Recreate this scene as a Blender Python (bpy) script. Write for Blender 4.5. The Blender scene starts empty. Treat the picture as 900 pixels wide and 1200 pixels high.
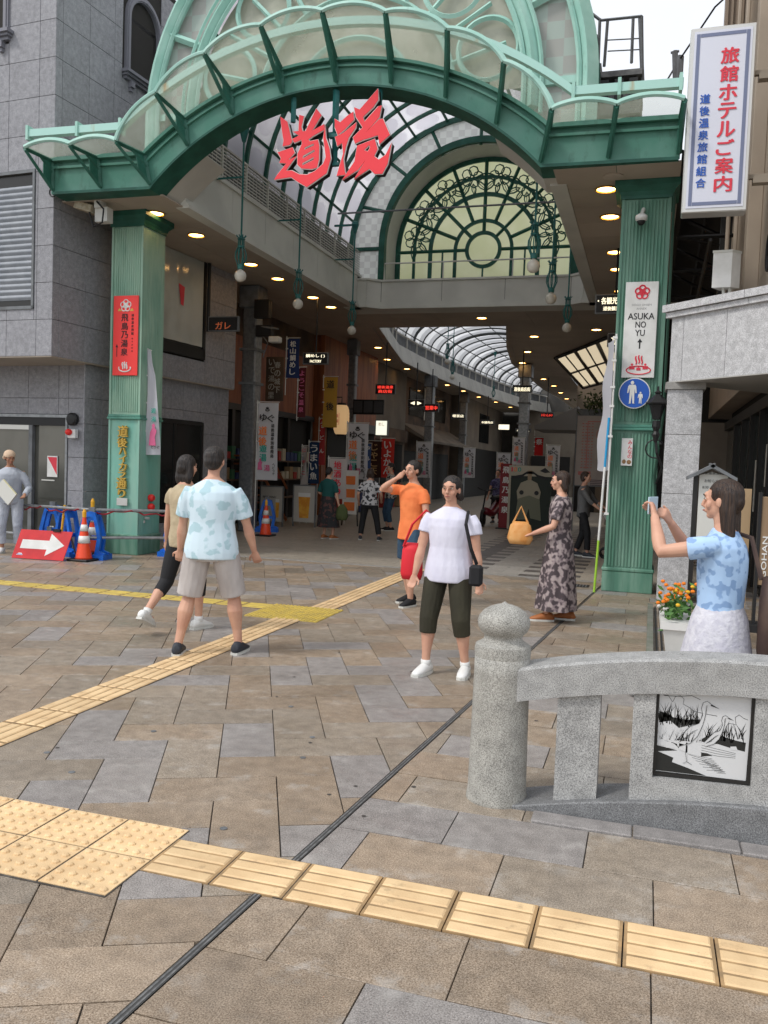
import bpy, math, random
from mathutils import Vector, Matrix
SC = bpy.context.scene
COL = SC.collection
rnd = random.Random(7)
R = math.radians
PI = math.pi

# ------------------------------------------------------------------ camera
CAM_H = 1.6
yaw, pit, roll = R(17.0), R(-3.1), R(2.1)
fw = Vector((-math.sin(yaw)*math.cos(pit), math.cos(yaw)*math.cos(pit), math.sin(pit)))
rt = Vector((math.cos(yaw), math.sin(yaw), 0))
up = rt.cross(fw)
rt, up = rt*math.cos(roll) + up*math.sin(roll), up*math.cos(roll) - rt*math.sin(roll)
cd = bpy.data.cameras.new('camera')
cam = bpy.data.objects.new('camera', cd); COL.objects.link(cam)
m = Matrix((rt, up, -fw)).transposed().to_4x4(); m.translation = Vector((0, 0, CAM_H))
cam.matrix_world = m
cd.sensor_fit = 'VERTICAL'; cd.sensor_height = 36; cd.lens = 30.0
cd.clip_start = 0.05; cd.clip_end = 2000
SC.camera = cam
# ------------------------------------------------------------------ sky, sun, exposure (overcast)
W = bpy.data.worlds.new("World"); SC.world = W; W.use_nodes = True
nt = W.node_tree; nd = nt.nodes; lk = nt.links; nd.clear()
sky = nd.new('ShaderNodeTexSky'); sky.sky_type = 'NISHITA'; sky.sun_disc = False
sky.sun_elevation = R(50); sky.sun_rotation = R(225)
bg1 = nd.new('ShaderNodeBackground'); bg1.inputs[1].default_value = 0.05
lk.new(sky.outputs[0], bg1.inputs[0])
tc = nd.new('ShaderNodeTexCoord'); nz = nd.new('ShaderNodeTexNoise'); nz.inputs['Scale'].default_value = 2.2
nz.inputs['Detail'].default_value = 6
lk.new(tc.outputs['Generated'], nz.inputs['Vector'])
cr = nd.new('ShaderNodeValToRGB'); cr.color_ramp.elements[0].position = .35; cr.color_ramp.elements[1].position = .68
cr.color_ramp.elements[0].color = (.78, .79, .81, 1); cr.color_ramp.elements[1].color = (1, .985, .955, 1)
lk.new(nz.outputs[0], cr.inputs[0])
bg2 = nd.new('ShaderNodeBackground'); bg2.inputs[1].default_value = 0.92
lk.new(cr.outputs[0], bg2.inputs[0])
ad = nd.new('ShaderNodeAddShader'); lk.new(bg1.outputs[0], ad.inputs[0]); lk.new(bg2.outputs[0], ad.inputs[1])
wo = nd.new('ShaderNodeOutputWorld'); lk.new(ad.outputs[0], wo.inputs[0])
sd = bpy.data.lights.new('sun', 'SUN'); sd.energy = 1.5; sd.angle = R(11); sd.color = (1, .96, .9)
sun = bpy.data.objects.new('sun', sd); COL.objects.link(sun)
# same direction as the sky's sun: behind the camera, from the left
az = R(225); el = R(50)
sdir = Vector((math.sin(az)*math.cos(el), math.cos(az)*math.cos(el), math.sin(el)))
sun.rotation_euler = sdir.to_track_quat('Z', 'Y').to_euler()
SC.view_settings.view_transform = 'Standard'; SC.view_settings.look = 'None'
SC.view_settings.exposure = 0.2; SC.view_settings.gamma = 1.0
SC.cycles.max_bounces = 7; SC.cycles.diffuse_bounces = 4; SC.cycles.transmission_bounces = 6
SC.cycles.transparent_max_bounces = 8; SC.cycles.sample_clamp_indirect = 4.0

# ------------------------------------------------------------------ materials
MAT = {}
def mat(name, col, rough=.6, metal=0., col2=None, scale=3., amt=None, bump=0., bscale=60., rand=0., trans=0., emit=0., spec=.4, stretch=None, detail=4., lo=.4, hi=.62, alpha=1., bdist=.01, grime=None):
    """procedural material: base colour, a second colour in large noise, fine bump, per-object variation"""
    if name in MAT: return MAT[name]
    mt = bpy.data.materials.new(name); MAT[name] = mt; mt.use_nodes = True
    n = mt.node_tree.nodes; l = mt.node_tree.links; n.clear()
    out = n.new('ShaderNodeOutputMaterial'); p = n.new('ShaderNodeBsdfPrincipled')
    p.inputs['Roughness'].default_value = rough; p.inputs['Metallic'].default_value = metal
    p.inputs['Specular IOR Level'].default_value = spec
    geo = n.new('ShaderNodeNewGeometry')
    vec = geo.outputs['Position']
    if stretch:
        mp = n.new('ShaderNodeMapping'); mp.inputs['Scale'].default_value = stretch
        l.new(vec, mp.inputs['Vector']); svec = mp.outputs[0]
    else: svec = vec
    c = None
    if col2 is not None:
        t = n.new('ShaderNodeTexNoise'); t.inputs['Scale'].default_value = scale; t.inputs['Detail'].default_value = detail
        l.new(svec, t.inputs['Vector'])
        mr = n.new('ShaderNodeMapRange'); mr.inputs[1].default_value = lo; mr.inputs[2].default_value = hi
        l.new(t.outputs[0], mr.inputs[0])
        mx = n.new('ShaderNodeMixRGB'); mx.inputs[1].default_value = (*col, 1); mx.inputs[2].default_value = (*col2, 1)
        l.new(mr.outputs[0], mx.inputs[0]); c = mx.outputs[0]
    if grime:      # (colour, noise scale, stretch, low, high): streaked dirt or rust with its own outline
        gc, gs, gst, g0, g1 = grime
        mp2 = n.new('ShaderNodeMapping'); mp2.inputs['Scale'].default_value = gst; l.new(vec, mp2.inputs['Vector'])
        t = n.new('ShaderNodeTexNoise'); t.inputs['Scale'].default_value = gs; t.inputs['Detail'].default_value = 7; t.inputs['Roughness'].default_value = .7
        l.new(mp2.outputs[0], t.inputs['Vector'])
        mr = n.new('ShaderNodeMapRange'); mr.inputs[1].default_value = g0; mr.inputs[2].default_value = g1; mr.inputs[4].default_value = .75
        l.new(t.outputs[0], mr.inputs[0])
        mx = n.new('ShaderNodeMixRGB'); mx.inputs[1].default_value = (*col, 1); mx.inputs[2].default_value = (*gc, 1)
        if c: l.new(c, mx.inputs[1])
        l.new(mr.outputs[0], mx.inputs[0]); c = mx.outputs[0]
    if rand:
        oi = n.new('ShaderNodeObjectInfo'); hs = n.new('ShaderNodeHueSaturation')
        mr = n.new('ShaderNodeMapRange'); mr.inputs[3].default_value = 1-rand; mr.inputs[4].default_value = 1+rand
        l.new(oi.outputs['Random'], mr.inputs[0]); l.new(mr.outputs[0], hs.inputs['Value'])
        if c: l.new(c, hs.inputs['Color'])
        else: hs.inputs['Color'].default_value = (*col, 1)
        c = hs.outputs[0]
    if c: l.new(c, p.inputs['Base Color'])
    else: p.inputs['Base Color'].default_value = (*col, 1)
    if bump:
        t = n.new('ShaderNodeTexNoise'); t.inputs['Scale'].default_value = bscale; t.inputs['Detail'].default_value = 3
        l.new(svec, t.inputs['Vector'])
        b = n.new('ShaderNodeBump'); b.inputs['Strength'].default_value = bump; b.inputs['Distance'].default_value = bdist
        l.new(t.outputs[0], b.inputs['Height']); l.new(b.outputs[0], p.inputs['Normal'])
    if emit:
        p.inputs['Emission Strength'].default_value = emit
        if c: l.new(c, p.inputs['Emission Color'])
        else: p.inputs['Emission Color'].default_value = (*col, 1)
    sh = p.outputs[0]
    if trans:
        tr = n.new('ShaderNodeBsdfTranslucent'); ms = n.new('ShaderNodeMixShader'); ms.inputs[0].default_value = trans
        if c: l.new(c, tr.inputs[0])
        else: tr.inputs[0].default_value = (*col, 1)
        l.new(sh, ms.inputs[1]); l.new(tr.outputs[0], ms.inputs[2]); sh = ms.outputs[0]
    if alpha < 1:
        tp = n.new('ShaderNodeBsdfTransparent'); ms = n.new('ShaderNodeMixShader'); ms.inputs[0].default_value = alpha
        l.new(tp.outputs[0], ms.inputs[1]); l.new(sh, ms.inputs[2]); sh = ms.outputs[0]
    l.new(sh, out.inputs[0])
    return mt

def stone(name, base, dark, light, speck=220., rough=.75, rand=.06, stain=None, bump=.25, vein=.5, edge=None, wet=0.):
    """speckled stone: fine grains of three tones, big soft weathering patches"""
    if name in MAT: return MAT[name]
    mt = bpy.data.materials.new(name); MAT[name] = mt; mt.use_nodes = True
    n = mt.node_tree.nodes; l = mt.node_tree.links; n.clear()
    out = n.new('ShaderNodeOutputMaterial'); p = n.new('ShaderNodeBsdfPrincipled'); l.new(p.outputs[0], out.inputs[0])
    geo = n.new('ShaderNodeNewGeometry')
    t = n.new('ShaderNodeTexNoise'); t.inputs['Scale'].default_value = speck; t.inputs['Detail'].default_value = 2; t.inputs['Roughness'].default_value = .8
    l.new(geo.outputs['Position'], t.inputs['Vector'])
    r = n.new('ShaderNodeValToRGB'); e = r.color_ramp.elements
    e[0].position = .36; e[0].color = (*dark, 1); e[1].position = .66; e[1].color = (*light, 1)
    m_ = r.color_ramp.elements.new(.5); m_.color = (*base, 1)
    l.new(t.outputs[0], r.inputs[0])
    t2 = n.new('ShaderNodeTexNoise'); t2.inputs['Scale'].default_value = 2.3; t2.inputs['Detail'].default_value = 6; t2.inputs['Roughness'].default_value = .65
    l.new(geo.outputs['Position'], t2.inputs['Vector'])
    mr = n.new('ShaderNodeMapRange'); mr.inputs[1].default_value = .5; mr.inputs[2].default_value = .72; mr.inputs[4].default_value = vein
    l.new(t2.outputs[0], mr.inputs[0])
    mx = n.new('ShaderNodeMixRGB'); mx.inputs[2].default_value = (*(stain or light), 1)
    l.new(mr.outputs[0], mx.inputs[0]); l.new(r.outputs[0], mx.inputs[1])
    if edge:       # pale lime bloom that creeps in from the joints of each slab
        tcn = n.new('ShaderNodeTexCoord'); sx = n.new('ShaderNodeSeparateXYZ'); l.new(tcn.outputs['Object'], sx.inputs[0])
        def mth(op, a, b_=None):
            k = n.new('ShaderNodeMath'); k.operation = op
            for i_, q in enumerate((a, b_)):
                if q is None: continue
                if isinstance(q, (int, float)): k.inputs[i_].default_value = q
                else: l.new(q, k.inputs[i_])
            return k.outputs[0]
        d_ = mth('MAXIMUM', mth('DIVIDE', mth('ABSOLUTE', sx.outputs[0]), edge[0]), mth('DIVIDE', mth('ABSOLUTE', sx.outputs[1]), edge[1]))
        m1 = n.new('ShaderNodeMapRange'); m1.inputs[1].default_value = .45; m1.inputs[2].default_value = 1.0; l.new(d_, m1.inputs[0])
        t5 = n.new('ShaderNodeTexNoise'); t5.inputs['Scale'].default_value = 5.5; t5.inputs['Detail'].default_value = 10; t5.inputs['Roughness'].default_value = .72; l.new(geo.outputs['Position'], t5.inputs['Vector'])
        m2 = n.new('ShaderNodeMapRange'); m2.inputs[1].default_value = .52; m2.inputs[2].default_value = .62; l.new(t5.outputs[0], m2.inputs[0])
        f_ = mth('MULTIPLY', mth('MULTIPLY', m1.outputs[0], m2.outputs[0]), mth('LESS_THAN', d_, 1.4))
        f_ = mth('MULTIPLY', f_, .38)
        mxe = n.new('ShaderNodeMixRGB'); mxe.inputs[2].default_value = (.47, .45, .42, 1); l.new(f_, mxe.inputs[0]); l.new(mx.outputs[0], mxe.inputs[1]); mx = mxe
        t6 = n.new('ShaderNodeTexNoise'); t6.inputs['Scale'].default_value = 1.1; t6.inputs['Detail'].default_value = 5; l.new(geo.outputs['Position'], t6.inputs['Vector'])
        m6 = n.new('ShaderNodeMapRange'); m6.inputs[1].default_value = .52; m6.inputs[2].default_value = .66; m6.inputs[4].default_value = .22; l.new(t6.outputs[0], m6.inputs[0])
        mxd = n.new('ShaderNodeMixRGB'); mxd.inputs[2].default_value = (.10, .085, .07, 1); l.new(m6.outputs[0], mxd.inputs[0]); l.new(mx.outputs[0], mxd.inputs[1]); mx = mxd
    t3 = n.new('ShaderNodeTexNoise'); t3.inputs['Scale'].default_value = 14.; t3.inputs['Detail'].default_value = 5
    l.new(geo.outputs['Position'], t3.inputs['Vector'])
    mr3 = n.new('ShaderNodeMapRange'); mr3.inputs[1].default_value = .3; mr3.inputs[2].default_value = .7; mr3.inputs[3].default_value = .82; mr3.inputs[4].default_value = 1.15
    l.new(t3.outputs[0], mr3.inputs[0])
    oi = n.new('ShaderNodeObjectInfo'); mr2 = n.new('ShaderNodeMapRange'); mr2.inputs[3].default_value = 1-rand; mr2.inputs[4].default_value = 1+rand
    l.new(oi.outputs['Random'], mr2.inputs[0])
    mu = n.new('ShaderNodeMath'); mu.operation = 'MULTIPLY'; l.new(mr2.outputs[0], mu.inputs[0]); l.new(mr3.outputs[0], mu.inputs[1])
    hs = n.new('ShaderNodeHueSaturation'); l.new(mu.outputs[0], hs.inputs['Value']); l.new(mx.outputs[0], hs.inputs['Color'])
    l.new(hs.outputs[0], p.inputs['Base Color'])
    p.inputs['Roughness'].default_value = rough; p.inputs['Specular IOR Level'].default_value = .35
    if wet:
        mw = n.new('ShaderNodeMapRange'); mw.inputs[1].default_value = .35; mw.inputs[2].default_value = .65; mw.inputs[3].default_value = rough-wet; mw.inputs[4].default_value = rough+.1
        l.new(t2.outputs[0], mw.inputs[0]); l.new(mw.outputs[0], p.inputs['Roughness']); p.inputs['Specular IOR Level'].default_value = .5
    b = n.new('ShaderNodeBump'); b.inputs['Strength'].default_value = bump; b.inputs['Distance'].default_value = .004
    l.new(t.outputs[0], b.inputs['Height']); l.new(b.outputs[0], p.inputs['Normal'])
    return mt

def patterned(name, ca, cb, scale, thr=.5, mode='noise', trans=0., rough=.8, cc=None):
    """printed cloth or patterned pane: two (or three) flat colours split by a noise, cell or checker pattern in object space"""
    if name in MAT: return MAT[name]
    mt = bpy.data.materials.new(name); MAT[name] = mt; mt.use_nodes = True
    n = mt.node_tree.nodes; l = mt.node_tree.links; n.clear()
    out = n.new('ShaderNodeOutputMaterial'); p = n.new('ShaderNodeBsdfPrincipled')
    tcn = n.new('ShaderNodeTexCoord'); v = tcn.outputs['Object']
    if mode == 'noise':
        t = n.new('ShaderNodeTexNoise'); t.inputs['Scale'].default_value = scale; t.inputs['Detail'].default_value = 1.5
        l.new(v, t.inputs['Vector']); f = t.outputs[0]
    elif mode == 'cell':
        t = n.new('ShaderNodeTexVoronoi'); t.inputs['Scale'].default_value = scale; l.new(v, t.inputs['Vector']); f = t.outputs['Distance']
    else:
        t = n.new('ShaderNodeTexChecker'); t.inputs['Scale'].default_value = scale; l.new(v, t.inputs['Vector']); f = t.outputs['Fac']
    r = n.new('ShaderNodeValToRGB'); r.color_ramp.interpolation = 'LINEAR' if mode != 'checker' else 'CONSTANT'
    e = r.color_ramp.elements; e[0].color = (*ca, 1); e[1].color = (*cb, 1)
    e[0].position = thr-.03; e[1].position = thr+.03
    if mode == 'checker': e[0].position = 0; e[1].position = .5
    if cc:
        k = r.color_ramp.elements.new(thr+.12); k.color = (*cc, 1)
    l.new(f, r.inputs[0]); l.new(r.outputs[0], p.inputs['Base Color']); p.inputs['Roughness'].default_value = rough
    sh = p.outputs[0]
    if trans:
        tr = n.new('ShaderNodeBsdfTranslucent'); ms = n.new('ShaderNodeMixShader'); ms.inputs[0].default_value = trans
        l.new(r.outputs[0], tr.inputs[0]); l.new(sh, ms.inputs[1]); l.new(tr.outputs[0], ms.inputs[2]); sh = ms.outputs[0]
    l.new(sh, out.inputs[0])
    return mt

def glass(name, col=(.6, .65, .62), rough=.08, a=.35):
    """thin pane: part clear, part tinted mirror"""
    if name in MAT: return MAT[name]
    mt = bpy.data.materials.new(name); MAT[name] = mt; mt.use_nodes = True
    n = mt.node_tree.nodes; l = mt.node_tree.links; n.clear()
    out = n.new('ShaderNodeOutputMaterial')
    tp = n.new('ShaderNodeBsdfTransparent'); tp.inputs[0].default_value = (*col, 1)
    p = n.new('ShaderNodeBsdfPrincipled'); p.inputs['Base Color'].default_value = (*col, 1); p.inputs['Roughness'].default_value = rough
    ms = n.new('ShaderNodeMixShader'); ms.inputs[0].default_value = a
    l.new(tp.outputs[0], ms.inputs[1]); l.new(p.outputs[0], ms.inputs[2]); l.new(ms.outputs[0], out.inputs[0])
    return mt

M_fascia = mat('painted green steel', (.078, .25, .188), .42, col2=(.115, .285, .225), scale=2.5, bump=.05, bscale=25, grime=((.035, .085, .06), 3.5, (1.5, 1.5, .6), .55, .75))
M_dgreen = mat('dark green steel', (.012, .085, .058), .45, col2=(.02, .12, .085), scale=4)
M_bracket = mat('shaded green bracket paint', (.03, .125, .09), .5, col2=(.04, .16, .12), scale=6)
M_pale = mat('pale turquoise paint', (.33, .58, .50), .5, col2=(.42, .66, .58), scale=3, bump=.04, grime=((.20, .30, .24), 4., (1.2, 1.2, .5), .58, .75))
M_rail_pale = mat('pale turquoise rust streaked', (.42, .68, .61), .5, col2=(.42, .29, .13), scale=3.2, lo=.64, hi=.72, stretch=(1, 1, .25))
M_column = mat('patinated green column', (.09, .225, .16), .5, col2=(.21, .36, .28), scale=5, stretch=(1.4, 1.4, .22), bump=.06, lo=.42, hi=.75, grime=((.04, .085, .055), 5., (3, 3, .18), .55, .72))
M_column_pale = mat('pale patinated column', (.31, .47, .36), .5, col2=(.20, .37, .28), scale=4, stretch=(1.2, 1.2, .4), lo=.4, hi=.7, grime=((.12, .22, .15), 6., (3, 3, .2), .56, .72))
M_colblue = mat('turquoise patina column', (.17, .42, .34), .5, col2=(.26, .46, .37), scale=3, stretch=(1.2, 1.2, .3), lo=.4, hi=.7, grime=((.12, .25, .19), 6., (3, 3, .2), .58, .72))
M_teal = mat('lamp teal paint', (.02, .13, .125), .4, col2=(.03, .17, .16), scale=10)
M_cream = mat('cream wall panel', (.66, .66, .60), .55, col2=(.57, .57, .52), scale=1.2)
M_ceil = mat('soffit board', (.45, .385, .315), .6, col2=(.38, .325, .265), scale=.8, rand=.05)
M_ceil2 = mat('fascia board pale', (.58, .57, .52), .6, col2=(.49, .48, .44), scale=1., rand=.03)
M_joint = mat('joint shadow gap', (.03, .028, .025), .9)
M_white = mat('white enamel', (.78, .78, .76), .4, col2=(.68, .68, .65), scale=5)
M_off = mat('off white plastic', (.62, .62, .58), .5)
M_black = mat('black paint', (.012, .012, .013), .5)
M_dark = mat('dark bronze frame', (.02, .019, .018), .4)
M_steel = mat('galvanised steel', (.30, .31, .32), .4, .6, col2=(.22, .23, .24), scale=14)
M_gsteel = mat('grey painted steel', (.17, .18, .19), .5, col2=(.12, .125, .13), scale=6)
M_alu = mat('satin aluminium', (.62, .61, .58), .35, .5)
M_red = mat('signal red', (.78, .035, .028), .5)
M_signred = mat('sign red', (.86, .05, .045), .45)
M_blue = mat('road sign blue', (.008, .09, .45), .35)
M_bluepl = mat('bright blue plastic', (.008, .15, .66), .4, col2=(.01, .11, .5), scale=8)
M_ink = mat('black print', (.02, .02, .022), .6)
M_redink = mat('red print', (.72, .05, .08), .6)
M_blueink = mat('blue print', (.03, .12, .5), .6)
M_gold = mat('gilded relief', (.62, .40, .08), .35, .3, col2=(.45, .28, .05), scale=18)
M_lamp = mat('lit warm lamp', (1., .56, .20), .5, emit=14.)
M_globe = mat('milky lamp globe', (.66, .63, .56), .2, col2=(.58, .55, .48), scale=6)
M_skin = mat('skin', (.62, .35, .24), .5, col2=(.55, .29, .2), scale=9)
M_skin2 = mat('tanned skin', (.45, .23, .14), .5, col2=(.38, .18, .11), scale=9)
M_hair = mat('black hair', (.010, .008, .008), .42, col2=(.04, .03, .025), scale=110, stretch=(1, 1, .08), bump=.6, bscale=120, bdist=.02)
M_hair2 = mat('dark brown hair', (.055, .030, .018), .42, col2=(.018, .010, .008), scale=110, stretch=(1, 1, .08), bump=.6, bscale=120, bdist=.02)

# ------------------------------------------------------------------ mesh builder
ORI = {}
class MB:
    def __init__(s): s.v = []; s.f = []
    def add(s, vs, fs):
        o = len(s.v); s.v += [Vector(p) for p in vs]; s.f += [tuple(i+o for i in f) for f in fs]; return s
    def box(s, x0, x1, y0, y1, z0, z1, bev=0.):
        if x0 > x1: x0, x1 = x1, x0
        if y0 > y1: y0, y1 = y1, y0
        if z0 > z1: z0, z1 = z1, z0
        if bev:
            b = min(bev, (x1-x0)/3, (y1-y0)/3, (z1-z0)/3)
            # chamfered top and side edges through three nested rings
            pr = [(x0+b, y0+b), (x1-b, y0+b), (x1-b, y1-b), (x0+b, y1-b)]
            P = []
            def ring(i, z):
                return [(x0+i, y0+b, z), (x0+b, y0+i, z), (x1-b, y0+i, z), (x1-i, y0+b, z), (x1-i, y1-b, z), (x1-b, y1-i, z), (x0+b, y1-i, z), (x0+i, y1-b, z)]
            P = ring(b*.999, z0) + ring(0, z0+b) + ring(0, z1-b) + ring(b*.999, z1)
            F = [tuple(range(7, -1, -1)), tuple(range(24, 32))]
            for k in range(3):
                for i in range(8):
                    j = (i+1) % 8; F.append((k*8+i, k*8+j, k*8+8+j, k*8+8+i))
            return s.add(P, F)
        return s.add([(x0, y0, z0), (x1, y0, z0), (x1, y1, z0), (x0, y1, z0), (x0, y0, z1), (x1, y0, z1), (x1, y1, z1), (x0, y1, z1)],
                     [(0, 3, 2, 1), (4, 5, 6, 7), (0, 1, 5, 4), (1, 2, 6, 5), (2, 3, 7, 6), (3, 0, 4, 7)])
    def quad(s, *p): return s.add(p, [tuple(range(len(p)))])
    def strip(s, A, B_):
        o = []
        for a in A: o.append(a)
        for b in B_: o.append(b)
        n = len(A); return s.add(o, [(i, i+1, n+i+1, n+i) for i in range(n-1)])
    def prism(s, poly, d0, d1, ax='y'):
        """extrude a closed 2D outline: ax y -> outline is (x,z); ax z -> (x,y); ax x -> (y,z)"""
        def P(a, b, d): return {'y': (a, d, b), 'z': (a, b, d), 'x': (d, a, b)}[ax]
        n = len(poly)
        vs = [P(a, b, d0) for a, b in poly] + [P(a, b, d1) for a, b in poly]
        fs = [tuple(range(n-1, -1, -1)), tuple(range(n, 2*n))] + [(i, (i+1) % n, n+(i+1) % n, n+i) for i in range(n)]
        return s.add(vs, fs)
    def band(s, inner, outer, d0, d1):
        """thick plate between two (x,z) curves, extruded along y"""
        n = len(inner)
        vs = [(a, d0, b) for a, b in inner]+[(a, d0, b) for a, b in outer]+[(a, d1, b) for a, b in inner]+[(a, d1, b) for a, b in outer]
        fs = []
        for i in range(n-1):
            fs += [(i, i+1, n+i+1, n+i), (2*n+i+1, 2*n+i, 3*n+i, 3*n+i+1), (i+1, i, 2*n+i, 2*n+i+1), (n+i, n+i+1, 3*n+i+1, 3*n+i)]
        fs += [(0, n, 3*n, 2*n), (n-1, 3*n-1, 4*n-1, 2*n-1)]
        return s.add(vs, fs)
    def tube(s, pts, r, n=8, closed=False):
        pts = [Vector(p) for p in pts]; N = len(pts)
        rs = r if isinstance(r, (list, tuple)) else [r]*N
        vs = []; prev = None
        for i, p in enumerate(pts):
            a = pts[i-1] if (i > 0 or closed) else p; b = pts[(i+1) % N] if (i < N-1 or closed) else p
            t = (b-a).normalized() if (b-a).length > 1e-9 else Vector((0, 0, 1))
            if prev is None: x = t.orthogonal().normalized()
            else:
                x = prev - t*prev.dot(t); x = x.normalized() if x.length > 1e-6 else t.orthogonal().normalized()
            y = t.cross(x); prev = x
            for k in range(n):
                q = 2*PI*k/n + PI/n; vs.append(p + (x*math.cos(q)+y*math.sin(q))*rs[i])
        fs = []
        for i in range(N if closed else N-1):
            j = (i+1) % N
            for k in range(n):
                l_ = (k+1) % n; fs.append((i*n+k, i*n+l_, j*n+l_, j*n+k))
        if not closed: fs += [tuple(range(n-1, -1, -1)), tuple(range((N-1)*n, N*n))]
        return s.add(vs, fs)
    def bar(s, a, b, w, h=None):
        """square bar between two points"""
        return s.tube([a, b], w*.7071, 4)
    def lathe(s, prof, c=(0, 0, 0), n=16):
        vs = []
        for r, z in prof:
            for k in range(n): q = 2*PI*k/n; vs.append((c[0]+r*math.cos(q), c[1]+r*math.sin(q), c[2]+z))
        N = len(prof); fs = []
        for i in range(N-1):
            for k in range(n):
                l_ = (k+1) % n; fs.append((i*n+k, i*n+l_, (i+1)*n+l_, (i+1)*n+k))
        fs += [tuple(range(n-1, -1, -1)), tuple(range((N-1)*n, N*n))]
        return s.add(vs, fs)
    def ell(s, c, rx, ry, rz, n=14, m_=9, rot=None):
        vs = []; c = Vector(c)
        for i in range(m_+1):
            t = PI*i/m_
            for k in range(n):
                q = 2*PI*k/n
                p = Vector((rx*math.sin(t)*math.cos(q), ry*math.sin(t)*math.sin(q), -rz*math.cos(t)))
                if rot: p = rot @ p
                vs.append(c+p)
        fs = []
        for i in range(m_):
            for k in range(n):
                l_ = (k+1) % n; fs.append((i*n+k, i*n+l_, (i+1)*n+l_, (i+1)*n+k))
        return s.add(vs, fs)
    def loft(s, secs, n=14, side=Vector((1, 0, 0))):
        """rings along a path; secs = (centre, rx along side axis, ry)"""
        C_ = [Vector(c) for c, _, _ in secs]; N = len(C_); vs = []
        for i, (c, rx, ry) in enumerate(secs):
            t = (C_[min(i+1, N-1)]-C_[max(i-1, 0)])
            t = t.normalized() if t.length > 1e-9 else Vector((0, 0, 1))
            x = side - t*side.dot(t)
            x = x.normalized() if x.length > 1e-3 else t.orthogonal().normalized()
            y = t.cross(x)
            for k in range(n):
                q = 2*PI*k/n; vs.append(C_[i] + x*rx*math.cos(q) + y*ry*math.sin(q))
        fs = []
        for i in range(N-1):
            for k in range(n):
                l_ = (k+1) % n; fs.append((i*n+k, i*n+l_, (i+1)*n+l_, (i+1)*n+k))
        fs += [tuple(range(n-1, -1, -1)), tuple(range((N-1)*n, N*n))]
        return s.add(vs, fs)
    def move(s, M_):
        s.v = [M_ @ p for p in s.v]; return s
    def mesh(s, name, off=(0, 0, 0), smooth=False):
        o = Vector(off); me = bpy.data.meshes.new(name)
        me.from_pydata([p-o for p in s.v], [], s.f); me.update()
        if smooth: me.polygons.foreach_set('use_smooth', [True]*len(me.polygons))
        return me
    def build(s, name, m_, parent=None, smooth=False, kind=None):
        off = ORI.get(parent.name, (0, 0, 0)) if parent else (0, 0, 0)
        me = s.mesh(name, off, smooth); me.materials.append(m_)
        return link(name, me, parent, kind)
def link(name, me, parent=None, kind=None):
    o = bpy.data.objects.new(name, me); COL.objects.link(o)
    if parent:
        o.parent = parent; ORI[o.name] = ORI.get(parent.name, (0, 0, 0))
    if kind: o['kind'] = kind
    return o
def thing(name, label, cat, loc=(0, 0, 0), rz=0., group=None, local=False, kind=None):
    """Empty at a thing's base. Parts are given in world coordinates unless local=True"""
    o = bpy.data.objects.new(name, None); COL.objects.link(o); o.location = loc; o.rotation_euler = (0, 0, rz)
    o.empty_display_size = .1
    if label: o['label'] = label; o['category'] = cat
    if group: o['group'] = group
    if kind: o['kind'] = kind
    ORI[o.name] = (0, 0, 0) if local else tuple(loc)
    return o
def tag(o, label, cat, group=None):
    o['label'] = label; o['category'] = cat
    if group: o['group'] = group
    return o
def children(o): return [c for c in COL.objects if c.parent == o]
def dup(root, loc=None, rz=None, label=None):
    """copy of a thing with its parts and sub-parts (mesh data shared)"""
    r = root.copy(); COL.objects.link(r)
    if loc is not None: r.location = loc
    if rz is not None: r.rotation_euler = (0, 0, rz)
    if label: r['label'] = label
    for ch in list(root.children):
        c = ch.copy(); COL.objects.link(c); c.parent = r
        for g in list(ch.children):
            d = g.copy(); COL.objects.link(d); d.parent = c
    return r
def smooth(o, ang=40):
    me = o.data; me.polygons.foreach_set('use_smooth', [True]*len(me.polygons))
    me.set_sharp_from_angle(angle=R(ang)); return o

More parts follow.
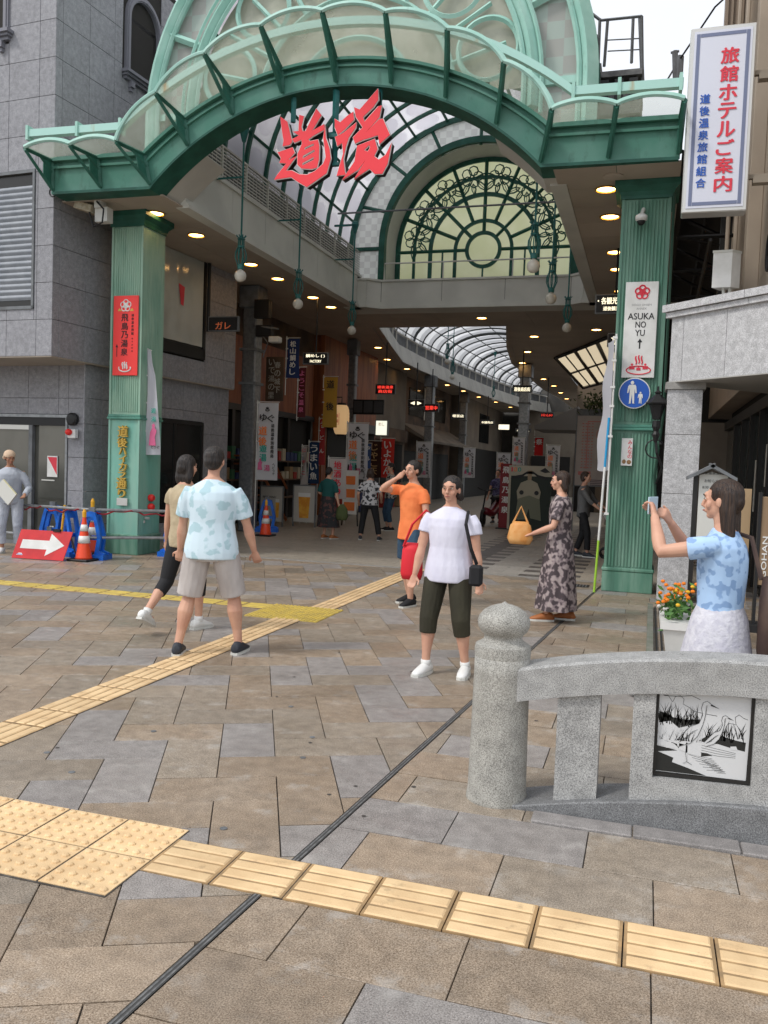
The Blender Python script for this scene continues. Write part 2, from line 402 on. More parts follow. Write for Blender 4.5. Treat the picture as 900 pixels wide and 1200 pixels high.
DEP = {}
def text_mesh(body, offset=0., extrude=.004, space=.85):
    k = (body, offset, extrude, space)
    if k in DEP: return DEP[k]
    c = bpy.data.curves.new('lettering', 'FONT'); c.body = body; c.size = 1; c.extrude = extrude; c.offset = offset
    c.resolution_u = 3; c.align_x = 'CENTER'; c.space_line = space
    o = bpy.data.objects.new('lettering_tmp', c); COL.objects.link(o)
    dg = bpy.context.evaluated_depsgraph_get(); dg.update()
    me = bpy.data.meshes.new_from_object(o.evaluated_get(dg))
    bpy.data.objects.remove(o)
    vs = [v.co.copy() for v in me.vertices]; fs = [tuple(p.vertices) for p in me.polygons]
    DEP[k] = (vs, fs); return DEP[k]
def text_into(mb, body, c, w, h, y, M_=None, offset=0., depth=.004, keep=False, space=.85):
    """lettering fitted into a w x h box centred at c=(x,z), standing on plane y and facing -y; offset > .008 asks for bold strokes (three shifted copies)"""
    if offset > .008:
        hh = h/max(1, body.count('\n')+1); k = hh*min(.035, offset*1.3)
        w -= 2*k; h -= k
        for dx, dz, dy in ((-k, 0, 0), (k, 0, .0004), (0, k/2, .0008), (0, -k/2, .0012)):
            text_into(mb, body, (c[0]+dx, c[1]+dz), w, h, y-dy, M_, 0., depth, keep, space)
        return mb
    vs, fs = text_mesh(body, 0., .5, space)
    if not vs: return mb
    xs = [v.x for v in vs]; ys = [v.y for v in vs]
    x0, x1, y0, y1 = min(xs), max(xs), min(ys), max(ys)
    sx = w/(x1-x0) if x1 > x0 else 1; sz = h/(y1-y0) if y1 > y0 else 1
    if keep: sx = sz = min(sx, sz)
    P = [Vector((c[0]+(v.x-(x0+x1)/2)*sx, y - (v.z+.5)*depth, c[1]+(v.y-(y0+y1)/2)*sz)) for v in vs]
    if M_: P = [M_ @ p for p in P]
    return mb.add(P, fs)
def text_col(mb, chars, x, ztop, size, y, pitch=None, M_=None, offset=.012, depth=.004, sx=1.):
    """characters one below another, each fitted to its own square"""
    pitch = pitch or size*1.12
    for i, ch in enumerate(chars):
        if ch == ' ': continue
        text_into(mb, ch, (x, ztop-size/2-i*pitch), size*sx, size*(.95 if ch not in 'ーニ一' else .6), y, M_, offset, depth)
    return mb

# ------------------------------------------------------------------ sight-line helper (used only to measure where far things stand)
def ray(u, v): return rt*((u-450)/1000) - up*((v-600)/1000) + fw
def G(u, v, z=0.):
    d = ray(u, v); return Vector((0, 0, CAM_H)) + d*((z-CAM_H)/d.z)
def PY(u, v, y):
    d = ray(u, v); return Vector((0, 0, CAM_H)) + d*(y/d.y)
def PX(u, v, x):
    d = ray(u, v); return Vector((0, 0, CAM_H)) + d*(x/d.x)
# ------------------------------------------------------------------ polygon clipping for paving
def clip(poly, a, b, c):
    """keep the part of the polygon with a*x+b*y <= c"""
    out = []; n = len(poly)
    for i in range(n):
        p, q = poly[i], poly[(i+1) % n]; dp = a*p[0]+b*p[1]-c; dq = a*q[0]+b*q[1]-c
        if dp <= 0: out.append(p)
        if (dp < 0 < dq) or (dq < 0 < dp):
            t = dp/(dp-dq); out.append((p[0]+(q[0]-p[0])*t, p[1]+(q[1]-p[1])*t))
    return out
def area(p): return abs(sum(p[i][0]*p[(i+1) % len(p)][1]-p[(i+1) % len(p)][0]*p[i][1] for i in range(len(p))))/2 if len(p) > 2 else 0
def minus_rect(poly, r):
    x0, x1, y0, y1 = r; out = []; rem = poly
    for a, b, c in ((-1, 0, -x0), (1, 0, x1), (0, -1, -y0), (0, 1, y1)):
        o = clip(rem, -a, -b, -c)
        if area(o) > 1e-4: out.append(o)
        rem = clip(rem, a, b, c)
        if area(rem) < 1e-4: return [poly]
    return out
def inset(poly, d):
    n = len(poly)
    ar = sum(poly[i][0]*poly[(i+1) % n][1]-poly[(i+1) % n][0]*poly[i][1] for i in range(n))
    if ar < 0: poly = poly[::-1]
    lines = []
    for i in range(n):
        p, q = poly[i], poly[(i+1) % n]; dx, dy = q[0]-p[0], q[1]-p[1]; L = math.hypot(dx, dy)
        if L < 1e-5: continue
        nx, ny = dy/L, -dx/L; lines.append((nx, ny, nx*p[0]+ny*p[1]-d))
    out = poly
    for l_ in lines: out = clip(out, *l_)
    return out
# ================================================================== GROUND
S_brown = stone('brown paving granite', (.295, .225, .16), (.15, .11, .075), (.44, .355, .27), 170, .52, .13, stain=(.36, .31, .25), vein=.22, edge=(.2985, .15), wet=.22)
S_brown2 = stone('dun paving granite', (.275, .225, .172), (.14, .115, .085), (.41, .35, .285), 170, .52, .13, stain=(.35, .31, .26), vein=.22, edge=(.2985, .15), wet=.22)
S_grey = stone('grey paving granite', (.28, .255, .238), (.15, .138, .13), (.41, .38, .36), 170, .52, .10, stain=(.36, .34, .32), vein=.22, edge=(.2985, .15), wet=.22)
M_tact = mat('buff tactile tile', (.76, .55, .31), .6, col2=(.66, .46, .25), scale=6, bump=.15, bscale=150, rand=.10, grime=((.30, .21, .12), 9., (1, 1, 1), .58, .74))
M_groove = mat('dirty tactile groove', (.42, .27, .13), .8, col2=(.28, .19, .10), scale=12)
M_yel = mat('yellow tactile tile', (.60, .45, .09), .55, col2=(.47, .35, .09), scale=9, rand=.08, grime=((.25, .2, .1), 12., (1, 1, 1), .55, .72))
M_conc = stone('kerb granite', (.30, .29, .27), (.2, .19, .18), (.42, .41, .39), 240, .7)
M_bed = mat('paving joint mortar', (.05, .043, .036), .9, col2=(.10, .09, .08), scale=14)
b = MB().box(-160, 160, -60, 260, -.5, -.045); ground = b.build('ground', mat('ground asphalt', (.09, .088, .085), .85, col2=(.12, .115, .11), scale=.7), kind='structure')

PLAZA_END = 12.85
CHX = lambda y: -1.36 + .078*(y-2.0)          # drain line that splits the two pavings
BLIS = (-3.32, -1.80, 2.615, 3.205)           # blister tile platform (two rows)
# rectangles taken by tactile paving
T_RECTS = [(-3.62, -1.80, 2.90, 3.205), (-2.745, -1.80, 2.60, 2.90), (-1.80, -1.0, 2.82, 3.115), (-3.62, -2.745, 2.60, 2.90),
           (-3.575, -3.275, 3.205, 7.95), (-3.90, -3.10, 7.95, 8.75), (-3.50, -3.20, 8.75, PLAZA_END), (-12.6, -3.90, 8.42, 8.72)]
plaza = MB().box(-14, 2.6, -.6, PLAZA_END, -.044, -.012).build('plaza_pavement', M_bed, kind='structure')

SLABM = {}
def slab_mesh(w, h, m_):
    k = (w, h, m_.name)
    if k not in SLABM:
        b = MB(); g = .0024; bv = .0018
        x0, x1, y0, y1 = g-w/2, w/2-g, g-h/2, h/2-g
        b.add([(x0, y0, -.012), (x1, y0, -.012), (x1, y1, -.012), (x0, y1, -.012),
               (x0, y0, -bv), (x1, y0, -bv), (x1, y1, -bv), (x0, y1, -bv),
               (x0+bv, y0+bv, 0), (x1-bv, y0+bv, 0), (x1-bv, y1-bv, 0), (x0+bv, y1-bv, 0)],
              [(0, 1, 5, 4), (1, 2, 6, 5), (2, 3, 7, 6), (3, 0, 4, 7), (4, 5, 9, 8), (5, 6, 10, 9), (6, 7, 11, 10), (7, 4, 8, 11), (8, 9, 10, 11)])
        me = b.mesh('paving_slab'); me.materials.append(m_); SLABM[k] = me
    return SLABM[k]
def lay(tiles, parent, name, stuffname, limit=298):
    """tiles: (cx,cy,angle,w,h,poly or None,material); nearest ones single objects, the rest one stuff part per material"""
    tiles.sort(key=lambda t: t[0]**2 + t[1]**2 + (0 if abs(math.atan2(-t[0], t[1])-R(17)) < R(27) else 400))
    far = {}
    for i, (cx, cy, an, w, h, poly, m_) in enumerate(tiles):
        dz = rnd.uniform(-.0012, .0012)
        if i < limit:
            if poly is None:
                o = link(name, slab_mesh(w, h, m_), parent); o.location = (cx, cy, dz); o.rotation_euler = (0, 0, an + rnd.uniform(-.0015, .0015))
            else:
                q = inset(poly, .003)
                if area(q) < 4e-4: continue
                b = MB(); b.prism([(x-cx, y-cy) for x, y in q], -.012, 0, 'z')
                me = b.mesh(name); me.materials.append(m_); o = link(name, me, parent); o.location = (cx, cy, dz)
        else:
            b = far.setdefault(m_.name, MB())
            if poly is None:
                c_, s_ = math.cos(an), math.sin(an)
                poly = [(cx+x*c_-y*s_, cy+x*s_+y*c_) for x, y in ((-w/2, -h/2), (w/2, -h/2), (w/2, h/2), (-w/2, h/2))]
            q = inset(poly, .003)
            if area(q) > 4e-4: b.prism(q, -.012, dz, 'z')
    for k, b in far.items(): b.build(stuffname, MAT[k], parent, kind='stuff')
# herringbone of 600 x 300 slabs, turned 25.5 degrees
A = R(25.5); ca, sa = math.cos(A), math.sin(A); U_ = .2985
def toworld(gx, gy):
    x = (gx+.46)*U_; y = (gy+.40)*U_
    return (x*ca - y*sa, x*sa + y*ca)
tiles = []
for gx in range(-60, 60):
    for gy in range(-40, 70):
        k = (gy-gx) % 4
        if k == 0: r_ = (gx, gy, 1, 2)
        elif k == 3: r_ = (gx, gy, 2, 1)
        else: continue
        cs = [toworld(r_[0]+a*r_[2], r_[1]+b*r_[3]) for a, b in ((0, 0), (1, 0), (1, 1), (0, 1))]
        cx = sum(p[0] for p in cs)/4; cy = sum(p[1] for p in cs)/4
        if not (-12.8 < cx < -.2 and .6 < cy < PLAZA_END+.3): continue
        if cx > CHX(cy)+.5: continue
        poly = cs; whole = True
        q = clip(poly, 1, -.078, -1.36-.078*2.0-.017)
        if area(q) < area(poly)-1e-5: whole = False
        poly = q
        q = clip(poly, 0, 1, PLAZA_END)
        if area(q) < area(poly)-1e-5: whole = False
        polys = [q] if area(q) > .001 else []
        h_ = rnd.random()
        if k == 0 and gx == -1 and gy == 15: h_ = .05
        if k == 3 and gx == -4 and gy == 15: h_ = .05
        m_ = S_grey if h_ < .24 else (S_brown if h_ < .70 else S_brown2)
        if whole and len(polys) == 1 and abs(area(polys[0])-area(cs)) < 1e-4:
            tiles.append((cx, cy, A, r_[2]*U_, r_[3]*U_, None, m_))
        else:
            for p_ in polys:
                if area(p_) > .001:
                    ax = sum(a for a, _ in p_)/len(p_); ay = sum(b for _, b in p_)/len(p_)
                    tiles.append((ax, ay, 0, 0, 0, p_, m_))
lay(tiles, plaza, 'paving_slab', 'paving_slab_field')
# running bond of 590 x 375 slabs on the bridge side of the drain
bridge = MB().box(-1.5, 2.59, -.59, PLAZA_END-.01, -.0115, -.0112).build('bridge_pavement', M_bed, kind='structure')
tiles = []
rows = [3.115+.0]
ys = []
y = 3.115
while y < PLAZA_END: ys.append((y, min(y+.3715, PLAZA_END))); y += .3715
y = 2.82
while y > .3: ys.append((y-.3715, y)); y -= .3715
for j, (y0, y1) in enumerate(sorted(ys)):
    ph = {0: 0.0}.get(j, 0)
    # measured head joints: row at 3.46 has one at -0.47, row at 3.83 at -0.15
    ridx = round(((y0+y1)/2 - 3.30)/.3715)
    x = -.48 + (.325 if ridx % 2 else 0) + rnd.uniform(-.03, .03) - .592*3
    while x < 2.5:
        w = .592
        poly = [(x, y0), (x+w, y0), (x+w, y1), (x, y1)]
        poly = clip(poly, -1, .078, 1.36+.078*2.0-.017)
        poly = clip(poly, 1, 0, 2.5)
        polys = [poly] if area(poly) > .002 else []
        h_ = rnd.random(); m_ = S_grey if h_ < .17 else (S_brown if h_ < .62 else S_brown2)
        for p_ in polys:
            ax = sum(a for a, _ in p_)/len(p_); ay = sum(b for _, b in p_)/len(p_)
            if area(p_) > w*(y1-y0)-1e-4: tiles.append((x+w/2, (y0+y1)/2, 0, w, y1-y0, None, m_))
            else: tiles.append((ax, ay, 0, 0, 0, p_, m_))
        x += w
lay(tiles, bridge, 'paving_slab', 'paving_slab_field')
# tactile paving ---------------------------------------------------
tact = thing('tactile_paving', None, None, (0, 0, 0), kind='structure')
def bar_tile(w=.3, h=.295, m_=None, n=4):
    b = MB(); b.box(-w/2+.0025, w/2-.0025, -h/2+.002, h/2-.002, -.012, .004); nf = len(b.f)
    q = h/n/2-.006
    for i in range(n):
        y = (i-(n-1)/2)*h/n; x0, x1 = -w/2+.012, w/2-.012
        b.add([(x0, y-q, .003), (x1, y-q, .003), (x1, y+q, .003), (x0, y+q, .003), (x0+.008, y-q+.007, .0085), (x1-.008, y-q+.007, .0085), (x1-.008, y+q-.007, .0085), (x0+.008, y+q-.007, .0085)],
              [(4, 5, 6, 7), (0, 1, 5, 4), (1, 2, 6, 5), (2, 3, 7, 6), (3, 0, 4, 7)])
    me = b.mesh('tactile_tile'); me.materials.append(m_); me.materials.append(M_groove)
    for k in range(nf): me.polygons[k].material_index = 1
    return me
def dot_tile(w, m_, n=5):
    b = MB(); b.box(-w/2+.003, w/2-.003, -w/2+.003, w/2-.003, -.012, .0045)
    for i in range(n):
        for j in range(n):
            b.lathe([(.0175, 0), (.015, .006), (.009, .0095)], ((i-(n-1)/2)*w/n, (j-(n-1)/2)*w/n, .0045), 8)
    me = b.mesh('tactile_tile'); me.materials.append(m_); return me
for (a0, a1, c0, c1) in T_RECTS: MB().box(a0, a1, c0, c1, -.01, .0022).build('tile_bedding', M_bed, tact)
T_bar = bar_tile(.3, .295, M_tact); T_dot = dot_tile(.298, M_tact)
T_ybar = bar_tile(.3, .295, M_yel); T_ydot = dot_tile(.27, M_yel, 6)
def tput(me, x, y, a=0.):
    o = link('tactile_tile', me, tact); o.location = (x, y, rnd.uniform(0, .0015)); o.rotation_euler = (0, 0, a + rnd.uniform(-.006, .006))
for i in range(6): tput(T_dot, -1.80-.15-i*.302, 3.055)
for i in range(3): tput(T_dot, -1.80-.15-i*.302, 2.755)
for i in range(3): tput(T_bar, -2.745-.15-i*.302, 2.755)
x = -1.80+.15
while x < 2.4:
    tput(T_bar, x, 2.965); x += .3005
y = 3.36
while y < 7.9: tput(T_bar, -3.425, y, PI/2); y += .3015
y = 8.9
while y < PLAZA_END: tput(T_bar, -3.35, y, PI/2); y += .3015
for i in range(3):
    for j in range(3): tput(T_ydot, -3.77+i*.27, 8.08+j*.27)
x = -4.05
while x > -12: tput(T_ybar, x, 8.57 + .004*(x+4), .0); x -= .3015
# slot drain between the pavings
b = MB()
for dx in (-.0075, .0075):
    b.add([(CHX(.5)+dx-.0035, .5, .0022), (CHX(.5)+dx+.0035, .5, .0022), (CHX(9.4)+dx+.0035, 9.4, .0022), (CHX(9.4)+dx-.0035, 9.4, .0022)], [(0, 1, 2, 3)])
b.build('drain_slot', mat('worn steel slot', (.22, .22, .22), .5, .3, col2=(.12, .12, .12), scale=30), plaza)
b = MB(); b.add([(CHX(.5)-.0155, .5, .0012), (CHX(.5)+.0155, .5, .0012), (CHX(9.4)+.0155, 9.4, .0012), (CHX(9.4)-.0155, 9.4, .0012)], [(0, 1, 2, 3)])
b.build('drain_channel', mat('dark drain', (.06, .06, .058), .7), plaza)
# arcade floor: border kerb, near tile field, then street
arc_floor = MB().box(-16, 3.5, PLAZA_END, 80, -.044, -.010).build('arcade_floor', M_bed, kind='structure')
S_arc = stone('arcade floor tile', (.36, .32, .265), (.25, .22, .18), (.47, .43, .36), 200, .45, .08, stain=(.34, .31, .27))
S_arcd = stone('dark arcade floor tile', (.11, .10, .095), (.07, .06, .06), (.16, .15, .14), 200, .45, .08)
S_arcl = stone('pale arcade floor tile', (.34, .32, .29), (.25, .23, .21), (.43, .41, .38), 200, .5, .08)
b = MB()
x = -12.
while x < 1.: b.box(x+.003, x+.897, PLAZA_END+.003, PLAZA_END+.14, -.012, .002); x += .9
b.build('border_kerb', M_conc, arc_floor)
fl = []
y = PLAZA_END+.145; j = 0
while y < 62:
    h = .3 if y < 26 else .6
    x = -12. + (.3 if j % 2 else 0)
    while x < .6:
        w = .6 if y < 26 else 1.2
        band = -2.5 < x+w/2 < -1.75
        m_ = S_arcl if band else (S_arcd if (-3.1 < x+w/2 <= -2.5 or -1.75 <= x+w/2 < -1.2) else S_arc)
        if y > 26: m_ = S_arc if rnd.random() < .8 else S_arcl
        if band and rnd.random() < .1: m_ = S_arc
        fl.append((x+w/2, y+h/2, 0, w, h, None, m_)); x += w
    y += h; j += 1
lay(fl, arc_floor, 'floor_tile', 'floor_tile_field')
# grating mat beside the right column
g = thing('floor_grating', 'dark steel grating set in the paving at the foot of the right green column', 'grating', (-1.05, 12.35, 0))
b = MB().box(-1.4, -.7, 12.2, 12.5, .0005, .004); b.build('grating_frame', M_black, g)
b = MB()
for i in range(16): b.box(-1.38+i*.042, -1.365+i*.042, 12.22, 12.48, .004, .008)
b.build('grating_bar', M_gsteel, g, kind='stuff')
gm = MB(); rr = random.Random(21)
for i in range(150):
    x, y = rr.uniform(-9, 1), rr.uniform(1.6, 12.5); r = rr.uniform(.006, .016)
    gm.add([(x+r*math.cos(2*PI*k/7)*rr.uniform(.7, 1.1), y+r*math.sin(2*PI*k/7)*rr.uniform(.7, 1.1), .0016) for k in range(7)], [tuple(range(7))])
gm.build('gum_spots', mat('trodden gum', (.07, .062, .055), .7), plaza, kind='stuff')
# little worn iron caps dotted over the slabs
for q, wh_ in (((55, 882), 'close beside the buff strip at far left'), ((84, 905), 'just above the blister tiles at far left'), ((180, 857), 'between the buff strip and the blister tiles'), ((355, 888), 'left of the drain, lower of two'), ((366, 864), 'left of the drain, upper of two'), ((341, 828), 'in open paving below the man in pale blue'), ((262, 971), 'right above the buff bar tiles near the drain')):
    p = G(*q); o = MB().lathe([(.017, 0), (.017, .002), (.012, .003)], (p.x, p.y, .0005), 10).build('survey_stud', M_gsteel)
    tag(o, 'small dark metal stud in the paving '+wh_, 'stud', 'metal studs in the plaza paving')

# ================================================================== ARCADE GATEWAY
XC = -4.33                    # centre line of the gateway
YF = 11.2                     # face of the arched fascia
YE = 10.55                    # outer edge of the glass canopy
gate = thing('arcade_gateway', 'green steel gateway with arched fascia and scalloped glass canopy at the arcade mouth', 'gateway', (XC, YF, 0), R(1.8))
def arcpts(cz, r, zend, n, sgn=0, amax=None):
    a = amax if amax is not None else math.acos((zend-cz)/r)
    return [(XC + r*math.sin(-a+2*a*i/n), cz + r*math.cos(-a+2*a*i/n)) for i in range(n+1)]
NA = 64
bot = arcpts(2.90, 3.85, 5.52, NA); top = arcpts(2.63, 4.47, 6.02, NA)
XL, XR = -8.80, .18
BOT = [(XL, 5.52)] + bot + [(XR, 5.52)]
TOP = [(XL, 6.02)] + top + [(XR, 6.02)]
def lerp_curve(f): return [(a[0]+(b_[0]-a[0])*f, a[1]+(b_[1]-a[1])*f) for a, b_ in zip(BOT, TOP)]
MB().band(BOT, TOP, YF, YF+.16).build('fascia_plate', M_fascia, gate)
MB().band(lerp_curve(-.03), lerp_curve(.05), YF-.035, YF+.4).build('fascia_lower_lip', M_dgreen, gate)
MB().band(lerp_curve(.05), lerp_curve(.065), YF-.012, YF).build('fascia_bead', M_fascia, gate)
MB().band(lerp_curve(.72), lerp_curve(.79), YF-.045, YF).build('fascia_moulding', M_fascia, gate)
MB().band(lerp_curve(.93), lerp_curve(1.04), YF-.08, YF).build('fascia_top_moulding', M_fascia, gate)
# canopy bays: nine cusps over the arch, two flat bays on each side
n8 = 8
outer = arcpts(3.62, 3.80, 5.97, n8); fb = arcpts(2.90, 3.85, 5.52, n8); ft = arcpts(2.63, 4.47, 6.02, n8)
cus = [(XL, 5.97), ((XL+outer[0][0])/2, 5.97)] + outer + [((XR+outer[-1][0])/2, 5.97), (XR, 5.97)]
fbs = [(XL, 5.52), ((XL+fb[0][0])/2, 5.52)] + fb + [((XR+fb[-1][0])/2, 5.52), (XR, 5.52)]
fts = [(XL, 6.02), ((XL+ft[0][0])/2, 6.02)] + ft + [((XR+ft[-1][0])/2, 6.02), (XR, 6.02)]
M_cglass = mat('weathered canopy glass', (.60, .64, .52), .25, col2=(.48, .50, .38), scale=2.2, trans=.55, alpha=.42, spec=.5, lo=.35, hi=.7)
for i in range(len(cus)-1):
    p, q = cus[i], cus[i+1]; a, c = fts[i], fts[i+1]
    dx, dz = q[0]-p[0], q[1]-p[1]; L = math.hypot(dx, dz); nx, nz = -dz/L, dx/L
    hgt = L*.115 if 1 < i < 10 else L*.10
    N = 12; rim = []; back = []; gl = []
    for k in range(N+1):
        t = k/N; bul = math.sin(PI*t)**.8*hgt
        rim.append((p[0]+dx*t+nx*bul, p[1]+dz*t+nz*bul)); back.append((a[0]+(c[0]-a[0])*t+nx*bul*.55, a[1]+(c[1]-a[1])*t+nz*bul*.55))
    b = MB(); b.strip([(x, YE, z) for x, z in rim], [(x, YF-.02, z) for x, z in back])
    go = b.build('canopy_glass', M_cglass, gate, smooth=True)
    b = MB(); b.tube([(x, YE-.01, z+.01) for x, z in rim], .030, 6)
    b.tube([(x+nx*.035, YE+.01, z+nz*.035) for x, z in rim], .022, 6)
    b.build('canopy_edge', M_pale, go)
for i in range(len(cus)):
    p = cus[i]; f0 = fbs[i]; f1 = fts[i]
    b = MB()
    e = Vector((p[0], YE, p[1])); t_ = Vector((f1[0], YF-.03, f1[1]-.02)); lo = Vector((f0[0], YF-.03, f0[1]+.06))
    b.bar(e, t_, .05); b.bar(e+Vector((0, 0, -.02)), lo, .042); b.bar(t_, lo, .05)
    mid = (e+t_)/2; b.bar(mid, (t_+lo)/2+Vector((0, .0, .03)), .03)
    # web plate of the bracket
    n_ = (t_-e).cross(lo-e).normalized()*.006
    w1, w2, w3 = e.lerp(t_, .66), e.lerp(lo, .66), t_
    b.add([w1-n_, t_-n_, lo-n_, w2-n_, w1+n_, t_+n_, lo+n_, w2+n_], [(0, 1, 2, 3), (7, 6, 5, 4), (0, 3, 7, 4)])
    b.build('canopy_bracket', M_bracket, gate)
    b = MB(); s_ = .012; b.add([(f0[0]-s_, YF-.03, f0[1]), (f0[0]+s_, YF-.03, f0[1]), (f1[0]+s_, YF-.03, f1[1]), (f1[0]-s_, YF-.03, f1[1]),
        (f0[0]-s_, YF, f0[1]), (f0[0]+s_, YF, f0[1]), (f1[0]+s_, YF, f1[1]), (f1[0]-s_, YF, f1[1])], [(0, 1, 2, 3), (0, 4, 5, 1), (1, 5, 6, 2), (3, 7, 4, 0)])
    b.build('fascia_fin', M_fascia, gate)
# pale gutter rail standing above and behind the scalloped edge
gl = arcpts(2.42, 5.04, 6.31, 40); gl = [(XL-.32, 6.31)] + gl + [(XR, 6.31)]
YG = 10.98
MB().band(gl, [(x, z+.105) for x, z in gl], YG, YG+.10).build('gutter_rail', M_rail_pale, gate)
b = MB()
for x in (XL-.3, XL+.55, gl[1][0], gl[-2][0], XR-.75, XR-.03): MB().box(x-.02, x+.02, YG-.02, YG+.12, 6.26, 6.47).build('gutter_clip', M_pale, gate)
# flat roof sheet between the fascia and the hall
R1 = [(XL, 6.05)] + arcpts(2.63, 4.50, 6.02, 30) + [(XR, 6.05)]
MB().strip([(x, YF+.08, z) for x, z in R1], [(x, YF+.95, z+.02) for x, z in R1]).build('roof_sheet', M_ceil2, gate)
# haunch blocks beside the arch
for s in (-1, 1):
    pts = [p for p in arcpts(2.90, 3.85, 5.52, 64) if (p[0]-XC)*s > 0 and p[1] < 6.12]
    pts.sort(key=lambda p: p[1])
    poly = pts + [(XC+s*4.5, 6.12), (XC+s*4.5, 5.52)]
    MB().prism(poly, YF+.4, YF+1.05).build('haunch_block', M_ceil2, gate)
# columns
def column(x0, x1, y0, fl_low, m_low, m_up):
    d = .64; y1 = y0+d
    c = thing('gateway_column', 'x', 'column', ((x0+x1)/2, y0+d/2, 0))
    def shaft(z0, z1, flutes, nm, m_):
        b = MB(); b.box(x0+.012, x1-.012, y0+.02, y1-.02, z0, z1); b.build(nm, m_, c)
        b = MB()
        n = 12
        if flutes:
            w = (x1-x0-.10)/n
            for i in range(n):
                cx = x0+.05+w*(i+.5); b.loft([((cx, y0+.02, z0+.05), w*.36, .016), ((cx, y0+.02, z1-.04), w*.36, .016)], 8)
        for xa, xb in ((x0, x0+.035), (x1-.035, x1)): b.box(xa, xb, y0-.002, y1, z0, z1)
        for s, xx in ((-1, x0+.012), (1, x1-.012)):
            w = (y1-y0-.10)/n
            for i in range(n):
                cy = y0+.05+w*(i+.5); b.loft([((xx, cy, z0+.05), .016, w*.36), ((xx, cy, z1-.04), .016, w*.36)], 8)
            b.box(xx-.006*(s < 0), xx+.006*(s > 0)+.0, y0, y0+.035, z0, z1)
        b.build('flutes', m_, c)
    shaft(.30, 2.20, fl_low, 'lower_shaft', m_low); shaft(2.27, 5.28, True, 'upper_shaft', m_up)
    MB().box(x0-.025, x1+.025, y0-.025, y1+.025, 2.195, 2.235, .01).box(x0-.012, x1+.012, y0-.012, y1+.012, 2.235, 2.275, .008).build('waist_band', M_fascia, c)
    MB().box(x0-.02, x1+.02, y0-.02, y1+.02, 0, .28, .01).box(x0-.03, x1+.03, y0-.03, y1+.03, .28, .33, .012).build('base', M_column, c)
    b = MB(); b.box(x0-.02, x1+.02, y0-.02, y1+.02, 5.27, 5.31); b.box(x0-.10, x1+.10, y0-.10, y1+.10, 5.42, 5.50)
    P = lambda e, z: [(x0-e, y0-e, z), (x1+e, y0-e, z), (x1+e, y1+e, z), (x0-e, y1+e, z)]
    r0, r1, r2 = P(.02, 5.31), P(.04, 5.36), P(.10, 5.42)
    b.add(r0+r1+r2, [(i, (i+1) % 4, 4+(i+1) % 4, 4+i) for i in range(4)]+[(4+i, 4+(i+1) % 4, 8+(i+1) % 4, 8+i) for i in range(4)])
    b.build('capital', M_dgreen, c)
    return c
cl = column(-8.42, -7.84, 12.02, False, M_colblue, M_column_pale); cl['label'] = 'left green gateway column carrying the red hot spring sign and gold relief lettering'; cl['group'] = 'gateway columns'
crr = column(-.50, .13, 12.02, True, M_column, M_column); crr['label'] = 'right fluted green gateway column carrying the white sign and blue round sign'; crr['group'] = 'gateway columns'

# ================================================================== FIRST HALL
hall = thing('arcade_hall', 'barrel vaulted glass roofed hall behind the green gateway', 'arcade hall', (XC, 16, 5.5))
HX0, HX1 = -7.1, -1.36; VC, VZ, VR = -4.23, 6.87, 3.30
Y0, Y1 = YF+1.05, 20.5
# soffit boards: left strip, right strip, cross strip, second hall strips
def boards(x0, x1, y0, y1, nx, ny, z=5.5, parent=hall, m_=M_ceil):
    w, h = (x1-x0)/nx, (y1-y0)/ny
    b0 = MB().box(-w/2+.004, w/2-.004, -h/2+.004, h/2-.004, 0, .02).mesh('soffit_board'); b0.materials.append(m_)
    ox, oy, oz = ORI[parent.name]
    for i in range(nx):
        for j in range(ny):
            o = link('soffit_board', b0, parent); o.location = (x0+w*(i+.5)-ox, y0+h*(j+.5)-oy, z-oz)
boards(-8.98, HX0, YF+.17, Y1, 2, 11); boards(-10.2, -8.985, 16.2, 23.3, 1, 7); boards(HX1, .22, YF+.17, Y1, 2, 11)
boards(-8.98, .5, Y1, 23.3, 8, 3)
MB().box(-9.3, HX0-.05, YF+.42, 23.3, 5.525, 5.56).box(HX1+.05, .3, YF+.42, 23.3, 5.525, 5.56).box(HX0-.05, HX1+.05, Y1+.1, 23.3, 5.525, 5.56).build('soffit_backing', M_joint, hall)
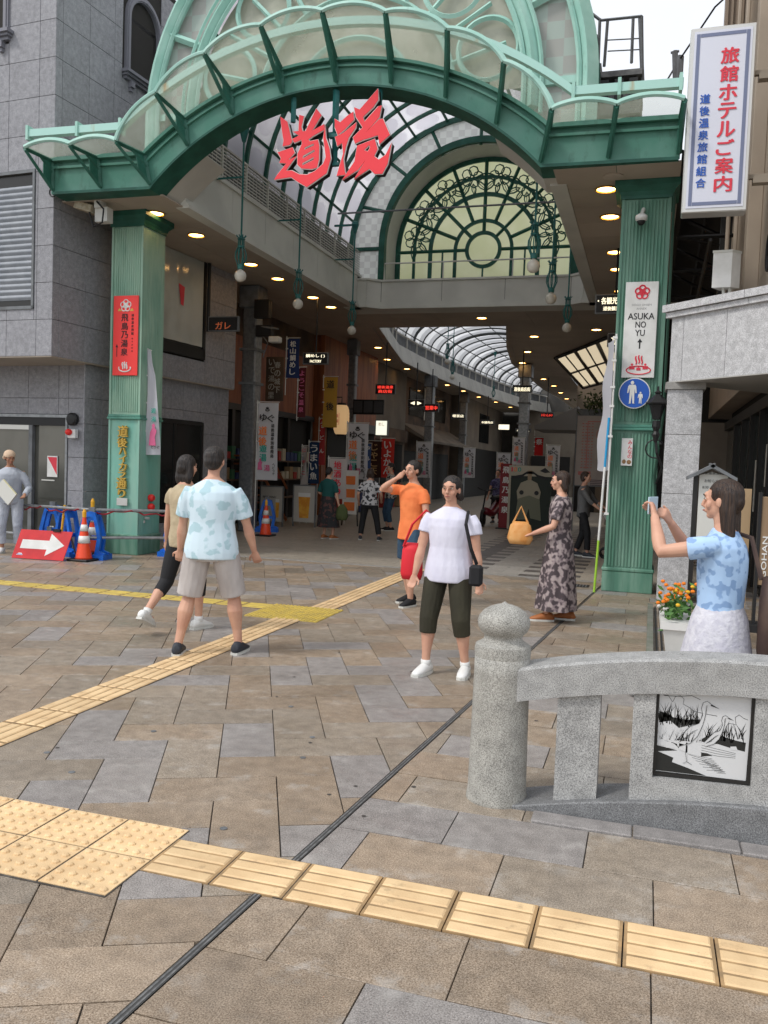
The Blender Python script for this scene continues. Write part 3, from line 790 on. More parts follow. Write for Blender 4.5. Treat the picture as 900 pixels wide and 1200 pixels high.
# side walls of the opening with mouldings and joints
def hallwall(xa, s):
    """s = +1: faces +x"""
    def bx(d0, d1, y0, y1, z0, z1, b): b.box(xa+s*d0, xa+s*d1, y0, y1, z0, z1)
    b = MB(); bx(-.12, .10, Y0-.3, Y1, 5.485, 5.55, b); bx(-.12, .06, Y0-.3, Y1, 5.55, 5.60, b); bx(-.12, .035, Y0-.3, Y1, 5.60, 5.66, b)
    b.build('cornice', M_cream, hall)
    n = 6; L = (Y1-.25-Y0)/n
    for i in range(n):
        b = MB(); bx(-.10, 0, Y0+i*L+.005, Y0+(i+1)*L-.005, 5.665, 6.27, b); b.build('wall_panel', M_cream, hall)
    b = MB(); bx(-.11, -.01, Y0-.3, Y1, 5.64, 6.33, b); b.build('wall_core', M_joint, hall)
    b = MB(); bx(-.12, .03, Y0-.3, Y1, 6.27, 6.33, b); b.build('coping', M_cream, hall)
    n = 9; L = (Y1-.1-Y0)/n
    for i in range(n):
        b = MB(); y0, y1 = Y0+i*L, Y0+(i+1)*L
        bx(-.03, .01, y0+.004, y0+.045, 6.335, 6.89, b); bx(-.03, .01, y0+.05, y1, 6.335, 6.365, b); bx(-.03, .01, y0+.05, y1, 6.86, 6.89, b)
        for k in range(8): bx(-.02, -.005, y0+.045, y1, 6.40+k*.058, 6.422+k*.058, b)
        for k in range(5): yy = y0+.05+(k+1)*(L-.05)/6; bx(-.028, -.022, yy, yy+.012, 6.365, 6.86, b)
        b.build('grille', M_ceil2, hall)
    b = MB(); bx(-.35, -.30, Y0-.3, Y1+.2, 5.6, 6.95, b); b.build('back_wall', M_dark, hall)
hallwall(HX0, 1); hallwall(HX1, -1)
# balcony across the back
def cham(off):
    return [(HX0-.3, Y1+.6), (HX0-.3, Y1-.25-off), (HX0+.25+off*.4, Y1-.25-off), (HX0+.55+off*.4, Y1-off), (HX1-.55-off*.4, Y1-off), (HX1-.25-off*.4, Y1-.25-off), (HX1+.3, Y1-.25-off), (HX1+.3, Y1+.6)]
for nm, off, z0, z1 in (('balcony_cornice', .10, 5.485, 5.55), ('balcony_cornice', .06, 5.55, 5.60), ('balcony_cornice', .035, 5.60, 5.66), ('balcony_coping', .03, 6.16, 6.21)):
    MB().prism(cham(off), z0, z1, 'z').build(nm, M_cream, hall)
MB().prism(cham(-.012), 5.66, 6.16, 'z').build('balcony_core', M_joint, hall)
pc = cham(0)
for i in range(1, 6):
    a, c = Vector((*pc[i], 0)), Vector((*pc[i+1], 0)); n = 3 if i == 3 else 1
    for k in range(n):
        p, q = a.lerp(c, k/n), a.lerp(c, (k+1)/n); d = (q-p).normalized(); nn = Vector((-d.y, d.x, 0))
        p = p+d*.005; q = q-d*.005
        b = MB().prism([(p.x, p.y), (q.x, q.y), (q.x+nn.x*.05, q.y+nn.y*.05), (p.x+nn.x*.05, p.y+nn.y*.05)], 5.665, 6.155, 'z'); b.build('balcony_panel', M_cream, hall)
b = MB(); b.tube([(HX0+.6, Y1+.05, 6.21), (HX0+.6, Y1+.05, 6.62), (HX1-.6, Y1+.05, 6.62), (HX1-.6, Y1+.05, 6.21)], .018, 8)
for x in (-5.0, -3.3): b.tube([(x, Y1+.05, 6.21), (x, Y1+.05, 6.62)], .015, 8)
b.build('balcony_handrail', M_off, hall)
# vault: purlins, ribs, panes with pale discs
VY0, VY1 = 12.25, 20.75
NB, NP = 10, 12
ang = [PI*i/NP for i in range(NP+1)]
vp = lambda a, r: (VC - r*math.cos(a), VZ + r*math.sin(a))
M_vpane = mat('vault pane', (.78, .77, .80), .35, col2=(.66, .65, .69), scale=.8, trans=.7)
M_vdisc = mat('vault pane disc', (.90, .89, .92), .35, trans=.85)
for j in range(NB+1):
    y = VY0 + (VY1-VY0)*j/NB
    b = MB(); b.band([vp(PI*i/36, VR-.07) for i in range(37)], [vp(PI*i/36, VR+.05) for i in range(37)], y-.035, y+.035)
    b.build('vault_rib', M_dgreen, hall)
for i in range(NP+1):
    x, z = vp(ang[i], VR-.02); b = MB(); b.bar((x, VY0, z), (x, VY1, z), .055); b.build('vault_purlin', M_dgreen, hall)
L = (VY1-VY0)/NB
pm = MB(); dm = MB(); a2 = PI/NP
arc_ = [(-math.sin(-a2/2+a2*k/3)*VR, math.cos(-a2/2+a2*k/3)*VR) for k in range(4)]
pm.strip([(x, -L/2, z) for x, z in arc_], [(x, L/2, z) for x, z in arc_])
pme = pm.mesh('vault_pane', smooth=True); pme.materials.append(M_vpane); pme.materials.append(M_vdisc)
# disc relief on each pane (frosted circle)
ds = MB(); n = 20
ds.add([(.30*math.cos(2*PI*k/n), .36*math.sin(2*PI*k/n), VR-.012-(.30*math.cos(2*PI*k/n))**2/(2*VR)) for k in range(n)], [tuple(range(n))])
dme = ds.mesh('frosted_disc'); dme.materials.append(M_vdisc)
ox, oy, oz = ORI[hall.name]
for j in range(NB):
    for i in range(NP):
        a = (ang[i]+ang[i+1])/2 - PI/2
        o = link('vault_pane', pme, hall); o.location = (VC-ox, VY0+L*(j+.5)-oy, VZ-oz); o.rotation_euler = (0, a, 0)
        if (i+j) % 1 == 0:
            d = link('frosted_disc', dme, o)
# end walls of the vault (front gable and rear screen) -----------------------------------
M_chk = patterned('checkered frosted glass', (.68, .68, .66), (.80, .81, .78), 6.5, mode='checker', trans=.6)
M_chkf = patterned('checkered gable glass', (.50, .50, .47), (.52, .60, .55), 4.2, mode='checker', trans=.3)
def ring_band(cx, cz, r0, r1, y0, y1, a0=0., a1=PI, n=44):
    f = lambda r: [(cx - r*math.cos(a0+(a1-a0)*i/n), cz + r*math.sin(a0+(a1-a0)*i/n)) for i in range(n+1)]
    return MB().band(f(r0), f(r1), y0, y1)
def sector(cx, cz, r0, r1, y, a0, a1, n=5):
    f = lambda r: [(cx - r*math.cos(a0+(a1-a0)*i/n), y, cz + r*math.sin(a0+(a1-a0)*i/n)) for i in range(n+1)]
    return MB().strip(f(r0), f(r1))
# rear screen: outer ring, checker panels, deep reveal, fan window
FX, FZ, FR = -4.22, 7.12, 2.33
ring_band(VC, VZ, VR-.12, VR+.04, 20.66, 20.80).build('screen_outer_ring', M_dgreen, hall)
ring_band(FX, FZ, FR, FR+.15, 20.62, 20.80).build('screen_inner_ring', M_dgreen, hall)
for s in (-1, 1):
    MB().box(FX+s*FR, FX+s*(FR+.15), 20.62, 20.80, 6.2, FZ).build('screen_jamb', M_dgreen, hall); MB().box(VC+s*(VR-.12), VC+s*(VR+.04), 20.66, 20.80, 6.2, VZ).build('screen_jamb', M_dgreen, hall)
    MB().box(FX+s*(FR+.15), VC+s*(VR-.12), 20.68, 20.78, 7.0, 7.08).build('screen_mullion', M_dgreen, hall)
    MB().quad((FX+s*(FR+.15), 20.73, 6.2), (VC+s*(VR-.12), 20.73, 6.2), (VC+s*(VR-.12), 20.73, 7.04), (FX+s*(FR+.15), 20.73, 7.04)).build('checkered_pane', M_chk, hall)
nse = 8
for i in range(nse):
    a0, a1 = PI*i/nse, PI*(i+1)/nse
    sector(VC, VZ+.12, FR+.10, VR-.16, 20.73, a0, a1).build('checkered_pane', M_chk, hall)
    if i: b = MB(); b.bar((VC-(FR+.1)*math.cos(a0), 20.72, VZ+.12+(FR+.1)*math.sin(a0)), (VC-(VR-.1)*math.cos(a0), 20.72, VZ+(VR-.1)*math.sin(a0)), .06); b.build('screen_mullion', M_dgreen, hall)
b = MB(); rv = [(FX-FR, 6.2)] + [(FX - FR*math.cos(PI*i/40), FZ + FR*math.sin(PI*i/40)) for i in range(41)] + [(FX+FR, 6.2)]
rv2 = [(FX+(x-FX)*.985, 6.2+(z-6.2)*.985) for x, z in rv]
b.strip([(x, 20.8, z) for x, z in rv], [(x, 21.5, z) for x, z in rv2]); b.build('window_reveal', M_cream, hall)
fan = thing('fan_window', 'large semicircular fan window with wrought flowers over yellow glass', 'window', (FX, 21.5, 6.3), group=None)
M_yglass = mat('yellow green glass', (.84, .85, .55), .3, col2=(.76, .78, .46), scale=1.3, trans=.8)
pl = [(FX+(x-FX)*.99, z) for x, z in rv2]
b = MB(); b.add([(x, 21.56, z) for x, z in pl], [tuple(range(len(pl)))]); b.build('pane', M_yglass, fan)
Z0 = 6.2
def fring(r, w, full=False):
    a0, a1 = (0, PI) if not full else (0, 2*PI)
    n = 40; f = lambda q: [(FX - q*math.cos(a0+(a1-a0)*i/n), FZ + q*math.sin(a0+(a1-a0)*i/n)) for i in range(n+1)]
    b = MB().band(f(r-w/2), f(r+w/2), 21.49, 21.545); b.build('tracery_ring', M_dgreen, fan)
    if not full:
        for s in (-1, 1): MB().box(FX+s*(r-w/2), FX+s*(r+w/2), 21.492, 21.543, Z0, FZ).build('tracery_bar', M_dgreen, fan)
fring(.42, .09, True); fring(.72, .085); fring(1.37, .10); fring(1.80, .07); fring(2.24, .14)
for k in range(9):
    a = PI*k/8
    r0 = .45 if k % 2 == 0 and k in (0, 4, 8) or k in (2, 6) else .72
    b = MB(); p0 = (FX-r0*math.cos(a), 21.515, FZ+r0*math.sin(a)); p1 = (FX-2.24*math.cos(a), 21.515, FZ+2.24*math.sin(a))
    b.bar(p0, p1, .06 if k in (0, 8) else .065); b.build('tracery_spoke', M_dgreen, fan)
for sx in (-1.05, 0, 1.05):
    MB().box(FX+sx-.02, FX+sx+.02, 21.5, 21.54, Z0, FZ-(.42 if sx == 0 else 0)-.0).build('tracery_bar', M_dgreen, fan)
MB().box(FX-2.3, FX+2.3, 21.48, 21.55, Z0, Z0+.10).build('tracery_sill', M_dgreen, fan)
# wrought flowers and leaves
def loop(cx, cz, pts, a, sc, b, r=.019, closed=True):
    c_, s_ = math.cos(a), math.sin(a)
    b.tube([(cx+(x*c_-z*s_)*sc, 21.50, cz+(x*s_+z*c_)*sc) for x, z in pts], r, 4, closed)
leaf = [(0, 0), (.22, .14), (.5, .17), (.8, .08), (1, 0), (.8, -.08), (.5, -.17), (.22, -.14)]
for k in range(8):
    b = MB(); a = PI*(k+.5)/8
    cx, cz = FX-1.84*math.cos(a), FZ+1.84*math.sin(a)
    for q in range(5):
        t = 2*PI*q/5 + a
        pet = [(math.cos(w_)*.12+.155*math.cos(t), math.sin(w_)*.12+.155*math.sin(t)) for w_ in [2*PI*i/8 for i in range(8)]]
        loop(cx, cz, pet, 0, 1., b)
    loop(cx, cz, [(math.cos(w_)*.055, math.sin(w_)*.055) for w_ in [2*PI*i/8 for i in range(8)]], 0, 1, b, .018)
    for da, sc in ((1.75, .42), (-1.75, .42), (2.5, .36), (-2.5, .36), (3.14, .30)):
        t = PI-a+da
        loop(cx+.17*math.cos(t), cz+.17*math.sin(t), leaf, t, sc, b)
        loop(cx+.17*math.cos(t), cz+.17*math.sin(t), [(0, 0), (.9, 0)], t, sc, b, .008, False)
    b.build('wrought_flower', M_dgreen, fan)
# tie rod across the hall
o = MB().tube([(VC-3.2, 19.6, 7.62), (VC+3.2, 19.6, 7.62)], .022, 8).build('tie_rod', M_gsteel, hall)
# front gable (seen from outside above the canopy)
gb = thing('gable_screen', 'pale turquoise arched gable of frosted glass rising above the canopy', 'gable', (VC, 12.1, 6.3))
GC, GZ, GR = -4.37, 6.87, 3.40
CC, CZ_, CR = -4.40, 2.75, 4.56       # everything stays above this arc
def above(x, z): return (x-CC)**2 + (z-CZ_)**2 > CR*CR and z > 6.04
def cut(pts): return [p for p in pts if above(p[0], p[2])]
def member(pts, w, nm='gable_bar', m_=M_pale, d=.07):
    run = []
    for p in pts + [None]:
        if p is not None and above(p[0], p[2]): run.append(p)
        else:
            if len(run) > 1:
                b = MB(); b.tube(run, w*.7071, 4); b.build(nm, m_, gb)
            run = []
def circ(cx, cz, r, y, a0=0., a1=PI, n=48): return [(cx-r*math.cos(a0+(a1-a0)*i/n), y, cz+r*math.sin(a0+(a1-a0)*i/n)) for i in range(n+1)]
def leg(pts, x0, x1, y): return [(x0, y, 6.06)] + pts + [(x1, y, 6.06)]
for r, w, y in ((GR-.05, .19, 12.02), (GR-.17, .05, 11.95), (2.62, .15, 11.93), (2.50, .05, 11.88), (2.74, .04, 11.88)):
    member([(GC-r, y, 6.05+i*.1) for i in range(8)] + circ(GC, GZ, r, y) + [(GC+r, y, 6.75-i*.1) for i in range(8)], w, 'gable_ring')
for s in (-1, 1):
    b = MB(); b.box(GC+s*2.58, GC+s*(GR), 11.99, 12.06, 6.86, 6.96); b.build('gable_bar', M_pale, gb)
for k in range(1, 8):
    a = PI*k/8; member([(GC-r*math.cos(a), 11.99, GZ+.02+r*math.sin(a)) for r in (2.6, 3.0, 3.35)], .08)
for k in range(8):
    sector(GC, GZ, 2.62, GR-.1, 12.06, PI*k/8, PI*(k+1)/8).build('checkered_pane', M_chkf, gb)
for s in (-1, 1): MB().quad((GC+s*2.62, 12.06, 6.05), (GC+s*(GR-.1), 12.06, 6.05), (GC+s*(GR-.1), 12.06, 6.87), (GC+s*2.62, 12.06, 6.87)).build('checkered_pane', M_chkf, gb)
M_gp = mat('cream gable glass', (.55, .56, .45), .3, col2=(.70, .70, .58), scale=1.6, trans=.45, lo=.45, hi=.55)
# inner gable glazing as a fan of cells above the clipping arc
b = MB(); n = 40; rows_ = 14
for i in range(n):
    for j in range(rows_):
        a0, a1 = PI*i/n, PI*(i+1)/n; r0, r1 = 2.55*j/rows_, 2.55*(j+1)/rows_
        q = [(GC-r0*math.cos(a0), 12.04, GZ+r0*math.sin(a0)), (GC-r1*math.cos(a0), 12.04, GZ+r1*math.sin(a0)), (GC-r1*math.cos(a1), 12.04, GZ+r1*math.sin(a1)), (GC-r0*math.cos(a1), 12.04, GZ+r0*math.sin(a1))]
        if all(above(p[0], p[2]) for p in q): b.add(q, [(0, 1, 2, 3)])
b.build('gable_pane', M_gp, gb)
for k in range(1, 12):
    a = PI*k/12; member([(GC-r*math.cos(a), 11.96, GZ+r*math.sin(a)) for r in [1.5+.1*i for i in range(9)]], .05)
member(circ(GC, GZ, 1.5, 11.96), .06, 'gable_ring'); member(circ(GC, GZ, .9, 11.96), .06, 'gable_ring')
for k in range(6):
    a = PI*(k+.5)/6; cx, cz = GC-2.05*math.cos(a), GZ+2.05*math.sin(a)
    member(circ(cx, cz, .42, 11.94, 0, 2*PI, 30), .055, 'gable_loop')
# fringe of the gable's side wall: fins behind the outer ring
b = MB()
for i in range(5):
    y = 12.12+i*.06
    for q in range(24):
        a = PI*q/24+.01; p = (GC-(GR)*math.cos(a), y, GZ+GR*math.sin(a))
b = ring_band(GC, GZ, VR+.03, GR+.02, 12.08, 12.4); b.build('gable_return', M_pale, gb)
# ================================================================== RED CHARACTERS OVER THE ENTRANCE
def curve_plate(polys, off, y0, y1, name, m_, parent):
    """closed 2D outlines (x,z), even-odd filled, optionally grown by off"""
    c = bpy.data.curves.new('outline', 'CURVE'); c.dimensions = '2D'; c.fill_mode = 'BOTH'; c.extrude = abs(y1-y0)/2; c.offset = off
    for p in polys:
        s = c.splines.new('POLY'); s.points.add(len(p)-1); s.use_cyclic_u = True
        for i, (x, z) in enumerate(p): s.points[i].co = (x, z, 0, 1)
    o = bpy.data.objects.new('outline_tmp', c); COL.objects.link(o)
    dg = bpy.context.evaluated_depsgraph_get(); dg.update()
    me = bpy.data.meshes.new_from_object(o.evaluated_get(dg)); bpy.data.objects.remove(o)
    b = MB(); b.add([(v.co.x, (y0+y1)/2 - v.co.z, v.co.y) for v in me.vertices], [tuple(p.vertices) for p in me.polygons])
    return b.build(name, m_, parent)
DO = [
 [(115,190),(162,225),(196,345),(182,362),(136,366),(141,335),(126,262)],
 [(90,378),(105,400),(200,378),(216,410),(172,452),(226,432),(160,512),(200,514),(250,540),(300,546),(350,528),(400,490),(416,452),(396,340),(404,262),(412,340),(436,400),(447,462),(424,546),(300,618),(246,586),(196,552),(86,560),(108,530),(164,470),(118,462),(128,436)],
 [(238,192),(268,202),(254,262),(262,290),(282,290),(346,165),(380,206),(322,292),(398,260),(398,292),(330,322),(300,340),(312,352),(362,346),(372,384),(372,462),(362,508),(326,514),(262,506),(236,482),(234,420),(262,360),(256,338),(212,352),(196,330),(240,312),(200,286),(236,286)],
]
DOH = [[(280,384),(336,366),(340,378),(278,400)], [(270,432),(340,402),(346,414),(268,450)], [(268,474),(342,444),(338,462),(268,490)]]
GO = [
 [(464,234),(500,258),(540,226),(578,205),(585,250),(530,300),(486,330),(468,288)],
 [(470,340),(520,322),(600,268),(596,296),(556,352),(540,400),(526,470),(538,545),(546,562),(488,566),(524,440),(516,378),(486,394)],
 [(583,180),(618,196),(726,88),(730,150),(700,190),(640,240),(650,268),(730,190),(752,185),(740,250),(660,330),(740,262),(762,262),(808,356),(746,404),(736,352),(640,372),(596,388),(582,352),(640,300),(596,236)],
 [(610,402),(716,372),(736,430),(716,470),(746,492),(786,468),(820,402),(800,520),(770,574),(724,572),(690,540),(598,592),(664,490),(620,540),(524,592),(596,492)],
]
GOH = [[(652,430),(684,402),(690,420),(676,440)]]
def zx(p, q): # traced outline -> metres in the plane of the arch
    return (-5.17 + (p-88)*.002313, 6.60 - (q-95)*.002313 + (p-88)*.00002)
kan = thing('entrance_characters', 'two large red brush characters with white edges hanging under the green arch', 'lettering', (-4.32, 11.16, 5.6))
for nm, polys, holes in (('character', DO, DOH), ('character', GO, GOH)):
    P_ = [[zx(*p) for p in q] for q in polys]; H_ = [[zx(*p) for p in q] for q in holes]
    o = curve_plate(P_ + H_, 0, 11.10, 11.14, nm, mat('letter red', (.86, .045, .06), .4), kan)
    b = MB()
    for q in P_+H_: b.tube([(x, 11.118, z) for x, z in q], .0125, 4, True)
    b.build('white_edge', M_white, o, kind='stuff')
    o2 = curve_plate(P_, 0, 11.142, 11.235, 'letter_side', M_black, o)
b = MB()
for x in (-4.98, -4.36, -3.72): b.bar((x, 11.26, 6.35), (x, 11.26, 6.78), .055)
b.bar((-4.34, 11.25, 5.72), (-4.34, 11.25, 6.72), .06); b.bar((-5.0, 11.26, 6.14), (-3.7, 11.26, 6.14), .05)
b.box(-4.42, -4.26, 11.2, 11.27, 5.70, 5.74).box(-4.42, -4.26, 11.2, 11.27, 6.08, 6.13)
b.build('hanger_frame', M_teal, kan)

# ================================================================== DOWNLIGHTS
dl0 = thing('downlight', 'x', 'ceiling light', (0, 0, 0), local=True)
MB().lathe([(.150, .004), (.162, -.014), (.135, -.020), (.128, .004)], (0, 0, 0), 20).build('trim_ring', M_gold, dl0)
MB().lathe([(.126, -.001), (.10, -.012)], (0, 0, 0), 16).build('lamp_lens', M_lamp, dl0)
used = [False]
def downlight(x, y, label, group=None, z=5.5):
    if not used[0]: o = dl0; used[0] = True; o.location = (x, y, z); o['label'] = label
    else: o = dup(dl0, (x, y, z), None, label)
    if group: o['group'] = group
ordn = ['first', 'second', 'third', 'fourth', 'fifth', 'sixth', 'seventh', 'eighth', 'ninth', 'tenth', 'eleventh', 'twelfth']
for i, y in enumerate((12.15, 13.45, 15.6, 16.9, 18.9, 20.1)):
    downlight(-7.72, y, ordn[i]+' round downlight from the street in the left soffit of the hall', 'downlights in the left soffit')
    downlight(-.73, y+.1, ordn[i]+' round downlight from the street in the right soffit of the hall', 'downlights in the right soffit')
downlight(-4.27, 21.95, 'single round downlight under the balcony below the fan window', None)
for i, (u, v) in enumerate(((443, 407), (454, 421), (477, 432), (502, 443), (524, 451), (543, 458), (561, 465), (581, 471), (598, 477))):
    p = G(u, v, 5.5); downlight(p.x, p.y, ordn[i]+' downlight in the left soffit of the far arcade counted from the balcony', 'downlights in the far arcade')
for i, (u, v) in enumerate(((626, 394), (618, 412), (612, 425), (637, 444), (649, 452), (657, 460), (664, 467), (699, 386))):
    p = G(u, v, 5.5); downlight(p.x, p.y, ordn[i]+' downlight in the right soffit of the far arcade counted from the balcony', 'downlights in the far arcade')
o = MB().lathe([(.13, .0), (.135, -.012), (.10, -.02)], (-.62, 11.75, 5.5), 20).build('ceiling_speaker', M_ceil)
tag(o, 'round brown speaker grille in the soffit before the right column, unlit', 'speaker')

# ================================================================== HANGING GLOBE LAMPS
hl0 = thing('hanging_lamp', 'x', 'lamp', (0, 0, 0), local=True)       # origin at the globe's centre
MB().lathe([(.001, -.10), (.05, -.088), (.085, -.055), (.10, 0), (.088, .05), (.055, .085), (.03, .10), (.03, .12)], n=20).build('globe', M_globe, hl0, smooth=True)
b = MB(); b.tube([(0, 0, .62), (0, 0, 2.42)], .016, 8); b.lathe([(.03, 2.18), (.085, 2.38), (.075, 2.44), (.03, 2.46)]); b.build('rod', M_teal, hl0)
b = MB()
for i in range(8):
    t = 2*PI*i/8; c_, s_ = math.cos(t), math.sin(t)
    b.tube([(.03*c_, .03*s_, .13), (.055*c_, .055*s_, .19), (.095*c_, .095*s_, .29), (.09*c_, .09*s_, .38), (.05*c_, .05*s_, .47), (.045*c_, .045*s_, .62), (.085*c_, .085*s_, .66)], .009, 5)
b.build('cage', M_teal, hl0)
for pr_ in ([(.05, .11), (.055, .16), (.05, .19)], [(.06, .46), (.065, .48), (.05, .49)], [(.07, .60), (.04, .63), (.02, .66)]): MB().lathe(pr_).build('collar', M_teal, hl0)
br = MB(); br.box(-.50, 0, -.02, .02, 2.36, 2.40); br.box(-.50, 0, -.012, .012, 1.60, 1.625); br.build('wall_bracket', M_teal, hl0)
first = True
for s, xs in ((0, -6.62), (1, -1.78)):
    for i, y in enumerate((13.0, 15.45, 18.6)):
        lab = f'{("nearest","middle","farthest")[i]} globe lamp hanging in a teal cage on the {"left" if s==0 else "right"} side of the first hall'
        if first: o = hl0; first = False; o.location = (xs, y, 4.66); o['label'] = lab; o['group'] = 'hanging globe lamps'
        else: o = dup(hl0, (xs, y, 4.66), PI if s else 0, lab)
for i, (u, v, Y, nm) in enumerate(((524, 424, 30, 'nearest'), (530, 442, 33, 'second'), (578, 468, 44, 'third'), (600, 474, 52, 'farthest'))):
    p = PY(u, v, Y); dup(hl0, (p.x, p.y, p.z), 0, nm+' small globe lamp hanging in the far arcade beyond the balcony')

# ================================================================== SECOND HALL (far arcade)
far = thing('far_arcade', 'farther arcade street under a white glass barrel roof', 'arcade hall', (-6.5, 40, 5.5))
LE = [(-7.47, 23.3), (-8.21, 27.1), (-8.92, 30.9), (-8.95, 34), (-8.8, 39.4), (-8.26, 47.8), (-7.5, 54.1), (-6.3, 58.3)]
RE = [(-3.86, 23.3), (-4.48, 27.3), (-4.94, 31.4), (-4.94, 40.7), (-4.66, 46.2), (-4.4, 58.3)]
b = MB(); b.add([(x, y, 5.52) for x, y in LE] + [(-13, y, 5.52) for x, y in LE], [(i, i+1, len(LE)+i+1, len(LE)+i) for i in range(len(LE)-1)]); b.build('left_soffit', M_ceil, far)
b = MB(); b.add([(x, y, 5.52) for x, y in RE] + [(-3.2, y, 5.52) for x, y in RE], [(len(RE)+i, len(RE)+i+1, i+1, i) for i in range(len(RE)-1)]); b.build('right_soffit', M_ceil, far)
def subdiv(E_, st=1.2):
    out = []
    for (a, c) in zip(E_[:-1], E_[1:]):
        n = max(1, int(math.dist(a, c)/st))
        for k in range(n): out.append((a[0]+(c[0]-a[0])*k/n, a[1]+(c[1]-a[1])*k/n))
    return out+[E_[-1]]
for E_, s in ((LE, 1), (RE, -1)):
    P_ = subdiv(E_)
    for a, c in zip(P_[:-1], P_[1:]):
        d = (Vector((c[0]-a[0], c[1]-a[1], 0))).normalized()*.006
        b = MB(); b.quad((a[0]+d.x, a[1]+d.y, 5.50), (c[0]-d.x, c[1]-d.y, 5.50), (c[0]-d.x-s*.18, c[1]-d.y, 6.15), (a[0]+d.x-s*.18, a[1]+d.y, 6.15)); b.build('edge_panel', M_ceil2, far)
        b = MB(); b.tube([(a[0]-s*.3, a[1], 6.15), (a[0]-s*.3, a[1], 6.62)], .035, 4); b.tube([(a[0]-s*.3, a[1], 6.62), (c[0]-s*.3, c[1], 6.62)], .035, 4); b.build('rail_post', M_ceil2, far)
    b = MB(); b.strip([(x-s*.19, y, 5.5) for x, y in P_], [(x-s*.19, y, 6.16) for x, y in P_]); b.strip([(x-s*.42, y, 6.1) for x, y in P_], [(x-s*.42, y, 6.75) for x, y in P_]); b.build('edge_core', M_gsteel, far)
# barrel roof following the left edge
M_vw = mat('white roof sheet', (.78, .79, .80), .4, col2=(.60, .61, .63), scale=.9, trans=.65)
secs = []
for y in [23.4+i*1.3 for i in range(27)]:
    for (a, c) in zip(LE[:-1], LE[1:]):
        if a[1] <= y <= c[1]: xl = a[0]+(c[0]-a[0])*(y-a[1])/(c[1]-a[1])
    for (a, c) in zip(RE[:-1], RE[1:]):
        if a[1] <= y <= c[1]: xr = a[0]+(c[0]-a[0])*(y-a[1])/(c[1]-a[1])
    xl = max(xl-.4, -9.9); xr = xr+.4; xm = (xl+xr)/2; rr = (xr-xl)/2
    secs.append([(xm-rr*math.cos(PI*k/20), y, 6.7+rr*.50*math.sin(PI*k/20)) for k in range(21)])
for par_, m_ in ((0, M_vw), (1, mat('grey roof sheet', (.50, .51, .53), .4, trans=.55))):
    b = MB()
    for a, c in zip(secs[:-1], secs[1:]):
        for h_ in (0, 1):
            if h_ != par_: continue
            lo_, hi_ = (0, .62) if h_ == 0 else (.62, 1.)
            b.strip([tuple(Vector(p).lerp(Vector(q), lo_)) for p, q in zip(a, c)], [tuple(Vector(p).lerp(Vector(q), hi_)) for p, q in zip(a, c)])
    b.build('roof_sheet', m_, far, smooth=True)
M_rib2 = mat('dark roof rib', (.10, .11, .11), .5)
for i, a in enumerate(secs):
    b = MB(); b.tube([(x, y, z-.05) for x, y, z in a], .075 if i % 4 == 0 else .035, 4); b.build('roof_rib', M_rib2, far)
for k in range(1, 20, 3): b = MB(); b.tube([(a[k][0], a[k][1], a[k][2]-.04) for a in secs], .025, 4); b.build('roof_purlin', M_rib2, far)
b = MB().box(-14, -1, 58.4, 58.6, 0, 12).build('end_wall', mat('far street end', (.10, .095, .085), .8, col2=(.05, .048, .045), scale=.6), far)
# space between the halls above the soffit
MB().box(-8.9, .4, 23.1, 23.28, 5.56, 6.15).build('hall_end_wall', M_ceil2, far)

# right side: slanted glazed side roof of a cross street
sr = thing('side_street_roof', 'slanted cream glazed roof with dark bars over the side street at right', 'roof', (-1.5, 27, 5))
Mc = mat('cream glazing lit by the sky', (.80, .66, .44), .5, trans=.7)
c00, c10 = G(652, 418, 5.5), G(727, 388, 5.5); c01, c11 = PY(684, 453, c00.y+3), PY(742, 437, c10.y+3)
ex_, ey_ = (c10-c00), (c01-c00)
b = MB(); b.quad(c00-ex_*.05, c10+ex_*.4, c11+ex_*.4, c01-ex_*.05); b.build('roof_glass', Mc, sr)
b = MB()
for i in range(9):
    p = c00.lerp(c10, -.02+i*.175); q = c01.lerp(c11, -.02+i*.175); b.tube([p+Vector((0, -.04, -.04)), q+Vector((0, -.04, -.04))], .07 if i % 2 == 0 else .03, 4)
for t in (0, .5, 1): b.tube([c00.lerp(c01, t)+Vector((0, -.05, -.05)), (c10+ex_*.4).lerp(c11+ex_*.4, t)+Vector((0, -.05, -.05))], .06 if t != .5 else .04, 4)
b.build('roof_bar', M_dark, sr)
e0, e1 = c00-ex_*.05, c10+ex_*.4
b = MB(); b.prism([(-3.75, 23.32), (e1.x, 23.32), (e1.x, e1.y), (e0.x, e0.y), (e0.x-.9, e0.y+.3)], 5.505, 5.515, 'z'); b.build('roof_soffit', M_ceil, sr)

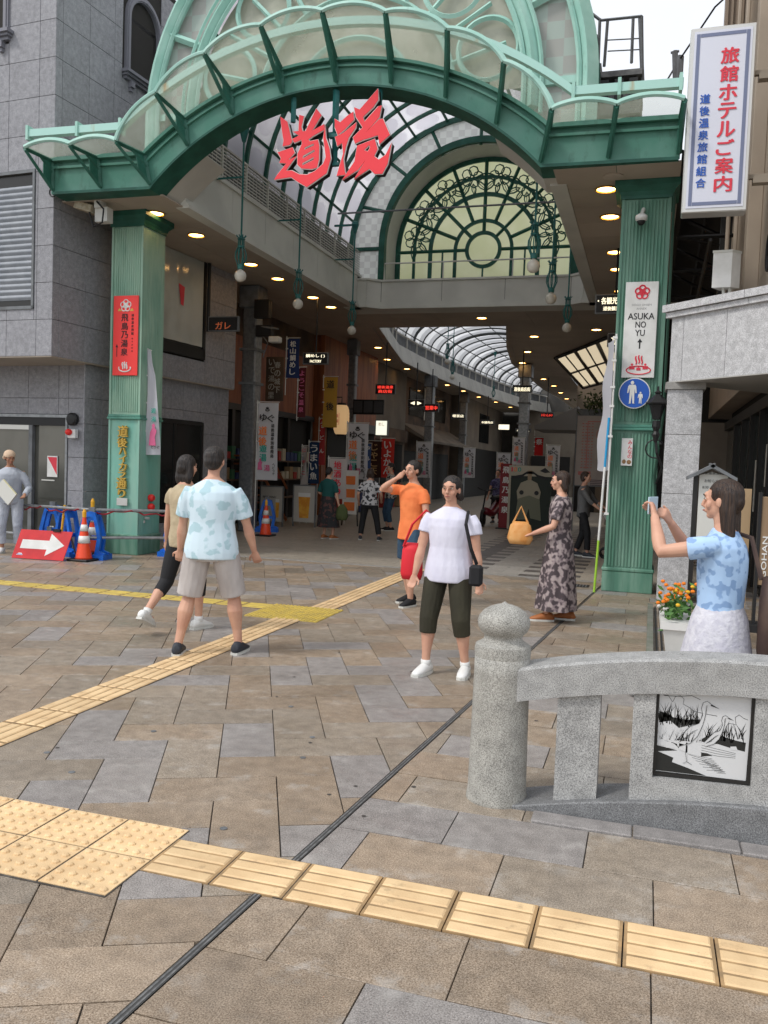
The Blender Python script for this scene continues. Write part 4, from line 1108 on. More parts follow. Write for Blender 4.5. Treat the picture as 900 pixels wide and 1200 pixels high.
# ================================================================== STREET BUILDINGS (left side and end)
M_bwall = mat('dim brown shop wall', (.15, .095, .06), .8, col2=(.07, .052, .04), scale=1.5)
M_wood = mat('reddish wood panel', (.36, .12, .045), .5, col2=(.24, .075, .03), scale=2, stretch=(3, 3, .4))
M_gw = mat('dim grey wall', (.20, .17, .135), .8, col2=(.15, .125, .10), scale=1.)
def shop(nm, label, x, y0, y1, z1, m_, parts):
    t = thing(nm, label, 'building', (x, (y0+y1)/2, 0))
    MB().box(x-4, x, y0, y1-.02, 0, z1).build('wall', m_, t)
    for pn, a, c in parts: a.build(pn, c, t)
    return t
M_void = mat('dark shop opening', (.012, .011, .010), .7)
M_dglass = mat('dark shop glass', (.02, .022, .022), .08, spec=.6)
shop('souvenir_shop', 'dark shopfront with a wooden stair past the grey wall, hung with banners', -9.9, 17.0, 24.5, 5.55, M_bwall,
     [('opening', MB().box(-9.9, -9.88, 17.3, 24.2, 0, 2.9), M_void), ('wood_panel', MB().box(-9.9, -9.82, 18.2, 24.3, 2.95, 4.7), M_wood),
      ('transom', MB().box(-9.9, -9.75, 17.2, 24.3, 2.85, 3.0), M_dark)] +
     [('shop_post', MB().box(-9.9, -9.76, 17.25+i*1.7, 17.4+i*1.7, 0, 2.85), M_dark) for i in range(5)] +
     [('shelf', MB().box(-9.88, -9.6, 17.6, 24., .6+i*.5, .64+i*.5), M_bwall) for i in range(3)])
shop('wood_clad_shop', 'shop clad in red brown timber beside the lantern, lit from above', -9.6, 24.6, 30.0, 5.55, M_wood,
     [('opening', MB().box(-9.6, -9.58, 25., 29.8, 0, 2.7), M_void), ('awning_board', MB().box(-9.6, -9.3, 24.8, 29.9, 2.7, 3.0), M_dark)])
shop('grey_tiled_shop', 'plain grey tiled shop between the timber shop and the dark windows', -9.9, 30.1, 35.0, 5.55, M_gw,
     [('opening', MB().box(-9.9, -9.88, 30.6, 34.6, 0, 2.5), M_void), ('fascia_board', MB().box(-9.9, -9.7, 30.3, 34.8, 2.6, 3.1), M_bwall)])
shop('tiled_roof_shop', 'old shop with a low tiled lean-to roof halfway down the arcade', -10.2, 35.1, 45.0, 5.55, M_bwall,
     [('opening', MB().box(-10.2, -10.18, 35.5, 44.6, 0, 2.3), M_void),
      ('lean_to_roof', MB().prism([(-10.2, 3.5), (-8.9, 2.75), (-8.9, 2.65), (-10.2, 3.3)], 35.3, 44.8), M_gw),
      ('window', MB().box(-10.2, -10.15, 36.5, 43.5, 3.9, 5.1), M_dglass)] + [('blind', MB().box(-10.14, -10.1, 38.9, 39.6, 3.8, 5.3), M_ceil2)])
shop('far_shop', 'pale rendered shop near the bend at the end of the arcade', -9.6, 45.1, 62.6, 5.55, M_gw,
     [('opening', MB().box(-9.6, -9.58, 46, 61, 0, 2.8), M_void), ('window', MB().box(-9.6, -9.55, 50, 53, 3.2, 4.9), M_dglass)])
# end block and right-hand buildings beyond
t = thing('end_block', 'dim brown building with lit shops closing the far end of the arcade', 'building', (-3.5, 50, 0))
MB().box(-7.6, -1.6, 56.5, 58.3, 0, 5.5).build('wall', M_gw, t)
for i in range(4): MB().box(-7.3+i*1.4, -6.2+i*1.4, 56.4, 56.5, 0, 2.6).build('shopfront', M_void, t)
t = thing('brown_corner_building', 'brown block with a low awning on the right side of the arcade', 'building', (-1.5, 36, 0))
MB().box(-2.9, 3, 36, 44, 0, 5.45).build('wall', mat('brown render', (.15, .11, .075), .8, col2=(.12, .09, .06), scale=1), t)
MB().prism([(-4.2, 3.35), (-2.6, 4.1), (-2.6, 3.2), (-4.2, 3.2)], 33.0, 35.9).build('awning', mat('grey awning', (.14, .13, .12), .7), t)
MB().box(-2.85, -2.0, 35.94, 36.02, 0, 2.4).build('door', M_void, t)
t = thing('dark_side_shops', 'dark shopfronts behind the map board along the right of the street', 'building', (1, 26, 0))
MB().box(.35, 4, 22.5, 35.9, 0, 4.2).build('wall', M_bwall, t)
MB().box(-1.2, .34, 27.6, 28.2, 0, 3.1).build('return_wall', M_gw, t)
# dark truss roof seen in the slot between right column and tan building
t = thing('truss_roof', 'black steel truss roof in the gap between the green column and the tan building', 'roof', (1., 20, 4))
b = MB(); b.add([(.25, 13.2, 6.3), (1.6, 13.2, 5.6), (1.6, 30, 4.4), (.25, 30, 4.9)], [(0, 1, 2, 3)]); b.build('roof_sheet', mat('black roof sheet', (.03, .028, .025), .7), t)
b = MB()
for i in range(8):
    y = 13.4+i*1.6; z = 6.0-i*.12; b.tube([(.25, y, z), (1.6, y, z-.7)], .03, 4); b.tube([(.25, y, z-.9), (1.6, y, z-.9)], .03, 4); b.tube([(.25, y, z-.9), (1.6, y+1.6, z-.8)], .02, 4)
for z in (0, -.9): b.tube([(.7, 13.2, 5.9+z), (.7, 26, 5.0+z)], .03, 4)
b.build('truss', M_black, t)
b = MB().box(.2, 3.5, 21.9, 22.1, 0, 5.6).build('back_wall', M_void, t)

# pillars along the street
def pillar(x, y, w, label, z=5.5):
    t = thing('steel_pillar', label, 'pillar', (x, y, 0), group='steel pillars along the arcade')
    MB().box(x-w/2, x+w/2, y-w/2, y+w/2, 0, z, .03).build('shaft', M_steel, t)
    MB().box(x-w*.7, x+w*.7, y-w*.7, y+w*.7, z-.5, z-.02, .02).build('head_box', M_gsteel, t)
    for zz in (4.05, 3.3): MB().box(x-w*.62, x+w*.62, y-w*.62, y+w*.62, zz, zz+.06).build('clamp', M_gsteel, t)
    return t
pillar(-8.62, 17.6, .34, 'thick grey steel pillar with clamps at the end of the grey granite wall')
pillar(-8.95, 25.4, .24, 'slim grey pillar beside the lit paper lantern')
pillar(-8.95, 35.4, .34, 'grey pillar next to the dark upper windows halfway along the left')
pillar(-9.2, 43.5, .34, 'pale pillar by the small square lit sign')
pillar(-4.42, 31.6, .36, 'grey pillar standing behind the photo board in the middle of the street')
# street clutter: cameras on the pillar head
t = thing('pillar_camera', 'cluster of cameras and floodlights clamped to the thick grey pillar head', 'camera', (-8.3, 17.5, 4.7))
b = MB(); b.box(-8.45, -8.1, 17.3, 17.45, 4.75, 5.15).box(-8.42, -8.05, 17.35, 17.5, 4.35, 4.6); b.build('floodlight', M_black, t)
b = MB(); b.tube([(-8.5, 17.4, 4.6), (-7.85, 17.3, 4.5)], .02, 6); b.tube([(-8.3, 17.4, 4.4), (-8.1, 17.3, 4.2), (-8.25, 17.4, 3.9)], .012, 6); b.build('arm', M_gsteel, t)
MB().box(-8.05, -7.8, 17.2, 17.4, 4.2, 4.33, .02).build('camera_body', M_off, t)

# ================================================================== LEFT GRANITE BUILDING (turned 4 degrees)
S_wall = stone('grey granite cladding', (.285, .285, .305), (.22, .22, .235), (.35, .35, .375), 90, .6, .05, bump=.35, vein=.15)
LB = thing('granite_building', 'large grey granite clad building with roller shutter and arched windows at the left', 'building', (-8.9, 11.2, 0), R(-4), local=True)
PW, PH = .60, .565
panels = []
def rect_minus(rs, h):
    out = []
    for (a0, a1, z0, z1) in rs:
        h0, h1, k0, k1 = h
        if h0 >= a1 or h1 <= a0 or k0 >= z1 or k1 <= z0: out.append((a0, a1, z0, z1)); continue
        if a0 < h0: out.append((a0, h0, z0, z1))
        if h1 < a1: out.append((h1, a1, z0, z1))
        m0, m1 = max(a0, h0), min(a1, h1)
        if z0 < k0: out.append((m0, m1, z0, k0))
        if k1 < z1: out.append((m0, m1, k1, z1))
    return [r_ for r_ in out if r_[1]-r_[0] > .02 and r_[3]-r_[2] > .02]
zr = [(3.11+i*PH, 3.11+(i+1)*PH) for i in range(12)]
def clad(face, a_edges, zrows, holes, off=0.):
    for z0, z1 in zrows:
        for a0, a1 in zip(a_edges[:-1], a_edges[1:]):
            rs = [(a0, a1, z0, z1)]
            for h in holes: rs = rect_minus(rs, h)
            for r_ in rs: panels.append((face, off, *r_))
shut = (-3.2, -.36, 3.86, 5.98); awin = (-1.6, -.95, 8.02, 9.6)
clad('f', [-3.91, -3.31, -2.71, -2.11, -1.51, -.91, -.31, -.0], zr, [shut, (-1.75, -.93, 7.95, 9.9)])
sw = (1.55, 2.6, 7.98, 9.9)
side_e = [0, .15, .75, 1.35, 1.95, 2.55, 3.15, 3.75, 4.35, 4.95, 5.42]
clad('s', side_e, zr, [sw, (2.2, 4.25, 3.55, 5.6)])
zl = [(0, .42), (.42, .985), (.985, 1.55), (1.55, 2.115), (2.115, 2.545), (2.545, 3.11)]
clad('f', [-.58, -.24, -.135], zl, [], 1.05)
clad('f', [-3.6, -2.9, -2.15, -1.45, -.79, -.58], [(2.27, 2.545), (2.545, 3.11)], [], 1.05)
clad('s', [.92+.0, 1.35, 1.95, 2.55, 3.15, 3.75, 4.35, 4.95, 5.42], zl, [(2.6, 4.45, .35, 2.35)], -.135)
for (face, off, a0, a1, z0, z1) in panels:
    g = .003; b = MB()
    if face == 'f': b.box(a0+g, a1-g, off, off+.025, z0+g, z1-g, .003)
    else: b.box(off-.025, off, a0+g, a1-g, z0+g, z1-g, .003)
    b.build('granite_panel', S_wall, LB)
# overhanging upper floors and the recess
MB().box(-4.2, -.022, .022, 1.3, 3.13, 10).box(-4.2, -.030, 1.0, 5.41, 3.13, 10).box(-.6, -.16, 1.072, 5.41, 0, 3.12).box(-4.2, -.6, 1.072, 5.41, 2.28, 3.12).box(-4.2, -.6, 1.6, 5.41, 0, 2.28).build('building_core', M_joint, LB)
MB().box(-4.2, -.01, .01, 1.06, 3.095, 3.115).box(-.14, -.01, 1.0, 5.4, 3.095, 3.115).build('overhang_soffit', M_ceil, LB)
# window recess shells: cover cores behind the openings
M_shut = mat('grey roller shutter', (.27, .29, .32), .5, .1, col2=(.22, .24, .27), scale=5)
sh = MB().box(-3.2, -.38, .012, .02, 3.9, 5.9).build('roller_shutter', M_dark, LB)
z = 3.98; b = MB()
while z < 5.72:
    b.add([(-3.2, .005, z), (-.40, .005, z), (-.40, -.012, z+.035), (-3.2, -.012, z+.035), (-3.2, -.014, z+.05), (-.40, -.014, z+.05), (-.40, .004, z+.085), (-3.2, .004, z+.085)], [(0, 1, 2, 3), (3, 2, 5, 4), (4, 5, 6, 7)]); z += .088
b.build('shutter_slats', M_shut, sh)
MB().box(-3.2, -.36, -.02, .02, 5.93, 5.98).box(-.40, -.36, -.02, .02, 3.84, 5.93).box(-3.2, -.36, -.02, .02, 3.84, 3.89).build('shutter_frame', M_gsteel, sh)
def arch_window(face, a0, a1, z0, zs, nm='arched_window'):
    """rectangular lower part to zs then a half circle; grid glazing, mouldings and bracketed sill"""
    def P(a, d, z): return (a, -d, z) if face == 'f' else (d, a, z)
    def bx(b, a_, c_, d0, d1, z_, w_):
        p, q = P(a_, d0, z_), P(c_, d1, w_); b.box(p[0], q[0], p[1], q[1], z_, w_); return b
    am, r = (a0+a1)/2, (a1-a0)/2
    w = bx(MB(), a0, a1, -.10, -.09, z0, zs)
    b = w; n = 16
    b.add([P(am-r*math.cos(PI*i/n), -.09, zs+r*math.sin(PI*i/n)) for i in range(n+1)], [tuple(range(n+1))])
    wo_ = b.build(nm, mat('amber dark glass', (.10, .075, .05), .2, col2=(.06, .045, .03), scale=2, spec=.7), LB)
    b = MB(); k = 5
    for i in range(1, k): a = a0+(a1-a0)*i/k; bx(b, a-.007, a+.007, -.085, -.06, z0, zs)
    z = z0+.12
    while z < zs: bx(b, a0, a1, -.085, -.065, z, z+.014); z += .115
    b.build('glazing_bar', M_dark, wo_)
    b = MB(); bx(b, a0, a1, -.09, -.03, zs-.03, zs+.03); bx(b, a0, a1, -.09, -.04, (z0+zs)/2-.02, (z0+zs)/2+.02); bx(b, a0, a0+.05, -.09, -.02, z0, zs); bx(b, a1-.05, a1, -.09, -.02, z0, zs); b.build('window_sash', M_dark, wo_)
    b = MB()
    for d0, d1, w0, w1 in ((-.10, .035, 0, .10), (.035, .05, .02, .07)):
        pts = [(a0-w0, z0)]+[(am-(r+w0)*math.cos(PI*i/n), zs+(r+w0)*math.sin(PI*i/n)) for i in range(n+1)]+[(a1+w0, z0)]
        pt2 = [(a0-w1, z0)]+[(am-(r+w1)*math.cos(PI*i/n), zs+(r+w1)*math.sin(PI*i/n)) for i in range(n+1)]+[(a1+w1, z0)]
        q = MB().band(pts, pt2, d0, d1)
        q.v = [Vector(P(p.x, p.y, p.z)) for p in q.v]; b.add(q.v, q.f)
    b.build('window_surround', mat('lilac grey moulding', (.20, .20, .23), .5), wo_)
    b = MB(); bx(b, a0-.19, a1+.19, -.05, .14, z0-.05, z0); bx(b, a0-.16, a1+.16, -.05, .10, z0-.09, z0-.05); bx(b, a0-.13, a1+.13, -.05, .06, z0-.14, z0-.09)
    for a in (a0-.02, a1-.08): bx(b, a, a+.10, -.02, .08, z0-.24, z0-.14); bx(b, a+.02, a+.08, -.02, .05, z0-.30, z0-.24)
    b.build('window_sill', MAT['lilac grey moulding'], wo_)
arch_window('f', -1.68, -1.02, 8.12, 9.4)
arch_window('s', 1.72, 2.48, 8.12, 9.05)
# fabric-screened show window on the side wall
sw_ = MB().box(-.03, -.005, 2.2, 4.25, 3.6, 5.5).build('show_window', M_dark, LB)
b = MB(); n = 22
b.strip([(.026+.010*math.sin(i*1.3), 2.25+i*(1.86/n), 3.82) for i in range(n+1)], [(.024+.008*math.sin(i*1.1+1), 2.25+i*(1.86/n), 5.49) for i in range(n+1)])
b.build('fabric_screen', mat('pale reflecting sheet', (.52, .54, .50), .15, col2=(.40, .42, .39), scale=1.1, spec=.5), sw_, smooth=True)
b = MB(); b.box(0, .03, 4.13, 4.22, 3.6, 5.5).box(0, .03, 2.2, 4.22, 3.58, 3.78); b.build('window_frame', M_black, sw_)
b = MB()
for a in (2.5, 3.25):
    b.add([(.042, a, 4.98-(a-2.5)*.1), (.042, a+.20, 4.94-(a-2.5)*.1), (.042, a+.17, 4.58-(a-2.5)*.1), (.042, a+.08, 4.60-(a-2.5)*.1)], [(0, 1, 2, 3)])
b.build('reflected_pennant', M_redink, sw_)
b = MB().box(-.16, -.134, 2.6, 4.45, .35, 2.32).build('side_window', M_dglass, LB)
b2 = MB().box(-.135, -.11, 2.6, 4.45, 2.27, 2.34).box(-.135, -.11, 4.39, 4.45, .35, 2.3).box(-.135, -.11, 3.45, 3.5, .35, 2.3).build('window_frame', M_dark, b)
# glazed entrance in the recess
ent = MB().box(-3.6, -.6, 1.12, 1.14, .02, 2.2).build('glazed_entrance', mat('dusky door glass', (.055, .056, .048), .07, col2=(.11, .11, .095), scale=.9, spec=.7), LB)
MB().box(-3.6, -.58, 1.03, 1.10, 2.215, 2.265).box(-.62, -.58, 1.03, 1.10, 0, 2.215).build('entrance_frame', M_steel, ent)
MB().box(-3.6, -.62, 1.05, 1.12, 2.08, 2.21).build('entrance_header', M_black, ent)
MB().box(-1.42, -1.34, 1.04, 1.11, 0, 2.08).box(-3.6, -.62, 1.05, 1.11, .0, .06).build('door_stile', M_gsteel, ent)
MB().box(-3.0, -1.44, 1.06, 1.11, 2.0, 2.08).build('door_rail', M_alu, ent)
for (a, z) in ((-1.05, 1.15), (-1.05, .35)): MB().box(a-.14, a+.14, 1.112, 1.118, z-.02, z).build('glass_stripe', M_off, ent)
b = MB().box(-1.06, -.84, 1.100, 1.112, 1.20, 1.56).build('notice', M_white, ent)
MB().add([(-1.05, 1.097, 1.54), (-.85, 1.097, 1.54), (-.85, 1.097, 1.24)], [(0, 1, 2)]).build('notice_triangle', M_redink, b)
o = MB(); o.lathe([(.11, 0), (.11, .05), (.08, .07), (.02, .075)], n=18).move(Matrix.Translation((-.45, 1.03, 2.19)) @ Matrix.Rotation(PI/2, 4, 'X'))
al = thing('alarm_bell', 'dark round alarm bell on the granite wall above the red warning lamp', 'bell', (0, 0, 0))
ORI[al.name] = (0, 0, 0)
RL = Matrix.Translation((-8.9, 11.2, 0)) @ Matrix.Rotation(R(-4), 4, 'Z')
o.move(RL); o.build('bell_dome', M_black, al)
al2 = thing('warning_lamp', 'small red domed warning lamp on a white box beside the entrance frame', 'lamp', (0, 0, 0))
MB().box(-.50, -.34, .94, 1.03, 1.87, 2.02, .01).move(RL).build('lamp_box', M_white, al2)
MB().ell((-.45, .92, 1.97), .06, .06, .055).move(RL).build('red_dome', M_red, al2, smooth=True)
# ================================================================== SIGNS ON THE GATEWAY
def emblem(mb, cx, cz, r, y, n=6, w=None):
    """knotted five-petal flower crest"""
    w = w or r*.09
    for i in range(5):
        a = 2*PI*i/5 + PI/2
        c_ = (cx+math.cos(a)*r*.55, cz+math.sin(a)*r*.55)
        mb.tube([(c_[0]+math.cos(t)*r*.42, y, c_[1]+math.sin(t)*r*.42) for t in [2*PI*k/14 for k in range(14)]], w, 4, True)
        b_ = a+PI/5
        mb.tube([(cx+math.cos(b_)*r*.2+math.cos(t)*r*.22, y, cz+math.sin(b_)*r*.2+math.sin(t)*r*.22) for t in [2*PI*k/10 for k in range(10)]], w*.8, 4, True)
    return mb
def onsen(mb, cx, cz, w, y, dish=True, th=None):
    th = th or w*.045
    for i in (-1, 0, 1):
        x = cx+i*w*.17
        mb.tube([(x+math.sin(k*1.05)*w*.035, y, cz-w*.10+k*w*.085+(0 if i else w*.05)) for k in range(7)], [th*(.5+.7*math.sin(PI*(k+1)/8)) for k in range(7)], 5)
    if dish: mb.tube([(cx-w*.5*math.cos(t), y, cz-w*.02-w*.26*math.sin(t)) for t in [PI*(-.12+1.24*k/14) for k in range(15)]], th, 5)
    return mb
YS = 11.985
s = thing('red_bath_sign', 'red vertical sign with white crest and hot spring mark on the left column', 'sign', (-8.115, 11.99, 3.5))
MB().box(-8.345, -7.885, YS, YS+.02, 2.90, 4.17, .004).build('sign_board', M_signred, s)
b = MB(); emblem(b, -8.115, 4.01, .10, YS-.003, w=.009); b.build('white_crest', M_white, s)
b = MB(); onsen(b, -8.115, 3.02, .22, YS-.003, th=.011); b.build('hot_spring_mark', M_white, s)
b = MB(); text_col(b, '飛鳥乃湯泉', -8.13, 3.885, .125, YS-.001, .137); 
b.box(-8.272, -8.262, YS-.004, YS, 3.20, 3.36); b.add([(-8.29, YS-.004, 3.35), (-8.244, YS-.004, 3.35), (-8.267, YS-.004, 3.40)], [(0, 1, 2)]); b.build('black_lettering', M_ink, s)
b = MB(); text_col(b, '道後温泉別館', -7.985, 3.88, .045, YS-.001, .058, depth=.002); text_col(b, 'あすかのゆ', -7.985, 3.50, .025, YS-.001, .05, depth=.002); b.build('small_lettering', M_ink, s)
b = MB()
for q in (-1, 1): b.add([(-8.115+q*.07, YS-.003, 3.925), (-8.115+q*.15, YS-.003, 3.925), (-8.115+q*.12, YS-.003, 3.97)], [(0, 1, 2)])
b.build('gold_leaves', M_gold, s)

XW = -.18
s = thing('white_bath_sign', 'white vertical sign reading ASUKA NO YU with red crest on the right column', 'sign', (XW, 11.99, 3.5))
MB().box(XW-.215, XW+.205, YS-.005, YS+.02, 2.90, 4.17, .004).build('sign_board', M_white, s)
y = YS-.008
b = MB(); emblem(b, XW, 4.03, .095, y, w=.011); onsen(b, XW, 3.10, .22, y, False, .010)
b.tube([(XW+.155*math.cos(t), y, 3.0+.055*math.sin(t)) for t in [2*PI*k/28 for k in range(28)]], .008, 4, True)
for dx, z, k in ((-.085, 3.02, 1), (0, 3.005, .8), (.085, 3.02, 1)):
    b.ell((XW+dx, y, z+.055*k), .016*k, .003, .016*k, 10, 6); b.box(XW+dx-.034*k, XW+dx+.034*k, y-.003, y+.003, z-.008, z+.035*k)
b.build('red_marks', M_redink, s)
b = MB(); text_into(b, 'ASUKA', (XW, 3.715), .34, .085, y+.004, offset=.012); text_into(b, 'NO', (XW, 3.605), .135, .082, y+.004, offset=.012); text_into(b, 'YU', (XW-.005, 3.495), .125, .082, y+.004, offset=.012)
b.box(XW-.009, XW+.009, y, y+.003, 3.285, 3.38); b.add([(XW-.033, y, 3.37), (XW+.033, y, 3.37), (XW, y, 3.42)], [(0, 1, 2)]); b.build('black_lettering', M_ink, s)
b = MB(); text_into(b, 'DOGO ONSEN', (XW, 3.865), .25, .026, y+.004, depth=.002); text_into(b, 'ANNEX', (XW, 3.815), .13, .026, y+.004, depth=.002); b.build('grey_lettering', mat('grey print', (.25, .25, .25), .6), s)

s = thing('footpath_sign', 'round blue pedestrian sign with adult and child below the white sign', 'sign', (-.20, 11.96, 2.69))
b = MB(); b.lathe([(.205, 0), (.205, .012), (.200, .014)], n=40).move(Matrix.Translation((-.215, 11.955, 2.69)) @ Matrix.Rotation(PI/2, 4, 'X')); b.build('sign_disc', M_white, s)
b = MB(); b.lathe([(.192, .013), (.192, .017)], n=40).move(Matrix.Translation((-.215, 11.955, 2.69)) @ Matrix.Rotation(PI/2, 4, 'X')); b.build('blue_field', M_blue, s)
def figure(b, cx, z0, h, y):
    P = lambda pts: b.prism([(cx+a*h, z0+c*h) for a, c in pts], y, y+.003)
    P([(-.13, .82), (.13, .82), (.17, .74), (.20, .46), (.14, .45), (.11, .66), (.10, .48), (.11, 0), (.16, -.01), (.04, -.01), (.0, .42), (-.04, -.01), (-.16, -.01), (-.11, 0), (-.10, .48), (-.11, .66), (-.16, .45), (-.21, .46), (-.18, .74)])
    b.ell((cx, y, z0+.91*h), .075*h, .004, .085*h, 12, 8)
b = MB(); figure(b, -.245, 2.555, .30, 11.932); figure(b, -.135, 2.555, .155, 11.932); b.build('white_figures', M_white, s)
s = thing('column_sticker', 'small white sticker with red lettering on the lower right column', 'sticker', (-.30, 11.99, 2.0))
MB().box(-.345, -.20, 11.98, 11.99, 1.72, 2.09, .01).build('sticker_sheet', M_white, s)
b = MB(); text_col(b, 'みんなの', -.235, 2.06, .055, 11.979, .062, depth=.002); b.build('red_lettering', M_redink, s)
b = MB(); b.ell((-.305, 11.978, 1.775), .025, .003, .03, 10, 6).ell((-.24, 11.978, 1.77), .03, .003, .03, 10, 6); b.build('printed_faces', mat('print brown', (.3, .17, .08), .7), s)

s = thing('gilded_lettering', 'gold relief lettering of the shopping street name on the lower left column', 'lettering', (-8.13, 12.0, 1.5))
zt = 2.10
for ch, h in zip('道後ハイカラ通り', (.195, .165, .12, .12, .125, .12, .19, .14)):
    b = MB(); text_into(b, ch, (-8.13+.01*math.sin(zt*9), zt-h/2), .19 if ch in '道後通' else .14, h*.95, 12.018, offset=.03, depth=.035); b.build('gold_character', M_gold, s); zt -= h
# hotel association sign at the top right
hs = thing('hotel_sign', 'tall white lightbox sign with red and blue Japanese lettering on steel brackets', 'sign', (.60, 11.0, 5.85))
hx0, hx1, hz0, hz1 = .235, .965, 4.76, 6.92
MB().box(hx0, hx1, 11.0, 11.24, hz0, hz1, .012).build('sign_case', M_alu, hs)
MB().box(hx0+.045, hx1-.045, 10.992, 10.999, hz0+.05, hz1-.05).build('sign_face', mat('pale blue acrylic', (.70, .72, .82), .3), hs)
b = MB(); g = mat('blue grey print', (.18, .21, .33), .6)
for a in (hx0+.07, hx1-.11): b.box(a, a+.04, 10.988, 10.991, hz0+.08, hz1-.08)
for z in (hz0+.08, hz1-.12): b.box(hx0+.115, hx1-.115, 10.988, 10.991, z, z+.04)
b.build('printed_border', g, hs)
b = MB(); text_col(b, '旅館ホテルご案内', .685, 6.66, .195, 10.988, .212, offset=.03, sx=1.05); b.build('red_lettering', M_redink, hs)
b = MB(); text_col(b, '道後温泉旅館組合', .435, 6.14, .115, 10.988, .140, offset=.02); b.build('blue_lettering', M_blueink, hs)
b = MB()
for z in (6.35, 5.15): MB().box(.96, 1.25, 11.08, 11.14, z, z+.05).box(1.02, 1.25, 11.05, 11.17, z-.06, z+.005).build('bracket', mat('weathered bracket', (.28, .24, .19), .6), hs)

# black name signs under the soffit
def hang_sign(nm, label, x0, x1, y, z0, z1, lines, rod=True, mt=None, face=M_black, tilt=0, frame=M_gsteel):
    t = thing(nm, label, 'sign', ((x0+x1)/2, y, z0))
    MB().box(x0, x1, y, y+.08, z0, z1, .006).build('sign_case', frame, t)
    MB().box(x0+.02, x1-.02, y-.003, y-.0005, z0+.02, z1-.02).build('sign_face', face, t)
    b = MB(); e = 0
    for (tx, cx, cz, w, h) in lines:
        text_into(b, tx, (x0+(x1-x0)*cx, z0+(z1-z0)*cz), (x1-x0)*w, (z1-z0)*h, y-.003, offset=.015, depth=.003)
    b.build('lettering', mt or M_litsign, t)
    if rod: MB().tube([((x0+x1)/2, y+.04, z1), ((x0+x1)/2, y+.04, 5.49)], .02, 6).build('hanging_rod', M_black, t)
    return t
M_litsign = mat('lit cream lettering', (1., .92, .68), .5, emit=1.1)
M_litred = mat('lit red lettering', (1., .06, .04), .5, emit=1.0)
M_litorange = mat('dim orange lettering', (.75, .18, .07), .5, emit=.12)
p = PY(698, 345, 15.4); q = PY(745, 367, 15.4)
hang_sign('guide_sign', 'black framed sign for sightseeing guidance hanging behind the right column', p.x, q.x, 15.4, q.z, p.z, [('・各観光ご案内', .5, .66, .88, .36), ('道後観光案内所', .56, .26, .72, .22)], True)
p = PY(712, 390, 17.4); q = PY(760, 406, 17.4)
hang_sign('inn_sign', 'smaller black sign with large lit character, half behind the white banner', p.x, q.x, 17.4, q.z, p.z, [('旅館', .4, .45, .62, .62)], False)
p = PY(244, 371, 15.35); q = PY(279, 388, 15.35)
t = hang_sign('katakana_sign', 'small black sign with dim orange katakana on a black pole by the show window', p.x, q.x, 15.35, q.z, p.z, [('ガレ', .5, .38, .5, .5)], False, M_litorange)
b = MB(); b.tube([(p.x-.02, 15.39, q.z), (p.x-.02, 15.39, 5.49)], .035, 8); b.build('sign_pole', M_black, t)
far_signs = [
 (355, 413, 384, 427, 19.0, [('鯛めし ( )', .5, .70, .75, .32), ('FACTORY', .52, .26, .45, .22)], 'small black and white sign hanging left of the blue banner row', None),
 (440, 450, 463, 462, 26., [('道後温泉', .5, .7, .8, .3), ('商店街', .5, .28, .7, .34)], 'black sign with red and white bands beside the timber wall', M_litred),
 (478, 468, 497, 477, 31., [('◀ ▶', .5, .5, .7, .5)], 'small black sign with two white arrows in the far left row', None),
 (497, 473, 514, 483, 33., [('営業中', .5, .5, .8, .5)], 'small black sign with red lit letters in the far left row', M_litred),
 (529, 484, 545, 491, 38., [('喫茶店', .5, .5, .8, .5)], 'small black sign with three white characters before the tiled roof', None),
 (563, 492, 579, 498, 45., [('本舗売店', .5, .5, .85, .5)], 'thin black sign with fine white letters before the far pillar', None),
 (584, 497, 597, 504, 45., [], 'small square box sign glowing cream near the far pillar', 'box'),
 (601, 451, 623, 460, 28., [('道後商店街', .5, .42, .85, .55)], 'bright cream lit sign in front of the grey middle pillar', None),
 (633, 483, 649, 490, 36., [('いらっしゃい', .5, .5, .8, .5)], 'glowing red letter sign on the right of the middle pillar', M_litred),
 (604, 502, 622, 507, 40., [('お茶処', .5, .5, .8, .5)], 'thin dim sign bar crossing the middle pillar', None)]
for (u0, v0, u1, v1, Y, lines, lab, m_) in far_signs:
    p, q = PY(u0, v0, Y), PY(u1, v1, Y)
    if m_ == 'box':
        hang_sign('box_sign', lab, p.x, q.x, Y, q.z, p.z, [], False, face=M_litsign)
    else: hang_sign('shop_sign', lab, p.x, q.x, Y, q.z, p.z, lines, True, m_)

# wall-mounted lit panel and dark screens by the timber shop
p, q = PY(440, 492, 27.), PY(454, 511, 27.)
t = thing('lit_menu_box', 'upright glowing cream menu box on the timber wall', 'sign', ((p.x+q.x)/2, 27, q.z))
MB().box(p.x, q.x, 27, 27.15, q.z, p.z).build('box_case', M_gsteel, t); MB().box(p.x+.03, q.x-.03, 26.985, 26.998, q.z+.03, p.z-.03).build('lit_face', mat('lit menu face', (.95, .95, .78), .5, emit=.9), t)
b = MB(); text_into(b, 'めし', ((p.x+q.x)/2, p.z-.14), .2, .12, 26.985); b.build('lettering', M_redink, t)
p, q = PY(414, 468, 25.), PY(449, 486, 25.)
t = thing('dark_screen', 'dark wide screen in a frame beside the slim pillar', 'screen', ((p.x+q.x)/2, 25, q.z))
MB().box(p.x, q.x, 25, 25.1, q.z, p.z).build('screen_frame', M_black, t)
w = q.x-p.x
for i in range(3): MB().box(p.x+.03+w/3*i, p.x+w/3*(i+1)-.03, 24.985, 24.998, q.z+.06, p.z-.05).build('screen_panel', mat('dim screen', (.07, .075, .08), .3), t)

